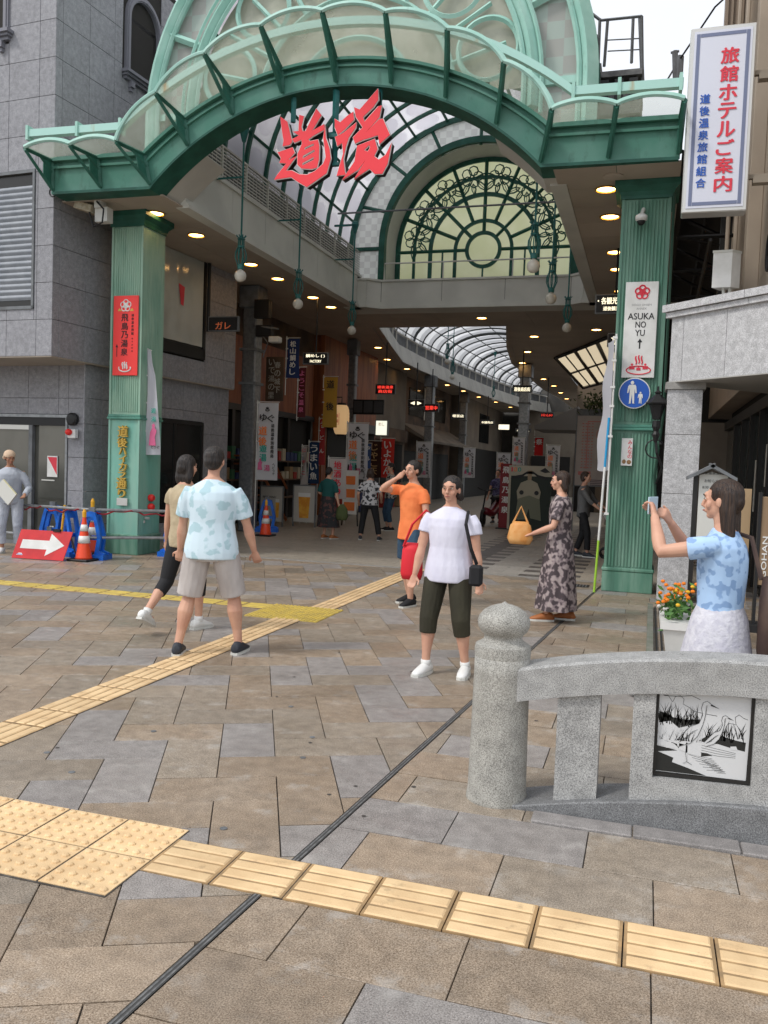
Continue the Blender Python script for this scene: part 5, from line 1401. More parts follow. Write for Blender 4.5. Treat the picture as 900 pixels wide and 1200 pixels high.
# ================================================================== BANNERS
def banner(label, u0, v0, u1, v1, Y, col, chars, ink, size=None, sway=.02, pole_to=None, nm='banner', cols=None, depth=0):
    """cloth banner on a pole; placed in the plane y=Y between two measured corners"""
    p, q = PY(u0, v0, Y), PY(u1, v1, Y); x0, x1, z0, z1 = p.x, q.x, q.z, p.z
    t = thing(nm, label, 'banner', (x0, Y, 0 if pole_to is None else pole_to))
    N, Mz = 6, 14; b = MB(); vs = []
    for j in range(Mz+1):
        for i in range(N+1):
            f, g_ = i/N, j/Mz; vs.append((x0+(x1-x0)*f, Y+sway*math.sin(3*f+5*g_)*1.5*(.3+g_), z1+(z0-z1)*g_))
    b.add(vs, [(j*(N+1)+i, j*(N+1)+i+1, (j+1)*(N+1)+i+1, (j+1)*(N+1)+i) for j in range(Mz) for i in range(N)])
    o = b.build('cloth', mat('cloth %.2f %.2f %.2f' % col, col, .85, trans=.25), t, smooth=True)
    b = MB(); b.tube([(x0-.02, Y, (0 if pole_to is None else pole_to)), (x0-.02, Y, z1+.06)], .012, 6); b.tube([(x0-.03, Y, z1+.02), (x1+.02, Y, z1+.02)], .008, 6)
    for k in range(5): z = z0+(z1-z0)*k/4; b.box(x0-.035, x0+.02, Y-.012, Y+.012, z-.015, z+.015)
    b.build('pole', M_off, t)
    h = (z1-z0); n = max(1, len(chars)); sz = size or min((x1-x0)*.72, h*.88/n/1.1)
    b = MB()
    if chars: text_col(b, chars, (x0+x1)/2+.01, z1-h*.06, sz, Y-sway*2.2-.004, (h*.88)/n, offset=.02)
    if chars: b.build('lettering', ink, t)
    if cols:
        for k, (c2, i2, xf, zf, s2) in enumerate(cols):
            b = MB(); text_col(b, c2, x0+(x1-x0)*xf, z1-h*zf, s2, Y-sway*2.2-.004, s2*1.15, offset=.02); b.build('lettering', i2, t)
    return t
M_orange = mat('orange print', (.85, .22, .05), .6); M_greenink = mat('green print', (.03, .35, .28), .6); M_pinkink = mat('rose print', (.6, .12, .25), .6); M_whiteink = mat('white print', (.75, .75, .72), .6)
wh = (.60, .60, .62)
def white_banner(label, u0, v0, u1, v1, Y, k=1.):
    p, q = PY(u0, v0, Y), PY(u1, v1, Y); w = q.x-p.x; h = p.z-q.z
    return banner(label, u0, v0, u1, v1, Y, wh, '', M_ink, cols=[('♨', M_ink, .5, .05, w*.22), ('ゆ', M_ink, .30, .14, w*.36), ('ぐ', M_ink, .68, .15, w*.36), ('道後', M_orange, .30, .30, w*.42), ('遊湯', M_greenink, .34, .54, w*.36), ('道後温泉別館飛鳥', M_ink, .78, .27, w*.17), ('湯', M_pinkink, .55, .80, w*.30), ('へどうぞ', M_ink, .88, .78, w*.12)])
_wb = white_banner
def white_banner(*a):
    t = _wb(*a); p, q = PY(a[1], a[2], a[5]), PY(a[3], a[4], a[5]); w = q.x-p.x; h = p.z-q.z; cx, z0 = p.x+w*.22, q.z+h*.13
    b = MB(); b.prism([(cx-w*.12, z0), (cx+w*.12, z0), (cx+w*.07, z0+h*.06), (cx+w*.10, z0+h*.10), (cx+w*.03, z0+h*.115), (cx+w*.05, z0+h*.135), (cx, z0+h*.15), (cx-w*.05, z0+h*.135), (cx-w*.03, z0+h*.115), (cx-w*.10, z0+h*.09)], a[5]-.06, a[5]-.056); b.build('kimono_figure', M_pinkink, t)
white_banner('white banner with orange and green characters beside the thick grey pillar', 303, 472, 324, 563, 17.1)
white_banner('white banner with orange and green characters under the paper lantern', 408, 496, 430, 562, 21.4)
white_banner('white banner head showing above the crowd left of the far dark windows', 489, 518, 504, 560, 33.)
white_banner('white banner head showing by the low tiled roof', 544, 525, 556, 560, 38.)
white_banner('white banner left of the middle pillar and above the photo board', 602, 513, 614, 545, 30.)
white_banner('white banner on the right of the middle pillar', 641, 522, 655, 560, 32.)
white_banner('white banner behind the dark red sign near the scooter', 583, 531, 597, 566, 34.)
banner('navy blue banner with white brush characters hanging high by the stair', 337, 397, 350, 443, 18.9, (.02, .04, .14), '松山鯛めし', M_whiteink, pole_to=3.2)
banner('dark red lettered strip hanging beside the navy banner', 350.5, 431, 357, 489, 19.0, (.10, .015, .02), 'ようこそ温泉', M_pinkink, pole_to=2.6)
banner('mustard yellow banner with two black characters hanging over the lantern', 380, 442, 394, 501, 21.2, (.50, .30, .05), '道後', M_ink, size=.22, pole_to=3.6)
banner('red narrow banner with white characters standing under the yellow banner', 375, 491, 380, 545, 21.6, (.45, .05, .05), 'うどん', M_whiteink)
banner('navy banner with white characters low beside the stair', 363, 518, 373, 567, 21.0, (.02, .05, .12), 'うまい魚', M_whiteink)
banner('thin white pole banner with red edge leaning by the stair', 355, 523, 359, 568, 20.6, (.5, .48, .46), 'じゃこ', M_redink, sway=.04)
banner('white banner with big red characters standing low behind the teal dressed woman', 386, 537, 405, 585, 19.2, (.60, .56, .54), '地酒あり', M_redink)
banner('brown banner with gold brush letters behind the patterned shirts', 431, 517, 446, 560, 23.6, (.05, .02, .015), 'じゃこ天', mat('tan print', (.5, .33, .15), .6))
banner('bright red banner with white letters right of the brown banner', 447, 514, 461, 560, 23.9, (.60, .04, .03), 'いよかん', M_whiteink)
banner('blue and red thin banner in front of the white lantern banner', 429, 520, 434, 562, 22.0, (.05, .10, .25), 'タルト', M_whiteink)
banner('deep red hanging banner on the right of the middle pillar', 627, 513, 636, 534, 34., (.55, .02, .02), '祭', M_whiteink, pole_to=3.2)
# calligraphy board
t = thing('calligraphy_board', 'dark wooden board with white running calligraphy beside the thick pillar', 'sign', (-8.9, 19, 3.3))
p, q = PY(312, 418, 19.2), PY(331, 470, 19.2)
MB().box(p.x, q.x, 19.2, 19.26, q.z, p.z, .01).build('board', M_bwall, t)
b = MB(); text_col(b, 'いで湯の里', (p.x*2+q.x)/3, p.z-.05, .16, 19.199, .2, offset=.0); text_col(b, '春の城下', (p.x+q.x*2)/3, p.z-.12, .16, 19.199, .2); b.build('lettering', mat('chalk print', (.5, .48, .42), .7), t)
# paper lantern
p = PY(400, 492, 22.2)
t = thing('paper_lantern', 'tall cream paper lantern, lit, hanging beside the slim pillar', 'lantern', (p.x, p.y, p.z))
b = MB(); prof = []
for i in range(19): z = -.40+i*.80/18; r = .215*math.sqrt(max(.05, 1-(z/.46)**4))+(.006 if i % 2 else 0); prof.append((r, z))
b.lathe(prof, (p.x, p.y, p.z), 22); b.build('paper_shade', mat('lit lantern paper', (.85, .62, .34), .8, emit=.35, trans=.3), t, smooth=True)
MB().lathe([(.12, .38), (.12, .46)], (p.x, p.y, p.z), 16).lathe([(.12, -.46), (.12, -.38)], (p.x, p.y, p.z), 16).build('lantern_rim', M_black, t)
b = MB(); text_col(b, '道', p.x-.05, p.z+.14, .09, p.y-.225, .13); text_col(b, '湯', p.x-.05, p.z+.0, .09, p.y-.225, .13)
b.tube([(p.x-.11, p.y-.22, p.z+.17), (p.x+.01, p.y-.22, p.z+.17), (p.x+.01, p.y-.22, p.z-.14), (p.x-.11, p.y-.22, p.z-.14)], .006, 4, True); b.build('red_mark', M_redink, t)
MB().tube([(p.x, p.y, p.z+.46), (p.x, p.y, p.z+.62), (p.x-.5, p.y+.1, p.z+.62)], .015, 6).build('lantern_arm', M_black, t)
# sandwich boards
for (u0, v0, u1, v1, Y, lab, glass_) in ((306, 570, 330, 614, 19.4, 'white menu board with a yellow drink, left one beside the striped cone', .3), (345, 569, 368, 611, 19.8, 'white menu board showing a big glass of orange beer', 1.)):
    p, q = PY(u0, v0, Y), PY(u1, v1, Y); t = thing('menu_board', lab, 'menu board', ((p.x+q.x)/2, Y, 0), group='menu boards')
    w = q.x-p.x; z1 = p.z
    MB().box(p.x, q.x, Y, Y+.03, .12, z1).build('board', mat('poster paper', (.52, .50, .45), .6), t)
    MB().box(p.x-.03, p.x, Y-.01, Y+.04, .0, z1+.02).box(q.x, q.x+.03, Y-.01, Y+.04, 0, z1+.02).box(p.x, q.x, Y-.01, Y+.04, z1, z1+.03).build('frame', M_gsteel, t)
    b = MB(); g_ = glass_; cx = p.x+w*(.5 if g_ == 1. else .78); b.prism([(cx-w*.28*g_, .75 if g_ == 1 else .6), (cx+w*.28*g_, .75 if g_ == 1 else .6), (cx+w*.22*g_, .22), (cx-w*.22*g_, .22)], Y-.004, Y-.001); b.build('printed_drink', mat('beer print', (.72, .28, .03), .5, col2=(.85, .45, .06), scale=6), t)
    b = MB(); b.box(cx-w*.29*g_, cx+w*.29*g_, Y-.006, Y-.002, .75 if g_ == 1 else .6, .85 if g_ == 1 else .68); b.build('printed_foam', M_whiteink, t)
    if g_ < 1: b = MB(); text_into(b, 'BEER MENU', (p.x+w*.4, z1-.25), w*.6, .05, Y-.002); b.build('lettering', M_ink, t)
# framed boards right of the teal woman and brochure stand
p, q = PY(402, 563, 21.), PY(414, 608, 21.)
t = thing('poster_easel', 'easel with pale printed posters behind the black and white blouse', 'easel', (p.x, 21, 0))
MB().box(p.x, q.x+.1, 21, 21.04, .3, 1.45).build('board', M_whiteink, t)
MB().tube([(p.x, 21, 0), (p.x+.12, 21.05, 1.6)], .02, 4).tube([(q.x+.12, 21, 0), (q.x, 21.05, 1.6)], .02, 4).build('easel_leg', M_black, t)
b = MB()
for i in range(3): b.box(p.x+.05, q.x+.02, 20.99, 20.998, .4+i*.34, .62+i*.34)
b.build('printed_photo', M_orange, t)
# goods stacked on and under the shop shelves at the left
rr = random.Random(31)
cols_ = [mat('carton tan', (.32, .22, .12), .8), mat('carton red', (.38, .04, .03), .7), mat('carton cream', (.50, .45, .34), .7), mat('carton green', (.05, .16, .08), .7), mat('carton navy', (.04, .06, .16), .7)]
for i in range(46):
    y = 17.7+(i % 23)*.275; z = (1.14, 1.64)[i//23]; w_ = rr.uniform(.07, .11); h_ = rr.uniform(.12, .34)
    ck = rr.randrange(5); o = MB().box(-9.80, -9.62, y-w_, y+w_, z+.002, z+h_).build('gift_box', cols_[ck])
    tag(o, '%s %s gift box on the %s shelf of the dim stair shop, %s part' % ('tall' if h_ > .23 else 'low', ('tan', 'red', 'cream', 'green', 'navy')[ck], 'upper' if i//23 else 'lower', ('nearest', 'middle', 'farthest')[(i % 23)//8]), 'box', 'gift boxes on the shop shelves')
for i, (x, y, k) in enumerate(((-9.3, 25.4, 0), (-9.3, 26.3, 2), (-9.35, 27.4, 4), (-9.5, 31.2, 1), (-9.5, 32.6, 0), (-9.5, 34.0, 2))):
    t = thing('display_table', ['table with red cloth and stacked sweets under the timber wall', 'table with cream cloth next to the red one', 'table with dark blue cloth under the timber wall', 'table with red cloth before the grey tiled shop', 'tan table in the middle of the grey tiled shop', 'cream table at the far end of the grey tiled shop'][i], 'table', (x, y, 0))
    MB().box(x-.3, x+.25, y-.38, y+.38, .02, .78, .01).build('table_cloth', cols_[[1, 2, 4, 1, 0, 2][i]], t)
    b = MB()
    for a in range(4):
        for c in range(2): b.box(x-.2+c*.2, x-.04+c*.2, y-.32+a*.17, y-.19+a*.17, .782, .84+.1*rr.random()+.05*c)
    b.build('stacked_goods', cols_[(i+2) % 5], t, kind='stuff')
# stair going up in the souvenir shop
t = thing('wooden_stair', 'dark wooden stair with a handrail rising inside the shop on the left', 'stair', (-9.4, 19.5, 0))
for i in range(9): MB().box(-9.85+i*.0, -9.2, 20.9-i*.26, 21.15-i*.26, .1+i*.2, .14+i*.2).build('tread', M_wood, t)
b = MB(); b.bar((-9.2, 21.1, .9), (-9.2, 18.8, 2.75), .05); b.bar((-9.2, 21.1, .05), (-9.2, 18.8, 1.9), .06); b.build('handrail', M_wood, t)

# map board, standee, red standing sign
p, q = PY(677, 487, 24.), PY(735, 562, 24.)
t = thing('map_board', 'large pale map board with pink printed lines and a legend', 'map board', ((p.x+q.x)/2, 24, 0))
MB().box(p.x, q.x, 24, 24.05, q.z-.2, p.z).build('board', mat('map paper', (.46, .40, .36), .6, col2=(.40, .34, .31), scale=3), t)
MB().box(p.x-.03, p.x, 23.98, 24.06, 0, p.z+.03).box(p.x, q.x, 23.98, 24.06, p.z, p.z+.03).box(p.x, q.x, 23.98, 24.06, q.z-.23, q.z-.2).build('frame', M_gsteel, t)
b = MB(); w = q.x-p.x; h = p.z-q.z
for i in range(16):
    for j in range(4):
        b.box(p.x+w*(.10+.06*j)+.01*(i % 3), p.x+w*(.135+.06*j), 23.993, 23.998, p.z-h*(.12+.047*i), p.z-h*(.135+.047*i))
b.box(p.x+w*.2, p.x+w*.8, 23.992, 23.998, p.z-h*.085, p.z-h*.10).box(p.x+w*.2, p.x+w*.215, 23.992, 23.998, p.z-h*.09, p.z-h*.85).box(p.x+w*.78, p.x+w*.8, 23.992, 23.998, p.z-h*.09, p.z-h*.5)
b.tube([(p.x+w*.5+.17*math.cos(a), 23.99, p.z-h*.30+.17*math.sin(a)) for a in [2*PI*k/20 for k in range(20)]], .008, 4, True)
b.box(p.x+w*.06, p.x+w*.3, 23.992, 23.998, q.z+.08, q.z+.18); b.build('printed_route', mat('pink print', (.55, .18, .16), .6), t)
b = MB()
for i in range(7): x = p.x+w*(.42+.07*i); b.box(x, x+.03, 23.992, 23.998, p.z-h*(.72-.05*i), p.z-h*(.62-.05*i))
for i in range(4): b.box(p.x+w*.3, p.x+w*.75, 23.992, 23.998, q.z-.06-i*.045, q.z-.04-i*.045)
b.build('printed_notes', mat('dark violet print', (.10, .06, .09), .6), t)
t = thing('street_shrub', 'dark leafy shrub spilling over the top of the map board', 'shrub', (-1.7, 25, 3.8))
b = MB(); rr = random.Random(3)
pc_ = PY(706, 474, 25.)
for i in range(420):
    c_ = pc_+Vector((rr.gauss(0, .30), rr.gauss(0, .2), rr.gauss(0, .17))); d = Vector((rr.uniform(-1, 1), rr.uniform(-1, 1), rr.uniform(-1, 1))).normalized()*.07; e = d.orthogonal().normalized()*.03
    b.add([c_-d, c_+e, c_+d, c_-e], [(0, 1, 2, 3)])
b.build('foliage', mat('dark leaves', (.03, .06, .018), .6, col2=(.06, .10, .03), scale=9), t)
MB().box(pc_.x-.7, pc_.x+.6, 24.9, 25.3, pc_.z-.32, pc_.z-.14).build('planter_trough', M_gsteel, t)
YB = 23.0
p, q = PY(597, 545, YB), PY(644, 612, YB)
t = thing('photo_board', 'cut-out photo board with a painted white robe under a curved roof picture', 'photo board', ((p.x+q.x)/2, YB, 0))
w = q.x-p.x; z1 = p.z; cx = (p.x+q.x)/2
MB().box(p.x, q.x, YB, YB+.05, 0.02, z1).build('board', mat('board dark green', (.02, .03, .022), .6), t)
MB().box(p.x, q.x, YB-.006, YB-.001, z1-.28, z1).box(p.x, p.x+.06, YB-.006, YB-.001, 0.02, z1-.28).build('printed_header', mat('board cream', (.46, .42, .33), .6), t)
b = MB(); b.prism([(p.x+.05, z1-.36), (cx-.25, z1-.34), (cx-.1, z1-.22), (cx+.1, z1-.22), (cx+.25, z1-.34), (q.x-.05, z1-.36), (q.x-.12, z1-.29), (cx+.22, z1-.24), (cx+.08, z1-.15), (cx-.08, z1-.15), (cx-.22, z1-.24), (p.x+.12, z1-.29)], YB-.012, YB-.008)
b.prism([(q.x-.32, z1-.13), (q.x-.18, z1-.04), (q.x-.04, z1-.16), (q.x-.18, z1-.18)], YB-.012, YB-.008); b.build('printed_roof', M_ink, t)
b = MB(); text_into(b, '1', (p.x+.08, z1-.11), .04, .12, YB-.008, offset=.02); b.build('lettering', M_redink, t)
b = MB(); text_into(b, '0', (p.x+.17, z1-.11), .09, .12, YB-.008, offset=.02); b.build('lettering', M_orange, t)
b = MB(); text_into(b, '0', (p.x+.28, z1-.11), .09, .12, YB-.008, offset=.02); b.build('lettering', M_greenink, t)
MB().prism([(cx-.30, .75), (cx-.34, 1.05), (cx-.24, 1.28), (cx-.06, 1.36), (cx+.04, 1.36), (cx+.2, 1.28), (cx+.3, 1.05), (cx+.26, .75)], YB-.012, YB-.007).build('painted_robe', mat('painted cream', (.40, .37, .28), .7), t)
MB().prism([(cx-.36, .28), (cx-.30, .85), (cx, .95), (cx+.28, .85), (cx+.34, .28), (cx+.05, .34), (cx, .6), (cx-.08, .3)], YB-.016, YB-.012).build('painted_trousers', mat('painted sage', (.20, .21, .15), .7), t)
b = MB()
for sx in (-.21, .19): b.lathe([(.06, 0), (.06, .006)], n=14).move(Matrix()) if False else b.prism([(cx+sx+.06*math.cos(a), 1.02+.06*math.sin(a)) for a in [2*PI*k/14 for k in range(14)]], YB-.02, YB-.016)
b.build('face_hole', M_black, t)
b = MB(); b.prism([(cx-.06, 1.36), (cx-.07, 1.62), (cx+.05, 1.62), (cx+.04, 1.36)], YB-.012, YB-.007); b.build('painted_head', mat('painted skin', (.4, .3, .2), .7), t)
p, q = PY(587, 543, 23.2), PY(597, 612, 23.2)
t = thing('standing_name_sign', 'dark red standing sign with white vertical bath house name', 'sign', ((p.x+q.x)/2, 23.2, 0))
MB().box(p.x, q.x, 23.2, 23.25, .03, p.z).build('board', mat('dark red board', (.22, .015, .02), .6), t)
b = MB(); text_col(b, '飛鳥乃湯泉', (p.x+q.x)/2, p.z-.08, .19, 23.199, .27, offset=.03); b.build('lettering', M_whiteink, t)
MB().box(p.x-.05, q.x+.05, 23.05, 23.4, 0, .03).build('foot', M_black, t)
# parked scooter
p = G(582, 613)
sc = Vector((p.x, 24.2, 0)); sc.x = PY(578, 600, 24.2).x
t = thing('parked_scooter', 'dark scooter parked beside the dark red standing sign', 'scooter', sc)
b = MB()
for dx in (-.55, .55): b.tube([(sc.x+dx*.35, sc.y+dx+.22*math.cos(a), .24+.22*math.sin(a)) for a in [2*PI*k/18 for k in range(18)]], .05, 8, True)
b.build('wheel', M_black, t)
MB().loft([((sc.x-.15, sc.y-.5, .45), .12, .10), ((sc.x-.05, sc.y-.1, .35), .15, .10), ((sc.x+.1, sc.y+.3, .6), .16, .16), ((sc.x+.18, sc.y+.6, .75), .10, .1)], 12).build('body', mat('scooter red', (.15, .01, .02), .3), t, smooth=True)
MB().tube([(sc.x-.22, sc.y-.6, .3), (sc.x-.15, sc.y-.42, 1.0), (sc.x-.4, sc.y-.35, 1.08)], .025, 6).tube([(sc.x-.15, sc.y-.42, 1.0), (sc.x+.15, sc.y-.38, 1.08)], .02, 6).build('handlebar', M_black, t)
MB().loft([((sc.x, sc.y+.0, .78), .12, .05), ((sc.x+.12, sc.y+.5, .84), .13, .06)], 10).build('seat', M_black, t, smooth=True)
# banner on the blue-white-green pole by the right column and banner at the left column
t = thing('edge_on_banner', 'white banner seen edge-on with a thin white pole, in front of the right column', 'banner', (-.62, 11.75, 0))
b = MB(); N = 16
vs = []
for j in range(N+1):
    z = 4.1-1.75*j/N; a = .02*math.sin(j*.9)
    for i in range(5): f = i/4; vs.append((-.50-f*.10+a*f-.08*f*(j/N), 11.78+f*.42, z-.02*math.sin(f*3)))
b.add(vs, [(j*5+i, j*5+i+1, (j+1)*5+i+1, (j+1)*5+i) for j in range(N) for i in range(4)]); b.move(Matrix.Translation((0, 0, -.70))); b.build('cloth', mat('cloth white', (.66, .66, .72), .85, trans=.3), t, smooth=True)
b = MB(); b.tube([(-.49, 11.76, 1.05), (-.475, 11.76, 3.45)], .012, 6)
for z in (1.07, 2.1, 2.5, 2.75, 3.1, 3.4): b.box(-.52, -.46, 11.74, 11.78, z-.015, z+.015)
b.build('pole', M_white, t)
t = thing('striped_pole', 'slanting pole banded blue, white and lime green at the foot of the right column', 'pole', (-.60, 11.85, 0))
P0, P1 = Vector((-.60, 11.8, 0)), Vector((-.52, 11.8, 2.35))
for nm, a, c_, m_ in (('lime_band', 0, .30, mat('lime paint', (.35, .62, .05), .5)), ('white_band', .30, .72, M_white), ('blue_band', .72, 1., mat('sky blue paint', (.02, .32, .62), .5))):
    MB().tube([P0.lerp(P1, a), P0.lerp(P1, c_)], [.016, .016], 10).build(nm, m_, t)
# banner by the left column, pole leaning
t = thing('column_banner', 'white banner hanging from a leaning white pole beside the left column', 'banner', (-7.68, 12.2, 0))
p_top = PY(170, 408, 12.2); p_bot = PY(164, 597, 12.2)
b = MB(); b.tube([p_bot, p_top+Vector((0, 0, .03))], .012, 6); b.tube([p_top, PY(178, 411, 12.2)], .008, 6)
for v in (409, 440, 472, 505): q = PY(171.5-(v-409)*.02, v, 12.2); b.box(q.x-.03, q.x+.03, 12.185, 12.215, q.z-.012, q.z+.012)
b.build('pole', M_white, t)
vs = []; prof = [(171, 410, 177), (172, 425, 178.5), (173, 440, 182), (173, 460, 183.5), (172, 480, 185), (171, 500, 186.5), (169.5, 520, 188), (169, 533, 188)]
b = MB()
for u0, v, u1 in prof:
    for i in range(5): q = PY(u0+(u1-u0)*i/4, v, 12.2+.03*math.sin(i*1.7+v*.05)); vs.append(q)
b.add(vs, [(j*5+i, j*5+i+1, (j+1)*5+i+1, (j+1)*5+i) for j in range(len(prof)-1) for i in range(4)]); b.build('cloth', MAT['cloth white'], t, smooth=True)
b = MB(); q = PY(180, 478, 12.15); text_col(b, '遊', q.x, q.z, .09, 12.15, .1); q = PY(180, 488, 12.15); text_col(b, '湯', q.x, q.z, .09, 12.15, .1); b.build('green_lettering', M_greenink, t)
b = MB(); q = PY(180, 496, 12.15); b.prism([(q.x-.08, q.z-.36), (q.x+.05, q.z-.36), (q.x+.03, q.z-.22), (q.x+.06, q.z-.12), (q.x+.02, q.z-.07), (q.x+.03, q.z-.03), (q.x, q.z), (q.x-.03, q.z-.03), (q.x-.02, q.z-.07), (q.x-.06, q.z-.15)], 12.146, 12.15); b.build('rose_print', M_pinkink, t)
b = MB(); q = PY(182, 524, 12.15); text_into(b, 'どうぞ', (q.x, q.z), .15, .05, 12.15); b.build('black_lettering', M_ink, t)
# ================================================================== STONE RAILING IN FRONT
S_gran = stone('bridge granite', (.36, .36, .352), (.17, .17, .17), (.52, .52, .51), 190, .6, .02, stain=(.27, .265, .25), bump=.3, vein=.3)
S_grand = stone('bridge granite worn', (.345, .335, .305), (.17, .165, .15), (.50, .49, .45), 190, .7, .02, stain=(.20, .18, .15), bump=.35, vein=.35)
rl = thing('stone_railing', 'grey granite bridge railing with an arched handrail and inset picture panel', 'railing', (0.0, 4.08, 0))
bl = thing('stone_post', 'round granite end post with an onion shaped cap at the head of the railing', 'stone post', (-.62, 4.10, 0))
bx_, by_ = -.625, 4.10
MB().lathe([(.150, -.02), (.148, .01), (.142, .05), (.138, .30), (.134, .62), (.134, .70)], (bx_, by_, 0), 40).build('shaft', S_grand, bl, smooth=True)
prof = [(.134, .70), (.136, .735), (.132, .757), (.108, .770), (.094, .782), (.090, .795), (.096, .808), (.112, .822), (.124, .845), (.127, .868), (.120, .895), (.100, .920), (.072, .938), (.040, .950), (.018, .955), (.008, .962), (.001, .966)]
MB().lathe(prof, (bx_, by_, 0), 40).build('onion_cap', S_grand, bl, smooth=True)
smooth(bl.children[0], 50) if bl.children else None
def railz(x): # underside of the handrail
    t = max(0, (x+.55)); return .505+.245*t-.105*t*t
def curbz(x):
    t = max(0, x+.53); return .012+.235*t-.085*t*t
N = 26; x0, x1 = -.535, 1.35
def rail_band(z0f, z1f, y0, y1, xs0, xs1, nm, m_, ch=.008):
    b = MB(); xs = [xs0+(xs1-xs0)*i/N for i in range(N+1)]
    vs = []
    for x in xs:
        a, c = z0f(x), z1f(x)
        vs += [(x, y0, a), (x, y0, c-ch), (x, y0+ch, c), (x, y1-ch, c), (x, y1, c-ch), (x, y1, a)]
    fs = []
    for i in range(N):
        for k in range(6): l_ = (k+1) % 6; fs.append((i*6+k, (i+1)*6+k, (i+1)*6+l_, i*6+l_))
    fs += [tuple(range(5, -1, -1)), tuple(range(N*6, N*6+6))]
    b.add(vs, fs); return b.build(nm, m_, rl)
rail_band(railz, lambda x: railz(x)+.158, 4.0, 4.20, x0, x1, 'handrail', S_gran, .012)
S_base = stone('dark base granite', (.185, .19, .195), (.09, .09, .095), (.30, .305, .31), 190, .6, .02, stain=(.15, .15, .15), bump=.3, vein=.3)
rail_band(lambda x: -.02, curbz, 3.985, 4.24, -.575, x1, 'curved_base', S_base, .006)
for a, c in ((-.345, -.15), (.72, .915)):
    b = MB(); b.add([(a, 4.03, curbz(a)-.01), (c, 4.03, curbz(c)-.01), (c, 4.17, curbz(c)-.01), (a, 4.17, curbz(a)-.01), (a, 4.03, railz(a)+.01), (c, 4.03, railz(c)+.01), (c, 4.17, railz(c)+.01), (a, 4.17, railz(a)+.01)],
        [(0, 3, 2, 1), (4, 5, 6, 7), (0, 1, 5, 4), (1, 2, 6, 5), (2, 3, 7, 6), (3, 0, 4, 7)]); b.build('baluster', S_gran, rl)
# panel frame round the picture
fx0, fx1, pz0, pz1 = -.005, .615, .228, .628
px0, px1 = .093, .508
b = MB()
def slab4(a, c, za0, zc0, za1, zc1, y0, y1): b.add([(a, y0, za0), (c, y0, zc0), (c, y1, zc0), (a, y1, za0), (a, y0, za1), (c, y0, zc1), (c, y1, zc1), (a, y1, za1)], [(0, 3, 2, 1), (4, 5, 6, 7), (0, 1, 5, 4), (1, 2, 6, 5), (2, 3, 7, 6), (3, 0, 4, 7)])
slab4(fx0, px0, curbz(fx0)-.01, curbz(px0)-.01, railz(fx0)+.01, railz(px0)+.01, 4.02, 4.18)
slab4(px1, fx1, curbz(px1)-.01, curbz(fx1)-.01, railz(px1)+.01, railz(fx1)+.01, 4.02, 4.18)
slab4(px0, px1, curbz(px0)-.01, curbz(px1)-.01, pz0, pz0+.012, 4.021, 4.179)
b.build('panel_frame', S_gran, rl)
MB().box(px0-.0, px1, 4.06, 4.17, .20, .70).build('panel_back', S_gran, rl)
fz0 = lambda x: pz0+.002+(x-px0)*.03
for (a, c, z0_, z1_) in ((px0+.001, px0+.014, .232, .634), (px1-.014, px1-.001, .244, .646)): MB().box(a, c, 4.045, 4.062, z0_, z1_).build('picture_frame', M_dark, rl)
b = MB(); slab4(px0+.014, px1-.014, .228+.004, .24+.004, .247, .258, 4.046, 4.0615); slab4(px0+.014, px1-.014, .622, .634, .640, .652, 4.046, 4.0615); b.build('picture_frame', M_dark, rl)
# the picture: two herons in reeds by a stream, etched black on white
qx, qz, qw, qh = px0+.016, .250, px1-px0-.032, .372
def pic(u, v): # traced in the crop 60..800 x 100..745
    return (qx+(u-75)/720*qw, qz+(1-(v-100)/640)*qh + (u-75)/720*.012)
MB().prism([pic(60, 100), pic(806, 100), pic(790, 745), pic(50, 735)][::-1], 4.052, 4.059).build('picture', mat('etched white tile', (.62, .63, .64), .35), rl)
b = MB(); yk = 4.0515
def inkpoly(pts): b.add([(*(lambda p: (p[0], yk, p[1]))(pic(*p)),) for p in pts], [tuple(range(len(pts)))])
def inkline(pts, w=.0011, closed=False): b.tube([(pic(*p)[0], yk, pic(*p)[1]) for p in pts], w, 4, closed)
inkpoly([(52, 530), (160, 545), (240, 560), (80, 580), (210, 620), (200, 655), (330, 690), (480, 738), (50, 732)])
inkpoly([(400, 470), (460, 430), (520, 400), (600, 420), (700, 440), (775, 450), (770, 520), (650, 500), (560, 480), (470, 478), (420, 470)])
inkpoly([(75, 260), (130, 270), (190, 300), (300, 310), (400, 300), (410, 330), (340, 350), (240, 380), (170, 330), (80, 350)])
inkpoly([(120, 485), (200, 500), (250, 540), (350, 575), (430, 590), (520, 575), (480, 560), (400, 555), (330, 520), (240, 510)])
rr = random.Random(11)
for i in range(120):
    if i < 70: bx0, by0, s_ = rr.uniform(78, 420), rr.uniform(300, 370), 1
    else: bx0, by0, s_ = rr.uniform(420, 770), rr.uniform(400, 470), .8
    ln = rr.uniform(70, 150)*s_; le = rr.uniform(-.6, .6)
    inkpoly([(bx0-4, by0), (bx0+4, by0), (bx0+le*ln*.4+2, by0-ln*.55), (bx0+le*ln, by0-ln), (bx0+le*ln*.4-3, by0-ln*.55)])
for cl_ in ([(100, 130), (140, 130), (180, 180), (200, 135), (240, 125), (270, 150), (265, 190), (310, 210), (350, 235), (350, 265)], [(110, 135), (250, 130), (330, 118), (400, 145)], [(620, 325), (640, 310), (690, 318), (680, 260), (710, 238), (745, 262), (780, 272)], [(340, 235), (420, 250), (540, 262)]): inkline(cl_)
for k in range(7):
    inkline([(300+k*30, 560+k*22), (420+k*25, 590+k*16), (520+k*18, 600+k*15), (440+k*20, 622+k*14), (560+k*12, 650+k*9)], .0007)
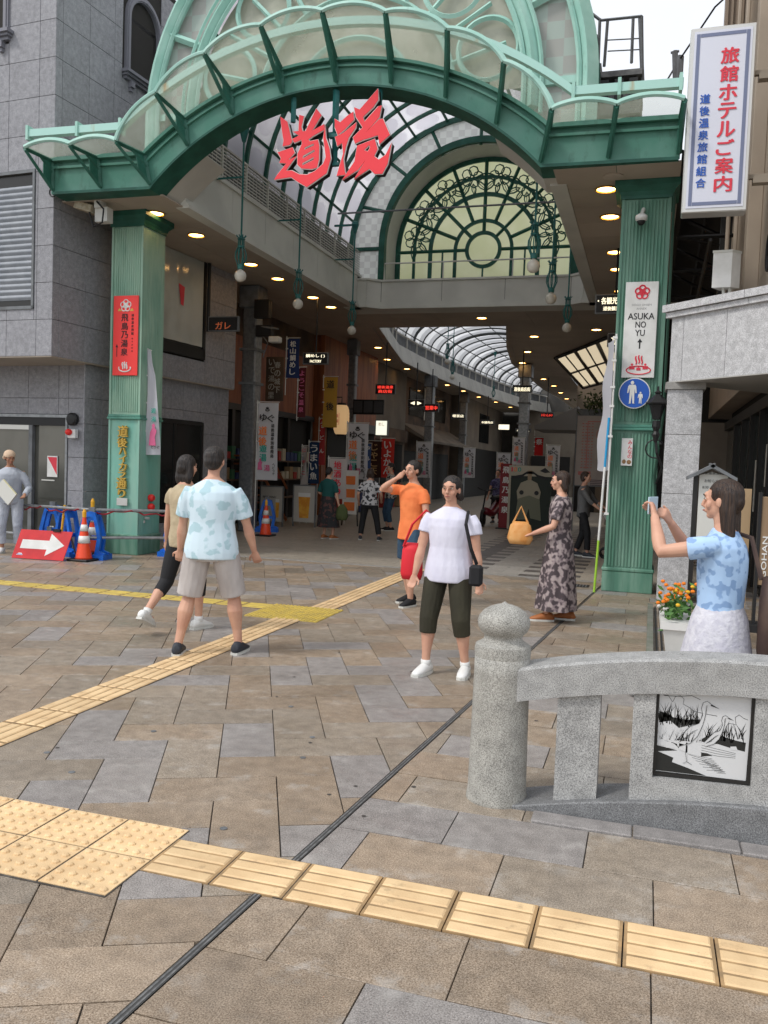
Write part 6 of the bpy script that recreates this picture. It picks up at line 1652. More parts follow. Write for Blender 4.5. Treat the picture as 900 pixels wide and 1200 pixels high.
for k in range(4): inkline([(430, 500+k*20), (560, 520+k*18), (700, 540+k*12)], .0007)
b.build('etched_ink', mat('etched black', (.018, .019, .018), .45), rl)
b = MB(); yk = 4.0505
def bird(ox, oy, s):
    T = lambda pts: [(ox+(x-ox0)*s, oy+(y-oy0)*s) for x, y in pts]
    ox0, oy0 = 330, 430
    inkpoly(T([(225, 480), (330, 360), (400, 330), (425, 262), (412, 210), (425, 165), (455, 152), (490, 175), (455, 185), (440, 200), (447, 262), (430, 340), (395, 430), (340, 490), (240, 530)]))
    return T
b_white = b; 
T = bird(330, 430, 1.); inkpoly([(250, 500), (360, 520), (430, 560), (430, 590), (330, 575), (250, 550)]); inkpoly([(75, 490), (110, 490), (130, 530), (80, 528)]); inkpoly([(140, 500), (180, 490), (215, 545), (145, 545)])
T2 = bird(520, 440, .68)
inkpoly([(305, 490), (318, 490), (322, 640), (308, 640)]); inkpoly([(655, 490), (700, 485), (715, 515), (660, 515)])
for i in range(40):
    a = rr.uniform(80, 420); inkpoly([(a, 480), (a+6, 480), (a+rr.uniform(-50, 60), 480-rr.uniform(60, 150))])
b.build('etched_white', MAT['etched white tile'], rl)
b = MB(); yk = 4.0495
for TT in (T, T2):
    inkline(TT([(225, 480), (330, 360), (400, 330), (425, 262), (412, 210), (425, 165), (455, 152), (490, 175)]), .0009); inkline(TT([(455, 185), (447, 262), (430, 340), (395, 430), (340, 490), (240, 530)]), .0009)
    inkpoly(TT([(488, 172), (555, 205), (484, 186)]))
    for k in range(5): inkline(TT([(390-k*18, 380+k*16), (350-k*20, 400+k*18), (300-k*14, 470+k*6)]), .0006)
inkline([(310, 495), (305, 570), (320, 640), (290, 655)], .0008); inkline([(318, 640), (360, 660)], .0008)
b.build('etched_line', MAT['etched black'], rl)
# low stone strip in front of the base
x = -.43; k = 0
while x < 1.3:
    MB().box(x+.003, x+.447, 3.86, 3.98, -.01, .012+.004*(k % 2), .005).build('edging_stone', stone('weathered edging', (.25, .235, .225), (.16, .15, .15), (.36, .34, .33), 240, .8), rl); x += .45; k += 1
# second railing post far behind (foot of another stone)
o = MB().box(-.045, .06, 6.35, 6.55, 0, .16, .02).build('granite_block', S_gran); tag(o, 'squat square granite block standing on the paving behind the railing', 'stone block')

# drain edge, planter and flowers behind the railing
e = thing('edge_channel', 'narrow green-grey kerb with a dark slotted channel running past the flower pots', 'kerb', (.18, 8, 0))
MB().prism([(.06, 5.4), (.12, 5.4), (.15, 10.8), (.09, 10.8)], 0, .05, 'z').build('kerb', mat('mossy kerb', (.16, .18, .14), .8, col2=(.22, .22, .19), scale=8), e)
for k in range(4): MB().prism([(.15+k*.045, 5.4), (.165+k*.045, 5.4), (.185+k*.045, 10.8), (.17+k*.045, 10.8)], .004, .02, 'z').build('slot', M_black, e)
pt = thing('flower_planter', 'white plastic planter with orange and yellow flowers beside the granite column', 'planter', (.30, 7.9, 0))
b = MB(); 
def taper(cx, cy, z0, z1, w0, d0, w1, d1):
    b.add([(cx-w0, cy-d0, z0), (cx+w0, cy-d0, z0), (cx+w0, cy+d0, z0), (cx-w0, cy+d0, z0), (cx-w1, cy-d1, z1), (cx+w1, cy-d1, z1), (cx+w1, cy+d1, z1), (cx-w1, cy+d1, z1)], [(0, 3, 2, 1), (4, 5, 6, 7), (0, 1, 5, 4), (1, 2, 6, 5), (2, 3, 7, 6), (3, 0, 4, 7)])
taper(.34, 7.9, .02, .30, .10, .24, .14, .30); taper(.34, 7.9, .30, .36, .165, .32, .165, .32); b.build('pot', M_white, pt)
b = MB(); rr = random.Random(5)
for i in range(200):
    c_ = Vector((.31+rr.gauss(0, .06), 7.9+rr.gauss(0, .15), .45+rr.gauss(0, .07))); d = Vector((rr.uniform(-1, 1), rr.uniform(-1, 1), rr.uniform(-.3, 1))).normalized()*.045; e_ = d.orthogonal().normalized()*.018
    b.add([c_-d, c_+e_, c_+d, c_-e_], [(0, 1, 2, 3)])
b.build('foliage', mat('flower leaves', (.05, .14, .03), .6, col2=(.10, .22, .05), scale=20), pt)
for nm, m_, n, dz in (('orange_blossom', mat('orange petals', (.85, .22, .01), .5), 34, .09), ('yellow_blossom', mat('yellow petals', (.85, .50, .03), .5), 12, .06), ('white_blossom', M_white, 8, -.05)):
    b = MB()
    for i in range(n): b.ell((.30+rr.gauss(0, .08), 7.9+rr.gauss(0, .15), .52+dz+rr.gauss(0, .075)), .02, .02, .016, 7, 4)
    b.build(nm, m_, pt)

# ================================================================== RIGHT SIDE BUILDINGS
rb = thing('granite_porch', 'pale granite building with a deep slanting canopy on a square column at the right', 'building', (.4, 11.5, 0))
S_can = stone('pale canopy granite', (.52, .52, .53), (.36, .36, .37), (.66, .66, .67), 90, .6, .03, bump=.3, vein=.1)
D = Vector((.705, -.709, 0)); Nn = Vector((.709, .705, 0)); O_ = Vector((.22, 11.52, 0))
LCAN = 3.6
def cbox(t0, t1, d0, d1, z0, z1, nm, m_, par=rb):
    b = MB(); q = [O_+D*t0+Nn*d0, O_+D*t1+Nn*d0, O_+D*t1+Nn*d1, O_+D*t0+Nn*d1]
    b.prism([(p.x, p.y) for p in q], z0, z1, 'z'); return b.build(nm, m_, par)
e_ = [0, .20, .86, 1.52, 2.18, 2.84, 3.5]
for a, c in zip(e_[:-1], e_[1:]): cbox(a+.003, c-.003, -.02, .03, 2.80, 3.60, 'granite_panel', S_can)
cbox(0, 3.5, .031, 3.4, 2.80, 3.60, 'canopy_core', M_conc)
for k in range(3): cbox(-.06+k*1.25+.003, -.06+(k+1)*1.25-.003, -.07, .4, 3.60, 3.665, 'cap_stone', S_can); cbox(-.09+k*1.25+.003, -.09+(k+1)*1.25-.003, -.11, .4, 3.672, 3.76, 'cap_stone', S_can)
cbox(-.02, 3.5, -.03, 3.4, 2.785, 2.798, 'soffit', mat('porch soffit', (.42, .41, .38), .7))
# square column
for i, (z0, z1) in enumerate(((0, .62), (.62, 1.38), (1.38, 2.13), (2.13, 2.70))): MB().box(.20, .62, 11.45, 11.87, z0+.003, z1-.003, .004).build('column_stone', S_can, rb)
MB().box(.17, .65, 11.42, 11.90, 2.70, 2.785).box(.21, .61, 11.46, 11.86, 0, 2.70).build('column_head', M_conc, rb)
# glass front running back under the canopy
gw = MB().box(1.62, 1.64, 8.2, 20.0, .05, 2.62).build('shop_glass', mat('deep green glass', (.018, .026, .024), .06, col2=(.05, .06, .055), scale=.7, spec=.7), rb)
b = MB()
for y in (9.6, 10.5, 11.5, 12.6, 13.7, 14.9, 16.2, 17.6): b.box(1.55, 1.66, y, y+.10, 0, 2.75)
b.box(1.55, 1.66, 8.2, 20, 2.62, 2.79); b.build('window_mullion', M_dark, gw)
b = MB()
for y, z, h in ((10.0, 1.2, .9), (11.0, 1.4, .5), (11.9, 1.1, 1.1), (13.0, 1.5, .6), (14.2, 1.1, .8)): b.box(1.60, 1.615, y, y+.22, z, z+h)
b.build('window_poster', M_off, gw)
MB().box(.8, 1.7, 19.8, 20.1, 0, 2.79).build('end_wall', M_gw, rb)
MB().box(1.7, 5, 7.8, 20, 0, 6).build('inner_wall', M_void, rb)
# notice board with a little roof
nb = thing('notice_board', 'white notice board under a small dark gabled roof behind the photographing woman', 'notice board', (.58, 8.4, 0))
p, q = PY(818, 590, 8.4), PY(853, 558, 8.4); xm = PY(834, 560, 8.4).x; zr_ = PY(834, 549, 8.4).z
MB().prism([(p.x, .9), (q.x, .9), (q.x, q.z), (xm, zr_-.03), (p.x, q.z)], 8.4, 8.44).build('board', M_off, nb)
for s, xe in ((-1, PY(805, 562, 8.4).x), (1, PY(863, 562, 8.4).x)):
    ze = PY(805, 562, 8.4).z
    MB().prism([(xm-s*.02, zr_+.015), (xe, ze), (xe, ze+.03), (xm-s*.02, zr_+.05)], 8.3, 8.58).build('roof_board', M_gsteel, nb)
MB().box(p.x-.05, p.x-.01, 8.40, 8.45, 0, q.z).box(q.x+.01, q.x+.05, 8.40, 8.45, 0, q.z).build('post', M_dark, nb)
b = MB(); text_into(b, '道後温泉案内', (xm, q.z+.02), .2, .022, 8.399, depth=.002); text_into(b, 'お知らせ', (xm, q.z-.05), .12, .03, 8.399, depth=.002); text_into(b, '8:30 - 17:00', (xm, q.z-.11), .15, .022, 8.399, depth=.002); b.build('lettering', M_ink, nb)
# wooden board at the right edge
t = thing('wooden_sign', 'tan wooden sign board with white upright lettering at the right edge', 'sign', (.62, 6.0, 0))
p, q = PY(893.5, 582, 6.6), PY(893.5, 686, 6.6)
MB().box(p.x, p.x+.42, 6.6, 6.64, q.z, p.z, .004).build('board', mat('tan board', (.30, .20, .12), .6, col2=(.24, .16, .09), scale=3, stretch=(6, 6, .6)), t)
MB().box(p.x-.02, p.x, 6.59, 6.65, q.z-.3, p.z+.03).box(p.x+.42, p.x+.44, 6.59, 6.65, q.z-.3, p.z+.03).box(p.x-.05, p.x+.47, 6.5, 6.74, q.z-.33, q.z-.28).build('frame', M_black, t)
MB().box(p.x-.12, p.x-.06, 6.7, 6.76, 0, p.z+.05).build('post', mat('tan timber', (.36, .25, .14), .6), t)
b = MB(); text_into(b, 'GOHAN', (0, 0), .30, .035, 0, offset=.02); b.move(Matrix.Translation((p.x+.035, 6.6, q.z+.20)) @ Matrix.Rotation(-PI/2, 4, 'Y')); b.build('lettering', M_white, t)
# tan building
tb = thing('tan_building', 'tan rendered building with pipes rising behind the hotel sign', 'building', (2.2, 14, 0))
S_tan = mat('tan render', (.42, .35, .28), .8, col2=(.36, .30, .24), scale=1.2, bump=.1, bscale=30)
for i in range(7):
    for j in range(3):
        z0 = 3.2+i*1.05
        MB().box(1.30, 1.34, 10.0+j*1.5+.004, 11.5+j*1.5-.004, z0+.004, z0+1.05-.004).build('wall_panel', S_tan, tb)
MB().box(1.341, 6, 10.0, 22, 3.0, 14).build('core', S_tan, tb)
MB().box(1.02, 1.30, 12.9, 14.4, 3.0, 14, .01).box(1.12, 1.30, 12.55, 12.9, 3.0, 14, .01).build('pilaster', S_tan, tb)
b = MB()
for i in range(5): b.box(.76+i*.07, .79+i*.07, 13.6, 13.8, 7.4, 14)
b.box(.75, 1.1, 13.64, 13.9, 7.4, 14); b.build('ribbed_panel', mat('brown ribbed sheet', (.26, .20, .15), .6), tb)
b = MB(); b.box(.86, 1.02, 13.7, 13.8, 3.0, 6.4); b.build('dark_pilaster', M_dark, tb)
b = MB()
for x, y in ((1.0, 12.8), (.93, 13.3)): b.tube([(x, y, 3.0), (x, y, 9)], .03, 8)
b.build('downpipe', S_tan, tb)
b = MB(); b.tube([(1.28, 11.1, 4.32+.22*math.sin(a)) if False else (1.27, 11.35+.18*math.cos(a), 4.35+.22*math.sin(a)) for a in [2*PI*k/20 for k in range(20)]], .02, 6, True); b.build('iron_ring', M_black, tb)
t = thing('meter_box', 'white metal switch box on two pipes standing on the granite canopy', 'utility box', (.85, 11.7, 3.76))
b = MB(); b.prism([(.66, 11.6), (.88, 11.58), (.99, 11.68), (.77, 11.8)], 3.99, 4.42, 'z'); b.build('box', M_white, t)
b = MB(); b.prism([(.65, 11.59), (.88, 11.565), (1.0, 11.68), (.77, 11.81)], 4.42, 4.45, 'z'); b.build('lid', M_off, t)
MB().tube([(.80, 11.68, 4.0), (.82, 11.68, 3.86), (.86, 11.7, 3.74)], .02, 8).tube([(.88, 11.68, 4.0), (.88, 11.68, 3.74)], .022, 8).build('conduit', M_off, t)
t = thing('wall_lantern', 'black wrought iron lantern on a bracket at the edge of the right column', 'lantern', (.16, 11.86, 2.3))
cx, cy = .085, 11.60
b = MB(); b.lathe([(.05, .17), (.10, .36), (.145, .37), (.15, .385), (.06, .47), (.03, .50), (.045, .52), (.015, .55), (.012, .60)], (cx, cy, 2.15), 6); b.lathe([(.02, -.12), (.05, -.02), (.03, .02), (.055, .08), (.05, .16)], (cx, cy, 2.15), 8); b.build('lantern_cap', M_black, t)
MB().lathe([(.052, .18), (.092, .35)], (cx, cy, 2.15), 6).build('lantern_glass', mat('smoky lamp glass', (.10, .10, .10), .2), t)
b = MB(); b.tube([(cx, cy, 2.1), (cx+.02, cy, 1.9), (cx+.10, cy+.1, 1.7), (cx+.04, cy+.3, 1.5)], .018, 8); b.tube([(.15, 12.3, 2.0), (cx+.06, cy, 2.02)], .016, 8); b.tube([(cx+.12*math.cos(a), cy+.1, 1.95+.12*math.sin(a)) for a in [1.8*PI*k/14 for k in range(14)]], .01, 6); b.build('scroll_bracket', M_black, t)
b = MB(); b.tube([(.16, 11.98, 5.3), (.17, 11.98, 2.4), (.10, 11.95, 1.6), (.16, 11.98, .9)], .02, 6); b.build('cable', mat('green cable', (.02, .06, .04), .5), crr)
# dome camera on the right column
t = thing('dome_camera', 'white dome security camera high on the right column', 'camera', (-.24, 11.9, 4.95))
p = PY(751.5, 258, 11.85)
b = MB(); b.ell((p.x, 11.85, p.z+.03), .075, .075, .06); b.lathe([(.075, 0), (.078, .05), (.07, .06)], (p.x, 11.85, p.z), 18); b.build('housing', M_white, t, smooth=True)
MB().ell((p.x, 11.85, p.z-.01), .055, .055, .06).build('dark_dome', M_black, t, smooth=True)
MB().tube([(p.x, 11.85, p.z+.07), (p.x+.02, 11.92, p.z+.16), (p.x+.02, 12.0, p.z+.16)], .025, 8).build('mount', M_off, t)
# twin cameras under the canopy at the left
t = thing('camera_pair', 'pair of boxed security cameras on a white mount under the canopy corner', 'camera', (-8.3, 11.3, 5.3))
def atp(u, v, y=11.5): return PY(u, v, y)
p = atp(98, 226); q = atp(100, 243); r_ = atp(119, 236)
MB().box(-.19, .19, -.10, .10, -.055, .055, .015).move(Matrix.Translation(p) @ Matrix.Rotation(R(-12), 4, 'Y') @ Matrix.Rotation(R(8), 4, 'Z')).build('camera_housing', mat('aged cream housing', (.50, .46, .36), .5, col2=(.36, .30, .20), scale=14), t)
MB().box(-.20, .21, -.12, .12, .056, .075).move(Matrix.Translation(p) @ Matrix.Rotation(R(-12), 4, 'Y') @ Matrix.Rotation(R(8), 4, 'Z')).build('sun_shield', MAT['aged cream housing'], t)
MB().box(-.16, .16, -.08, .08, -.06, .06, .01).move(Matrix.Translation(q) @ Matrix.Rotation(R(16), 4, 'Y')).build('camera_housing', MAT['aged cream housing'], t)
MB().box(r_.x-.06, r_.x+.05, 11.4, 11.55, r_.z-.12, 5.5).box(r_.x-.08, r_.x+.14, 11.45, 11.6, r_.z-.32, r_.z-.10).build('mount_box', M_off, t)
b = MB(); b.tube([(r_.x+.0, 11.38, 5.48), (r_.x+.14, 11.36, 5.35), (r_.x+.12, 11.36, 5.15), (r_.x-.05, 11.38, 5.1), (q.x+.1, 11.45, q.z-.05)], .014, 6); b.tube([(p.x, 11.5, p.z-.05), (p.x+.06, 11.5, p.z-.16), (q.x+.05, 11.5, q.z+.05)], .016, 6)
c_ = atp(62, 225, 11.15); b.tube([(c_.x+.06*math.cos(a), 11.15, c_.z+.07*math.sin(a)) for a in [2*PI*k/14 for k in range(14)]], .012, 6, True); b.build('cable', M_black, t)
# steel access platform on the roof, antenna pole and wire
t = thing('roof_platform', 'dark steel access platform with handrails on the roof right of the gable', 'platform', (-.7, 13, 6.5))
b = MB()
P = lambda u, v, y=13.0: PY(u, v, y)
for a, c in (((683, 8), (683, 60)), ((703, 22), (701, 78)), ((683, 8), (704, 24)), ((686, 30), (702, 45)), ((703, 24), (752, 19)), ((752, 19), (753, 98)), ((742, 22), (740, 74)), ((712, 25), (708, 78))): b.tube([P(*a), P(*c)], .022, 4)
for v in (47, 60): b.tube([P(712, v), P(750, v-2)], .010, 4)
b.tube([P(750, 20, 13.6), P(753, 98, 13.6)], .03, 4); b.tube([P(752, 19), P(750, 20, 13.9)], .02, 4); b.build('handrail', M_gsteel, t)
b = MB(); p, q = P(701, 78), P(752, 100); b.box(p.x, q.x, 12.9, 14.2, q.z+.12, q.z+.2); b.box(p.x, q.x, 12.95, 14.1, q.z-.4, q.z+.0); b.box(p.x-.1, p.x+.05, 12.9, 13.5, q.z-.6, p.z); b.build('deck', mat('dirty steel', (.10, .10, .105), .6, col2=(.17, .17, .17), scale=10), t)
b = MB()
for i in range(3): b.box(p.x+.05+i*.2, p.x+.17+i*.2, 12.90, 12.94, q.z-.2, q.z+.08)
b.build('cable_tray', M_black, t)
t = thing('antenna_pole', 'short dark pole with a ragged cable end and a wire rising to the right', 'pole', (.1, 14, 7))
b = MB(); b.tube([PY(792, 104, 14), PY(791, 60, 14)], .045, 6); b.tube([PY(796, 60, 14), PY(786, 62, 14)], .02, 5); b.tube([PY(797, 66, 14), PY(795, 100, 14)], .06, 6); b.build('pole', M_gsteel, t)
MB().tube([PY(778, 100, 14), PY(795, 72, 14.0), PY(818, 38, 13.6), PY(838, 8, 13.2), PY(850, -3, 13)], .014, 5).build('wire', M_black, t)

# ================================================================== ROAD WORKS AT THE LEFT
cn0 = thing('traffic_cone', 'x', 'cone', (0, 0, 0), local=True)
MB().box(-.18, .18, -.18, .18, 0, .035, .02).build('foot', M_black, cn0)
b = MB(); b.lathe([(.135, .035), (.12, .06), (.022, .68), (.020, .70)], n=24); b.build('cone_body', mat('cone orange red', (.80, .07, .02), .4), cn0, smooth=True)
for z0, z1 in ((.27, .38), (.45, .55)):
    r = lambda z: .1285-(z-.05)*.168
    MB().lathe([(r(z0)+.002, z0), (r(z1)+.002, z1)], n=24).build('white_band', M_white, cn0, smooth=True)
MB().lathe([(.03, .66), (.032, .74), (.015, .78)], n=14).build('tip', mat('yellow plastic', (.75, .38, .02), .4), cn0)
cn0.location = G(98, 657); cn0['label'] = 'red and white traffic cone with a yellow tip in front of the blue barricade'; cn0['group'] = 'traffic cones'
dup(cn0, (-8.55, 11.82, 0), 0, 'traffic cone half hidden behind the pipe barrier left of the left column').scale = (1, 1, 1.15)
dup(cn0, G(311, 628), 0, 'striped cone far back beside the thick grey pillar')
# arrow sign board
ar = thing('arrow_sign', 'red sign board with a large white arrow pointing right, leaning on its stand', 'sign', (-9.1, 11.1, 0))
Aq = [PY(12.5, 655, 11.0), PY(73, 658.5, 10.85), PY(76, 626, 11.05), PY(21, 620, 11.2)]
cx_ = G(13, 654); cy_ = G(73.5, 658)
ex_ = (cy_-cx_); W_ = ex_.length; ex_.normalize(); ez_ = (Vector((0, 0, 1))+Vector((0.16, .30, 0))).normalized(); nn = ex_.cross(ez_)
if nn.y > 0: nn = -nn
HH = .46
def arp(a, c, d=0.): return cx_+ex_*(a*W_)+ez_*(c*HH)+nn*d
def arpoly(b, pts, d0, d1):
    n = len(pts); b.add([arp(*p, d0) for p in pts]+[arp(*p, d1) for p in pts], [tuple(range(n)), tuple(range(2*n-1, n-1, -1))]+[(i, n+i, n+(i+1) % n, (i+1) % n) for i in range(n)])
b = MB(); arpoly(b, [(0, .02), (1, .02), (1, 1), (0, 1)], -.012, .0); b.build('board', mat('scuffed red', (.62, .03, .035), .5, col2=(.50, .025, .03), scale=5), ar)
b = MB(); arpoly(b, [(.10, .36), (.62, .36), (.62, .14), (.93, .52), (.62, .90), (.62, .66), (.10, .66)], .0005, .003); b.build('white_arrow', M_white, ar)
b = MB(); arpoly(b, [(.07, .13), (.11, .20), (.17, .20), (.20, .13)], .0005, .003); b.build('maker_mark', M_white, ar)
b = MB(); arpoly(b, [(.08, .145), (.19, .145), (.185, .165), (.085, .165)], .0032, .005); b.build('maker_mark_bar', M_blueink, ar)
b = MB(); b.tube([arp(.06, .95, -.02), arp(.06, .0, -.02)+Vector((0, .4, 0))], .015, 6).tube([arp(.94, .95, -.02), arp(.94, .0, -.02)+Vector((0, .4, 0))], .015, 6); b.build('rear_strut', M_gsteel, ar)
b = MB(); b.box(arp(.70, 1.0).x-.06, arp(.70, 1).x+.06, arp(.7, 1).y-.02, arp(.7, 1).y+.02, arp(.7, 1).z-.01, arp(.7, 1).z+.03); b.build('clip', M_black, ar)
# blue barricade stands
bs0 = thing('barricade_stand', 'x', 'barricade', (0, 0, 0), local=True)
b = MB()
for s in (-1, 1):
    pts = [(s*.25, 0), (s*.25, .10), (s*.16, .14), (s*.19, .34), (s*.14, .55), (s*.09, .72), (s*.0, .74), (s*.0, .66), (s*.06, .64), (s*.10, .48), (s*.13, .34), (s*.09, .10), (s*.09, 0)]
    if s < 0: pts = pts[::-1]
    for y in (-.10, .05): b.prism(pts, y, y+.05)
    b.prism([(s*.26, 0), (s*.26, .08), (s*.07, .08), (s*.07, 0)][::s], -.16, .16)
b.box(-.12, .12, -.08, .08, .30, .36); b.box(-.10, .10, -.08, .08, .60, .68); b.build('moulded_stand', M_bluepl, bs0)
MB().box(-.05, .05, -.03, .03, .72, .80).box(-.04, .04, -.12, -.10, .31, .39).build('pipe_clamp', M_gsteel, bs0)
locs = [(-8.12, 11.22, 10, 'nearest blue plastic barricade stand right of the small cone and arrow board'), (-8.72, 11.42, -15, 'blue barricade stand just behind the arrow board and cone'), (-9.45, 12.0, 8, 'blue barricade stand behind the top edge of the arrow board'), (-7.25, 12.25, 0, 'blue barricade stand between the left column and the beige dressed woman')]
for i, (x, y, a, lab) in enumerate(locs):
    if i == 0: o = bs0; o.location = (x, y, 0); o.rotation_euler = (0, 0, R(a)); o['label'] = lab; o['group'] = 'blue barricade stands'
    else: dup(bs0, (x, y, 0), R(a), lab)
dup(bs0, G(306, 624)+Vector((0, .3, 0)), R(20), 'blue barricade stand far back behind the striped cone')
bp = thing('barrier_pipe', 'grey scaffold pipes carried by the blue stands, wound with dark red rope', 'barrier', (-9, 11.6, .7))
zt_ = .76
b = MB(); b.tube([(-11.6, 11.55, zt_), (-8.12, 11.22, zt_), (-6.9, 12.0, zt_)], .024, 8); b.build('pipe', M_steel, bp)
b = MB(); b.tube([(-11.6, 11.5, .30), (-9.2, 11.45, .28)], .024, 8); b.tube([(-8.1, 11.1, .34), (-6.95, 12.0, .34)], .024, 8); b.build('pipe', M_steel, bp)
b = MB(); pts = []
for i in range(60):
    f = i/59; x = -11.4+f*4.45
    base = Vector((x, 11.55-(x+11.6)*.0948, zt_)) if x < -8.12 else Vector((x, 11.22+(x+8.12)*.64, zt_))
    sag = -.06*abs(math.sin(f*PI*6)); pts.append(base+Vector((0, -.03*math.cos(i*1.9), .02*math.sin(i*1.9)+sag)))
b.tube(pts, .013, 6); b.build('rope', mat('dark red rope', (.30, .02, .03), .7), bp)
MB().tube([(-8.78, 11.3, .0), (-8.70, 11.32, .80)], .02, 8).build('yellow_strut', mat('yellow plastic', (.75, .38, .02), .4), bp)
# hydrant valves and plate on the left column
t = thing('fire_inlet', 'red capped fire inlets with a small metal name plate low on the left column', 'hydrant', (-7.8, 12.3, .6))
b = MB(); b.lathe([(.055, 0), (.06, .05), (.04, .08)], n=14).move(Matrix.Translation((-7.83, 12.34, .93)) @ Matrix.Rotation(PI/2, 4, 'Y')); b.build('red_cap', M_red, t)
b = MB(); b.lathe([(.055, 0), (.06, .05), (.04, .08)], n=14).move(Matrix.Translation((-7.83, 12.34, .78)) @ Matrix.Rotation(PI/2, 4, 'Y')); b.build('red_cap', M_red, t)
MB().box(-8.22, -8.02, 11.985, 12.0, .80, .92, .003).build('name_plate', M_alu, t)
MB().tube([(-7.82, 12.2, .60), (-7.74, 12.2, .60)], .02, 8).tube([(-7.84, 12.2, .56), (-7.84, 12.2, .52)], .02, 8).build('tap', M_alu, t)
# ================================================================== PEOPLE
def remesh(mb, name, vox, m_, parent, sm=6, fac=.5, lowres=False):
    me = mb.mesh('tmp'); o = bpy.data.objects.new('tmp', me); COL.objects.link(o)
    r = o.modifiers.new('r', 'REMESH'); r.mode = 'VOXEL'; r.voxel_size = vox; r.adaptivity = 0
    s = o.modifiers.new('s', 'SMOOTH'); s.factor = fac; s.iterations = sm
    dg = bpy.context.evaluated_depsgraph_get(); dg.update()
    nm = bpy.data.meshes.new_from_object(o.evaluated_get(dg)); bpy.data.objects.remove(o)
    nm.name = name; nm.materials.clear(); nm.materials.append(m_)
    nm.polygons.foreach_set('use_smooth', [True]*len(nm.polygons))
    return link(name, nm, parent)
def ik(a, c, l1, l2, pole):
    a, c = Vector(a), Vector(c); d = c-a; L = min(d.length, (l1+l2)*.999); d.normalize(); c = a+d*L
    x = (l1*l1-l2*l2+L*L)/(2*L); h = math.sqrt(max(0, l1*l1-x*x))
    p = Vector(pole); p = (p-d*p.dot(d)).normalized()
    return a+d*x+p*h, c
def limb(b, pts, rs, n=12, sub=4, side=Vector((1, 0, 0))):
    secs = []
    for i in range(len(pts)-1):
        for k in range(sub):
            t = k/sub; secs.append((Vector(pts[i]).lerp(Vector(pts[i+1]), t), rs[i]+(rs[i+1]-rs[i])*t, rs[i]+(rs[i+1]-rs[i])*t))
    secs.append((Vector(pts[-1]), rs[-1], rs[-1])); return b.loft(secs, n, side)
def person(label, loc, heading, h=1.65, vox=.012, feet=None, hands=None, lean=0., headturn=0., headtilt=0., skin=None, hair=None, hairlen=0.,
           top=None, sleeve=.45, tophem=.86, bottom=None, legend=.12, skirt=None, shoes=None, build_=1.0, socks=None, sleevemat=None, hat=None, toplen_flare=1., group=None, elbow=None, curl=.5):
    """local frame: faces +y, right hand at +x, ground at z=0; lengths for a 1.70 m body then scaled"""
    t = thing('person', label, 'person', loc, heading, group, local=True); t.scale = (h/1.70,)*3
    skin = skin or M_skin; hair = hair or M_hair; shoes = shoes or M_white; w = build_
    feet = feet or ((-.10, .0, 0.), (.10, .05, 0.)); hands = hands or ((-.30, .05, .80), (.30, .05, .80))
    LV = lambda z: Vector((0, math.sin(lean)*max(0, z-.92), 0))+Vector((0, 0, (math.cos(lean)-1)*max(0, z-.92)))
    P = lambda x, y, z: Vector((x, y, z))+LV(z)
    hipz = .89; drop = 0
    for f in feet:
        d = math.dist((0, 0), (f[0]*.5, f[1])); 
        need = math.sqrt(max(.01, .83**2-min(.6, d)**2))+.08+max(0, f[2])*.0
        if f[2] < .02: drop = max(drop, hipz-need)
    hz = hipz-max(0, drop); dz = hz-hipz
    P = lambda x, y, z: Vector((x, y, z+dz))+Vector((0, math.sin(lean)*max(0, z-.92), (math.cos(lean)-1)*max(0, z-.92)))
    legs = []; arms = []
    for s, f in zip((-1, 1), feet):
        ank = Vector((f[0], f[1]-.02, f[2]+.085)); pole = (s*.15, 1, 0)
        hip = Vector((s*.088*w, 0, hz)); k, ank = ik(hip, ank, .425, .40, pole); legs.append((hip, k, ank, f))
    for i, (s, hd) in enumerate(zip((-1, 1), hands)):
        sh = P(s*.168*w, 0, 1.358); pole = elbow[i] if elbow else (s*.5, -1, -.35)
        e, wr = ik(sh, Vector(hd)+Vector((0, 0, dz)), .285, .245, pole); arms.append((sh, e, wr))
    # body: one surface
    b = MB()
    b.loft([(P(0, 0, .80), .10*w, .08*w), (P(0, -.01, .88), .155*w, .105*w), (P(0, -.01, .96), .155*w, .105*w), (P(0, 0, 1.06), .130*w, .092*w), (P(0, .005, 1.18), .142*w, .102*w), (P(0, .005, 1.30), .158*w, .108*w), (P(0, 0, 1.38), .150*w, .088*w), (P(0, -.005, 1.43), .085*w, .065), (P(0, 0, 1.47), .052, .055)], 18)
    b.loft([(P(0, -.005, 1.40), .055, .055), (P(0, .005, 1.46), .050, .052), (P(0, .015, 1.53), .047, .05)], 14)
    hc = P(0, .022, 1.60); HR = Matrix.Rotation(headturn, 3, 'Z') @ Matrix.Rotation(-headtilt, 3, 'X')
    H = lambda x, y, z: hc+HR @ Vector((x, y, z))
    b.ell(H(0, -.012, .022), .073, .092, .088, 18, 12, HR); b.ell(H(0, .026, -.045), .052, .058, .062, 14, 10, HR); b.ell(H(0, .058, -.088), .024, .022, .018, 10, 8, HR)
    b.ell(H(0, .078, .025), .045, .018, .022, 10, 8, HR)
    b.loft([(H(0, .080, .02), .009, .008), (H(0, .093, -.008), .011, .011), (H(0, .103, -.030), .015, .012), (H(0, .088, -.040), .014, .008)], 8)
    for s in (-1, 1): b.ell(H(s*.075, -.005, -.012), .010, .020, .030, 10, 8, HR); b.ell(H(s*.038, .058, -.028), .024, .020, .026, 10, 8, HR); b.ell(H(s*.031, .070, .006), .018, .012, .013, 10, 8, HR)
    b.ell(H(0, .083, -.062), .022, .012, .010, 10, 6, HR)
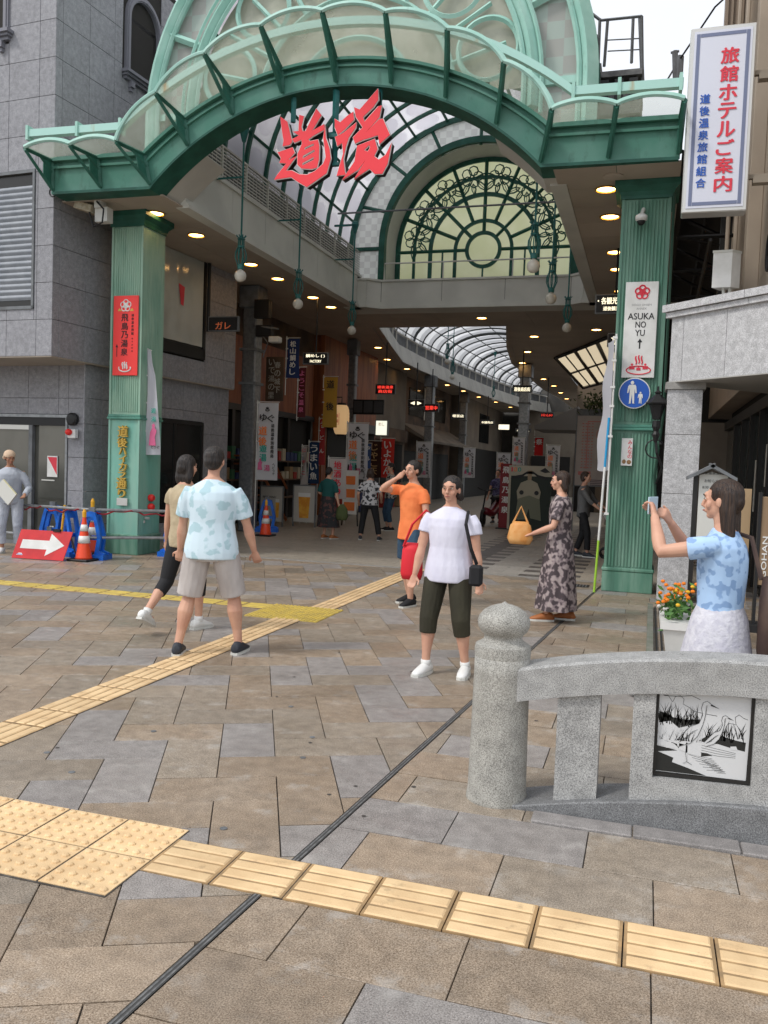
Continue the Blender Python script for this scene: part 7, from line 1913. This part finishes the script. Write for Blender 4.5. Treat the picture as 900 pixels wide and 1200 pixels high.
    for (hip, k, ank, f) in legs:
        calf = k.lerp(ank, .30); back = Vector((0, -.012, 0))
        limb(b, [hip+Vector((0, 0, -.02)), hip.lerp(k, .5), k, calf+back, k.lerp(ank, .7), ank], [.082*w, .070*w, .052, .055*w, .040, .034], 12, 3)
        b.loft([(ank+Vector((0, -.035, -.030)), .024, .024), (ank+Vector((0, 0, -.030)), .028, .028), (ank+Vector((0, .05, -.045)), .030, .022), (ank+Vector((0, .09, -.056)), .028, .014)], 10)
    for s, (sh, e, wr) in zip((-1, 1), arms):
        limb(b, [sh+Vector((-s*.02, 0, .0)), sh.lerp(e, .45), e, e.lerp(wr, .35), wr], [.050*w, .043*w, .036, .037*w, .024], 12, 3)
        d = (wr-e).normalized(); sd = d.cross(Vector((0, 1, 0) if abs(d.y) < .8 else (0, 0, 1))).normalized()
        up_ = sd.cross(d).normalized()
        pal = wr+d*.075; b.loft([(wr, .024, .020), (wr+d*.03, .034, .017), (pal, .040, .015), (pal+d*.012, .036, .012)], 10, sd)
        if vox < .011:
            for q, (o_, L_) in enumerate(((-.030, .062), (-.010, .072), (.010, .068), (.030, .052))):
                f0 = pal+sd*o_; c1 = (d*math.cos(curl)+up_*math.sin(curl)*.9).normalized(); c2 = (d*math.cos(curl*2.1)+up_*math.sin(curl*2.1)).normalized()
                limb(b, [f0-d*.01, f0+c1*L_*.5, f0+c1*L_*.5+c2*L_*.5], [.0095, .0088, .0075], 8, 2)
            th0 = wr+d*.03+sd*(-.028); limb(b, [th0, th0+(d*.6-sd*.8).normalized()*.035+up_*.01, th0+(d*.85-sd*.5).normalized()*.068+up_*.024], [.012, .010, .008], 8, 2)
        else: b.loft([(pal, .034, .014), (pal+d*.05+up_*.015, .030, .013), (pal+d*.08+up_*.04, .02, .01)], 8, sd)
    body = remesh(b, 'body', vox*.62, skin, t, 5)
    if vox < .02:
        for s in (-1, 1):
            MB().ell(H(s*.031, .0785, .006), .0105, .0085, .0055, 10, 6, HR).build('eye', M_off, body)
            MB().ell(H(s*.031, .0875, .006), .0055, .003, .0055, 8, 5, HR).build('iris', M_black, body)
            MB().loft([(H(s*.018, .094, .024), .002, .003), (H(s*.034, .092, .029), .003, .004), (H(s*.052, .080, .022), .002, .003)], 6).build('eyebrow', hair, body)
        MB().loft([(H(-.022, .088, -.060), .002, .002), (H(0, .0965, -.059), .005, .006), (H(.022, .088, -.060), .002, .002)], 8, Vector((0, 0, 1))).build('mouth', M_lip, body)
    # hair
    if hair:
        b = MB()
        b.ell(H(0, -.022, .034), .085, .096, .088, 18, 12, HR); b.ell(H(0, -.050, -.005), .078, .070, .075, 16, 10, HR)
        if hairlen < .05: pass
        if hairlen > 0:
            for s in (-1, 0, 1):
                b.loft([(H(s*.048, -.045, .04), .040, .045), (H(s*.062, -.045, -.05), .034, .045), (H(s*.060, -.06, -.06-hairlen*.5), .040, .035), (H(s*.05, -.065, -.06-hairlen), .03, .02)], 12)
        hh = remesh(b, 'hair', max(.008, vox*.8), hair, body, 4)
        # carve the face: drop hair in front of the forehead line
        inv = HR.transposed(); kill = []
        for v in hh.data.vertices:
            q = inv @ (v.co-hc)
            if q.y > .048 and q.z < .052: v.co = hc + HR @ Vector((q.x*.62, .03, max(q.z, -.02)))
            elif q.y > .02 and q.z < -.01 and abs(q.x) < .075: v.co = hc + HR @ Vector((q.x*.7, .0, max(q.z, -.03)))
    if hat:
        b = MB(); b.ell(H(0, -.015, .05), .090, .104, .075, 18, 10, HR); b.ell(H(.06, -.08, -.02), .03, .025, .04, 8, 6, HR); b.loft([(H(0, -.018, .012), .092, .107), (H(0, -.018, .05), .093, .107)], 16)
        remesh(b, 'head_towel', .009, hat, body, 4)
    # top
    if top:
        b = MB(); g_ = .018
        zt = tophem; secs = []
        for z, rx, ry in ((.78, .185, .135), (.86, .180, .130), (.93, .172, .126), (1.02, .155, .118), (1.10, .155, .122), (1.20, .165, .128), (1.28, .178, .128), (1.345, .178, .116), (1.385, .150, .095), (1.415, .108, .078), (1.438, .072, .066), (1.45, .058, .060)):
            if z >= zt-.001: secs.append((P(0, 0, z), rx*w*(toplen_flare if z < 1.1 else 1), ry*w*(toplen_flare if z < 1.1 else 1)))
        if not secs or (secs[0][0]-P(0, 0, zt)).length > .02: secs.insert(0, (P(0, 0, zt), (.175*w)*toplen_flare, .13*w*toplen_flare))
        b.loft(secs, 20)
        for s, (sh, e, wr) in zip((-1, 1), arms):
            if sleeve <= 1: end = sh.lerp(e, sleeve*1.0); pts = [sh+Vector((-s*.03, 0, .0)), sh.lerp(end, .45), end]; rs = [.057*w, .060*w, .062*w]
            else: end = e.lerp(wr, min(1, sleeve-1)); pts = [sh+Vector((-s*.03, 0, -.01)), sh.lerp(e, .5), e, end]; rs = [.060*w, .058*w, .050*w, .040*w]
            limb(b, pts, rs, 12, 3)
        remesh(b, 'shirt' if not skirt or bottom else 'blouse', vox*.75, top, t, 9)
    # legs cover
    if bottom:
        b = MB(); b.loft([(P(0, 0, .80), .148*w, .11*w), (P(0, -.01, .87), .162*w, .116*w), (P(0, -.01, .95), .148*w, .106*w), (P(0, 0, 1.01), .130*w, .094*w)], 18)
        for (hip, k, ank, f) in legs:
            L = .825; end_z = legend
            frac = 1-(end_z)/.80                      # fraction of the leg covered
            if frac < .52: pts = [hip, hip.lerp(k, frac/.52)]; rs = [.098*w, .088*w]
            else: pts = [hip, hip.lerp(k, .6), k, k.lerp(ank, min(1, (frac-.52)/.48))]; rs = [.096*w, .082*w, .070*w, .062*w]
            limb(b, pts, rs, 14, 4)
        remesh(b, 'trousers', vox*.75, bottom, t, 4)
    if skirt:
        m_, zh, wt, wb = skirt; b = MB(); N_ = 40; M2 = 10; vs = []
        cxm = (feet[0][0]+feet[1][0])/2; cym = (feet[0][1]+feet[1][1])/2
        for j in range(M2+1):
            f = j/M2; z = 1.02+(zh-1.02)*f; rx = (.150+(wb-.150)*f**.7)*w if f > .15 else (.150+.05*f/.15)*w
            for i in range(N_):
                a = 2*PI*i/N_; r = rx*(1+.06*f*math.sin(7*a+j*.2)+.03*f*math.sin(11*a))
                c0 = P(0, 0, max(z, .0)) if z > .92 else Vector((cxm*f*.5, cym*f*.6, z+dz))
                vs.append(c0+Vector((r*math.cos(a), r*.78*math.sin(a), 0)))
        b.add(vs, [(j*N_+i, j*N_+(i+1) % N_, (j+1)*N_+(i+1) % N_, (j+1)*N_+i) for j in range(M2) for i in range(N_)]); b.build('skirt', m_, t, smooth=True)
    if socks:
        b = MB()
        for (hip, k, ank, f) in legs: limb(b, [ank+Vector((0, 0, -.02)), ank.lerp(k, socks[1])], [.040, .044], 12, 2)
        b.build('sock', socks[0], t, smooth=True)
    for s, (hip, k, ank, f) in zip((-1, 1), legs):
        kk = MB(); tilt = Matrix.Rotation(-min(.9, f[2]*3.4), 4, 'X') if f[2] > .03 else Matrix()
        yaw_ = Matrix.Rotation(-s*.14, 4, 'Z'); base = Matrix.Translation(Vector((ank.x, ank.y, ank.z-.085))) @ yaw_
        base = Matrix.Translation(ank) @ yaw_ @ tilt @ Matrix.Translation((0, 0, -.085))
        kk.loft([((0, -.085, .06), .026, .03), ((0, -.07, .052), .038, .045), ((0, -.02, .060), .043, .055), ((0, .05, .048), .046, .044), ((0, .11, .036), .048, .030), ((0, .165, .028), .038, .020), ((0, .185, .022), .018, .010)], 14)
        kk.move(base); so = kk.build('shoe', shoes, t, smooth=True)
        kk = MB(); out = [(-.03, -.09), (.03, -.09), (.044, -.04), (.048, .06), (.050, .12), (.036, .18), (0, .195), (-.036, .18), (-.050, .12), (-.048, .06), (-.044, -.04)]
        kk.prism(out, .0, .022, 'z'); kk.move(base); kk.build('sole', M_off, so)
    return t, arms, legs, hc, HR, P
M_lip = mat('lips', (.42, .13, .11), .5)
M_tee = mat('white tee cloth', (.70, .69, .80), .85, col2=(.64, .63, .75), scale=7, bump=.6, bscale=9, bdist=.035, stretch=(1, 1, .45))
M_aloha = patterned('pale blue aloha cloth', (.62, .76, .84), (.42, .60, .66), 13, .56, 'noise')
M_linen = mat('pale grey linen', (.52, .48, .46), .85, col2=(.44, .40, .38), scale=8, bump=.6, bscale=9, bdist=.035, stretch=(1, 1, .35))
M_beige = mat('beige knit', (.50, .41, .27), .85, col2=(.42, .34, .22), scale=8, bump=.6, bscale=10, bdist=.03)
M_blackc = mat('black cloth', (.014, .014, .016), .8, bump=.3, bscale=12)
M_olive = mat('dark olive cloth', (.042, .038, .022), .85, col2=(.03, .027, .016), scale=7, bump=.6, bscale=9, bdist=.035, stretch=(1, 1, .35))
M_orangec = mat('orange cloth', (.88, .25, .08), .8, col2=(.80, .20, .06), scale=7, bump=.6, bscale=9, bdist=.03)
M_navy = mat('navy denim', (.035, .08, .13), .85, col2=(.025, .055, .10), scale=9)
M_dressc = patterned('grey brown printed dress', (.06, .045, .05), (.22, .17, .18), 17, .5, 'noise', cc=(.36, .30, .29))
M_teald = mat('teal blouse', (.008, .075, .07), .8, bump=.3, bscale=14)
M_skirtd = patterned('dark tartan skirt cloth', (.02, .02, .022), (.10, .04, .035), 12, .56)
M_bw = patterned('black white leaf print', (.58, .57, .58), (.03, .03, .035), 15, .53)
M_bw2 = patterned('black white blot print', (.02, .02, .02), (.45, .43, .40), 19, .50)
M_blue_b = patterned('pale blue print blouse', (.42, .60, .85), (.24, .38, .62), 19, .56)
M_lace = mat('white lace', (.66, .65, .70), .85, col2=(.54, .53, .60), scale=26, bump=.6, bscale=50)
M_work = mat('pale work jacket', (.46, .49, .55), .8, col2=(.38, .41, .47), scale=6, bump=.7, bscale=8, bdist=.04)
M_shoed = mat('dark shoes', (.03, .035, .045), .6); M_sandal = mat('tan sandals', (.38, .13, .04), .6)

# 1 man in pale blue shirt walking away
person('man in a pale blue patterned shirt and light shorts walking away towards the arcade', (-3.36, 6.22, 0), R(12), 1.69, .0095,
       feet=((-.24, -.05, .0), (.22, .12, 0)), hands=((-.31, .12, .80), (.33, .14, .84)), top=M_aloha, sleeve=.80, tophem=.80, bottom=M_linen, legend=.40, shoes=M_shoed, build_=1.2, toplen_flare=1.06, skin=M_skin)
# 2 woman in beige, black cropped trousers
person('woman in a beige top and black cropped trousers stepping off one white sneaker', (-4.06, 7.0, 0), R(-8), 1.62, .011,
       feet=((-.12, -.38, .13), (.08, .16, 0)), hands=((-.30, .1, .84), (.26, .2, .9)), top=M_beige, sleeve=.45, tophem=.82, bottom=M_blackc, legend=.24, shoes=M_white, build_=1.0, hairlen=.10, socks=(M_white, .12))
# 3 woman in white tee facing the camera
w3, arms3, *_ = person('woman in a white T-shirt and dark olive cropped trousers walking towards the camera', (-1.44, 6.50, 0), R(172), 1.53, .0095,
       feet=((-.20, .06, 0), (.12, .18, 0)), hands=((-.30, .04, .78), (.28, .12, .80)), top=M_tee, sleeve=.52, tophem=.80, bottom=M_olive, legend=.26, shoes=M_white, build_=1.16, hairlen=.03, socks=(M_white, .10), toplen_flare=1.08)
# 4 orange shirt
person('person in an orange shirt and navy shorts, one hand raised to the face', (-2.56, 9.5, 0), R(150), 1.66, .012,
       feet=((-.10, .10, 0), (.14, -.12, 0)), hands=((-.28, .12, .86), (.06, .22, 1.50)), elbow=((-.5, -1, -.3), (.9, .3, -.6)), top=M_orangec, sleeve=.55, tophem=.78, bottom=M_navy, legend=.46, shoes=M_blackc, build_=1.06)
# 5 patterned dress
person('woman in a long dark patterned dress walking left with an orange tan bag', (-.86, 9.3, 0), R(96), 1.60, .012,
       feet=((-.09, .13, 0), (.09, -.11, 0)), hands=((-.20, .30, 1.00), (.26, .0, .85)), top=M_dressc, sleeve=.75, tophem=.90, skirt=(M_dressc, .14, .2, .29), shoes=M_sandal, build_=1.04, hair=M_hair2, hairlen=.06)
# 6 woman taking a photo
w6, arms6, legs6, hc6, HR6, P6 = person('woman in a pale blue blouse and white lace skirt holding up a phone', (.395, 4.68, 0), R(72), 1.58, .0085,
       feet=((-.10, .04, 0), (.10, -.02, 0)), hands=((-.09, .36, 1.49), (.12, .33, 1.45)), elbow=((-.8, .2, -1), (.9, .2, -1)), top=M_blue_b, sleeve=.50, tophem=.93, skirt=(M_lace, .35, .2, .30), shoes=M_white, build_=1.02, hair=M_hair2, hairlen=.34, curl=.9)
b = MB(); b.box(-.075, .085, .40, .408, 1.50, 1.60, .003); 
ph = thing('phone', 'light blue and cream cased phone held up in both hands by the photographing woman', 'phone', w6.location, R(72), local=True); ph.scale = w6.scale
b.build('phone_body', mat('phone case', (.55, .70, .80), .3), ph); MB().box(-.05, -.035, .408, .411, 1.56, 1.575).build('camera_lens', M_black, ph)
bg = thing('shoulder_bag', 'dark brown bag hanging behind the photographing woman', 'bag', w6.location, R(72), local=True); bg.scale = w6.scale
b = MB(); b.loft([((.06, -.26, .72), .12, .06), ((.06, -.27, .80), .155, .08), ((.06, -.27, 1.05), .15, .08), ((.06, -.25, 1.2), .10, .05)], 14); b.build('bag_body', mat('dark brown leather', (.06, .035, .028), .6, col2=(.09, .055, .04), scale=9), bg, smooth=True)
MB().tube([(.02, -.20, 1.18), (.06, -.13, 1.40), (.10, .03, 1.44), (.10, .13, 1.30)], .014, 6).build('strap', MAT['dark brown leather'], bg)
# 7 teal blouse, 8 leaf print blouse, 9 patterned shirt
person('woman in a teal blouse and long dark skirt seen from behind with a green bag', (-6.45, 17.0, 0), R(-20), 1.52, .017,
       feet=((-.10, .02, 0), (.12, .08, 0)), hands=((-.20, .22, 1.05), (.30, .05, .80)), top=M_teald, sleeve=.9, tophem=.88, skirt=(M_skirtd, .28, .2, .26), shoes=M_sandal, build_=1.1)
person('woman in a black and white leaf print blouse and black trousers walking away', (-5.62, 17.3, 0), R(10), 1.52, .017,
       feet=((-.20, .05, 0), (.26, .02, 0)), hands=((-.28, .12, .9), (.26, .16, .95)), top=M_bw, sleeve=.8, tophem=.84, bottom=M_blackc, legend=.06, shoes=M_shoed, build_=1.08, hair=M_hair2, hairlen=.05, toplen_flare=1.12)
person('person in a blotch print shirt and baggy navy trousers looking down', (-6.02, 20.2, 0), R(125), 1.66, .018,
       feet=((-.10, .02, 0), (.12, .04, 0)), hands=((-.14, .28, 1.05), (.12, .28, 1.05)), top=M_bw2, sleeve=.7, tophem=.82, bottom=M_navy, legend=.14, shoes=M_blackc, build_=1.05, toplen_flare=1.1, headtilt=.3)
# 10 far purple, 11 man with grey shawl
pp = PY(583, 575, 25.4)
person('distant person in a violet patterned top near the scooter', (pp.x, 25.4, 0), R(175), 1.60, .022, top=patterned('violet blue print', (.05, .04, .12), (.12, .12, .22), 16, .5), sleeve=.6, bottom=M_blackc, legend=.06, shoes=M_shoed)
p11 = G(681, 652)
person('person in a grey vest and black trousers pushing a folded pram by the map board', (p11.x, p11.y, 0), R(-100), 1.62, .017,
       feet=((-.08, -.12, 0), (.10, .16, 0)), hands=((-.16, .38, 1.0), (.18, .36, .98)), top=mat('grey vest cloth', (.14, .14, .14), .85, col2=(.10, .10, .10), scale=8), sleeve=1.4, tophem=.80, bottom=M_blackc, legend=.06, shoes=M_shoed, hair=M_hair2, hairlen=.02)
pr = thing('folded_pram', 'grey pram with a hood and metal legs in front of the map board', 'pram', (p11.x+.62, p11.y, 0))
b = MB(); x, y = p11.x+.62, p11.y
for dx in (-.16, .16): b.tube([(x-.36, y+dx, 1.02), (x+.22, y+dx, .12)], .014, 6); b.tube([(x+.18, y+dx, .8), (x-.18, y+dx, .12)], .014, 6)
b.build('frame', M_alu, pr)
MB().loft([((x-.12, y, 1.12), .06, .10), ((x+.02, y, 1.02), .16, .20), ((x+.14, y, .86), .18, .20), ((x+.12, y, .60), .12, .16)], 14, Vector((0, 1, 0))).build('hood', mat('grey pram cloth', (.08, .08, .08), .8), pr, smooth=True)
b = MB()
for dx in (-.16, .16):
    for xx in (-.18, .22): b.tube([(x+xx+.09*math.cos(a), y+dx, .10+.09*math.sin(a)) for a in [2*PI*k/12 for k in range(12)]], .02, 6, True)
b.build('wheel', M_black, pr)
# 12 worker
wk, *_ = person('road worker in a pale jacket and cream head towel holding a white folder', (-9.62, 11.2, 0), R(-150), 1.62, .012,
       feet=((-.12, .0, 0), (.12, .08, 0)), hands=((-.26, .30, .98), (.22, .20, .98)), lean=.18, top=M_work, sleeve=1.9, tophem=.82, bottom=M_work, legend=.08, shoes=M_white, build_=1.12, headtilt=.25, headturn=.5, skin=M_skin2, hat=mat('cream towel', (.62, .45, .32), .85, bump=.3, bscale=30))
fo = thing('folder', 'white folder tucked under the arm of the road worker', 'folder', (-9.62, 10.78, 1.0), 0)
MB().box(-.17, .17, -.02, .02, -.11, .11).move(Matrix.Translation((-9.42, 10.86, .98)) @ Matrix.Rotation(R(42), 4, 'Y')).build('cover', M_off, fo)
MB().box(-.165, .165, -.015, .015, .1102, .118).move(Matrix.Translation((-9.42, 10.86, .98)) @ Matrix.Rotation(R(42), 4, 'Y')).build('page_edge', mat('cream pages', (.70, .66, .42), .7), fo)
# things carried
bb = thing('red_bag', 'bright red tote bag hanging at the side of the woman in white', 'bag', (-1.84, 6.75, .8))
b = MB(); b.loft([((-1.80, 6.72, .68), .08, .035), ((-1.80, 6.72, .73), .095, .045), ((-1.80, 6.72, .92), .085, .04), ((-1.80, 6.72, .98), .06, .02)], 12); b.build('bag_body', mat('red bag cloth', (.70, .02, .035), .6), bb, smooth=True)
MB().tube([(-1.87, 6.70, .95), (-1.78, 6.62, 1.14), (-1.66, 6.58, 1.26), (-1.60, 6.62, 1.20), (-1.76, 6.72, .95)], .010, 6).build('strap', MAT['red bag cloth'], bb)
bb = thing('tan_bag', 'orange tan handbag on the forearm of the woman in the patterned dress', 'bag', (-1.27, 9.15, .9))
b = MB(); b.loft([((-1.26, 9.12, .82), .11, .06), ((-1.26, 9.12, .88), .14, .07), ((-1.26, 9.12, 1.02), .11, .05), ((-1.26, 9.12, 1.06), .07, .03)], 12); b.build('bag_body', mat('tan orange leather', (.62, .27, .07), .5, col2=(.70, .38, .14), scale=9), bb, smooth=True)
MB().tube([(-1.34, 9.12, 1.04), (-1.26, 9.12, 1.22), (-1.18, 9.12, 1.04)], .012, 6).build('handle', MAT['tan orange leather'], bb)
bb = thing('green_bag', 'olive green cloth bag hanging from the hand of the teal dressed woman', 'bag', (-6.15, 16.95, .6))
b = MB(); b.loft([((-6.10, 16.92, .42), .10, .05), ((-6.10, 16.92, .50), .14, .06), ((-6.10, 16.92, .66), .12, .05), ((-6.10, 16.92, .76), .04, .03)], 12); b.build('bag_body', mat('olive bag cloth', (.07, .09, .03), .8), bb, smooth=True)
# camera strap bag and watch details on the woman in white
bb = thing('crossbody_strap', 'black narrow strap with a small pouch worn by the woman in white', 'bag', (-1.3, 6.3, 1.0))
MB().tube([(-1.30, 6.47, 1.27), (-1.285, 6.33, 1.18), (-1.24, 6.33, 1.0), (-1.20, 6.38, .88)], .014, 6).build('strap', M_blackc, bb)
MB().box(-1.24, -1.14, 6.28, 6.36, .72, .88, .02).build('pouch', M_blackc, bb)
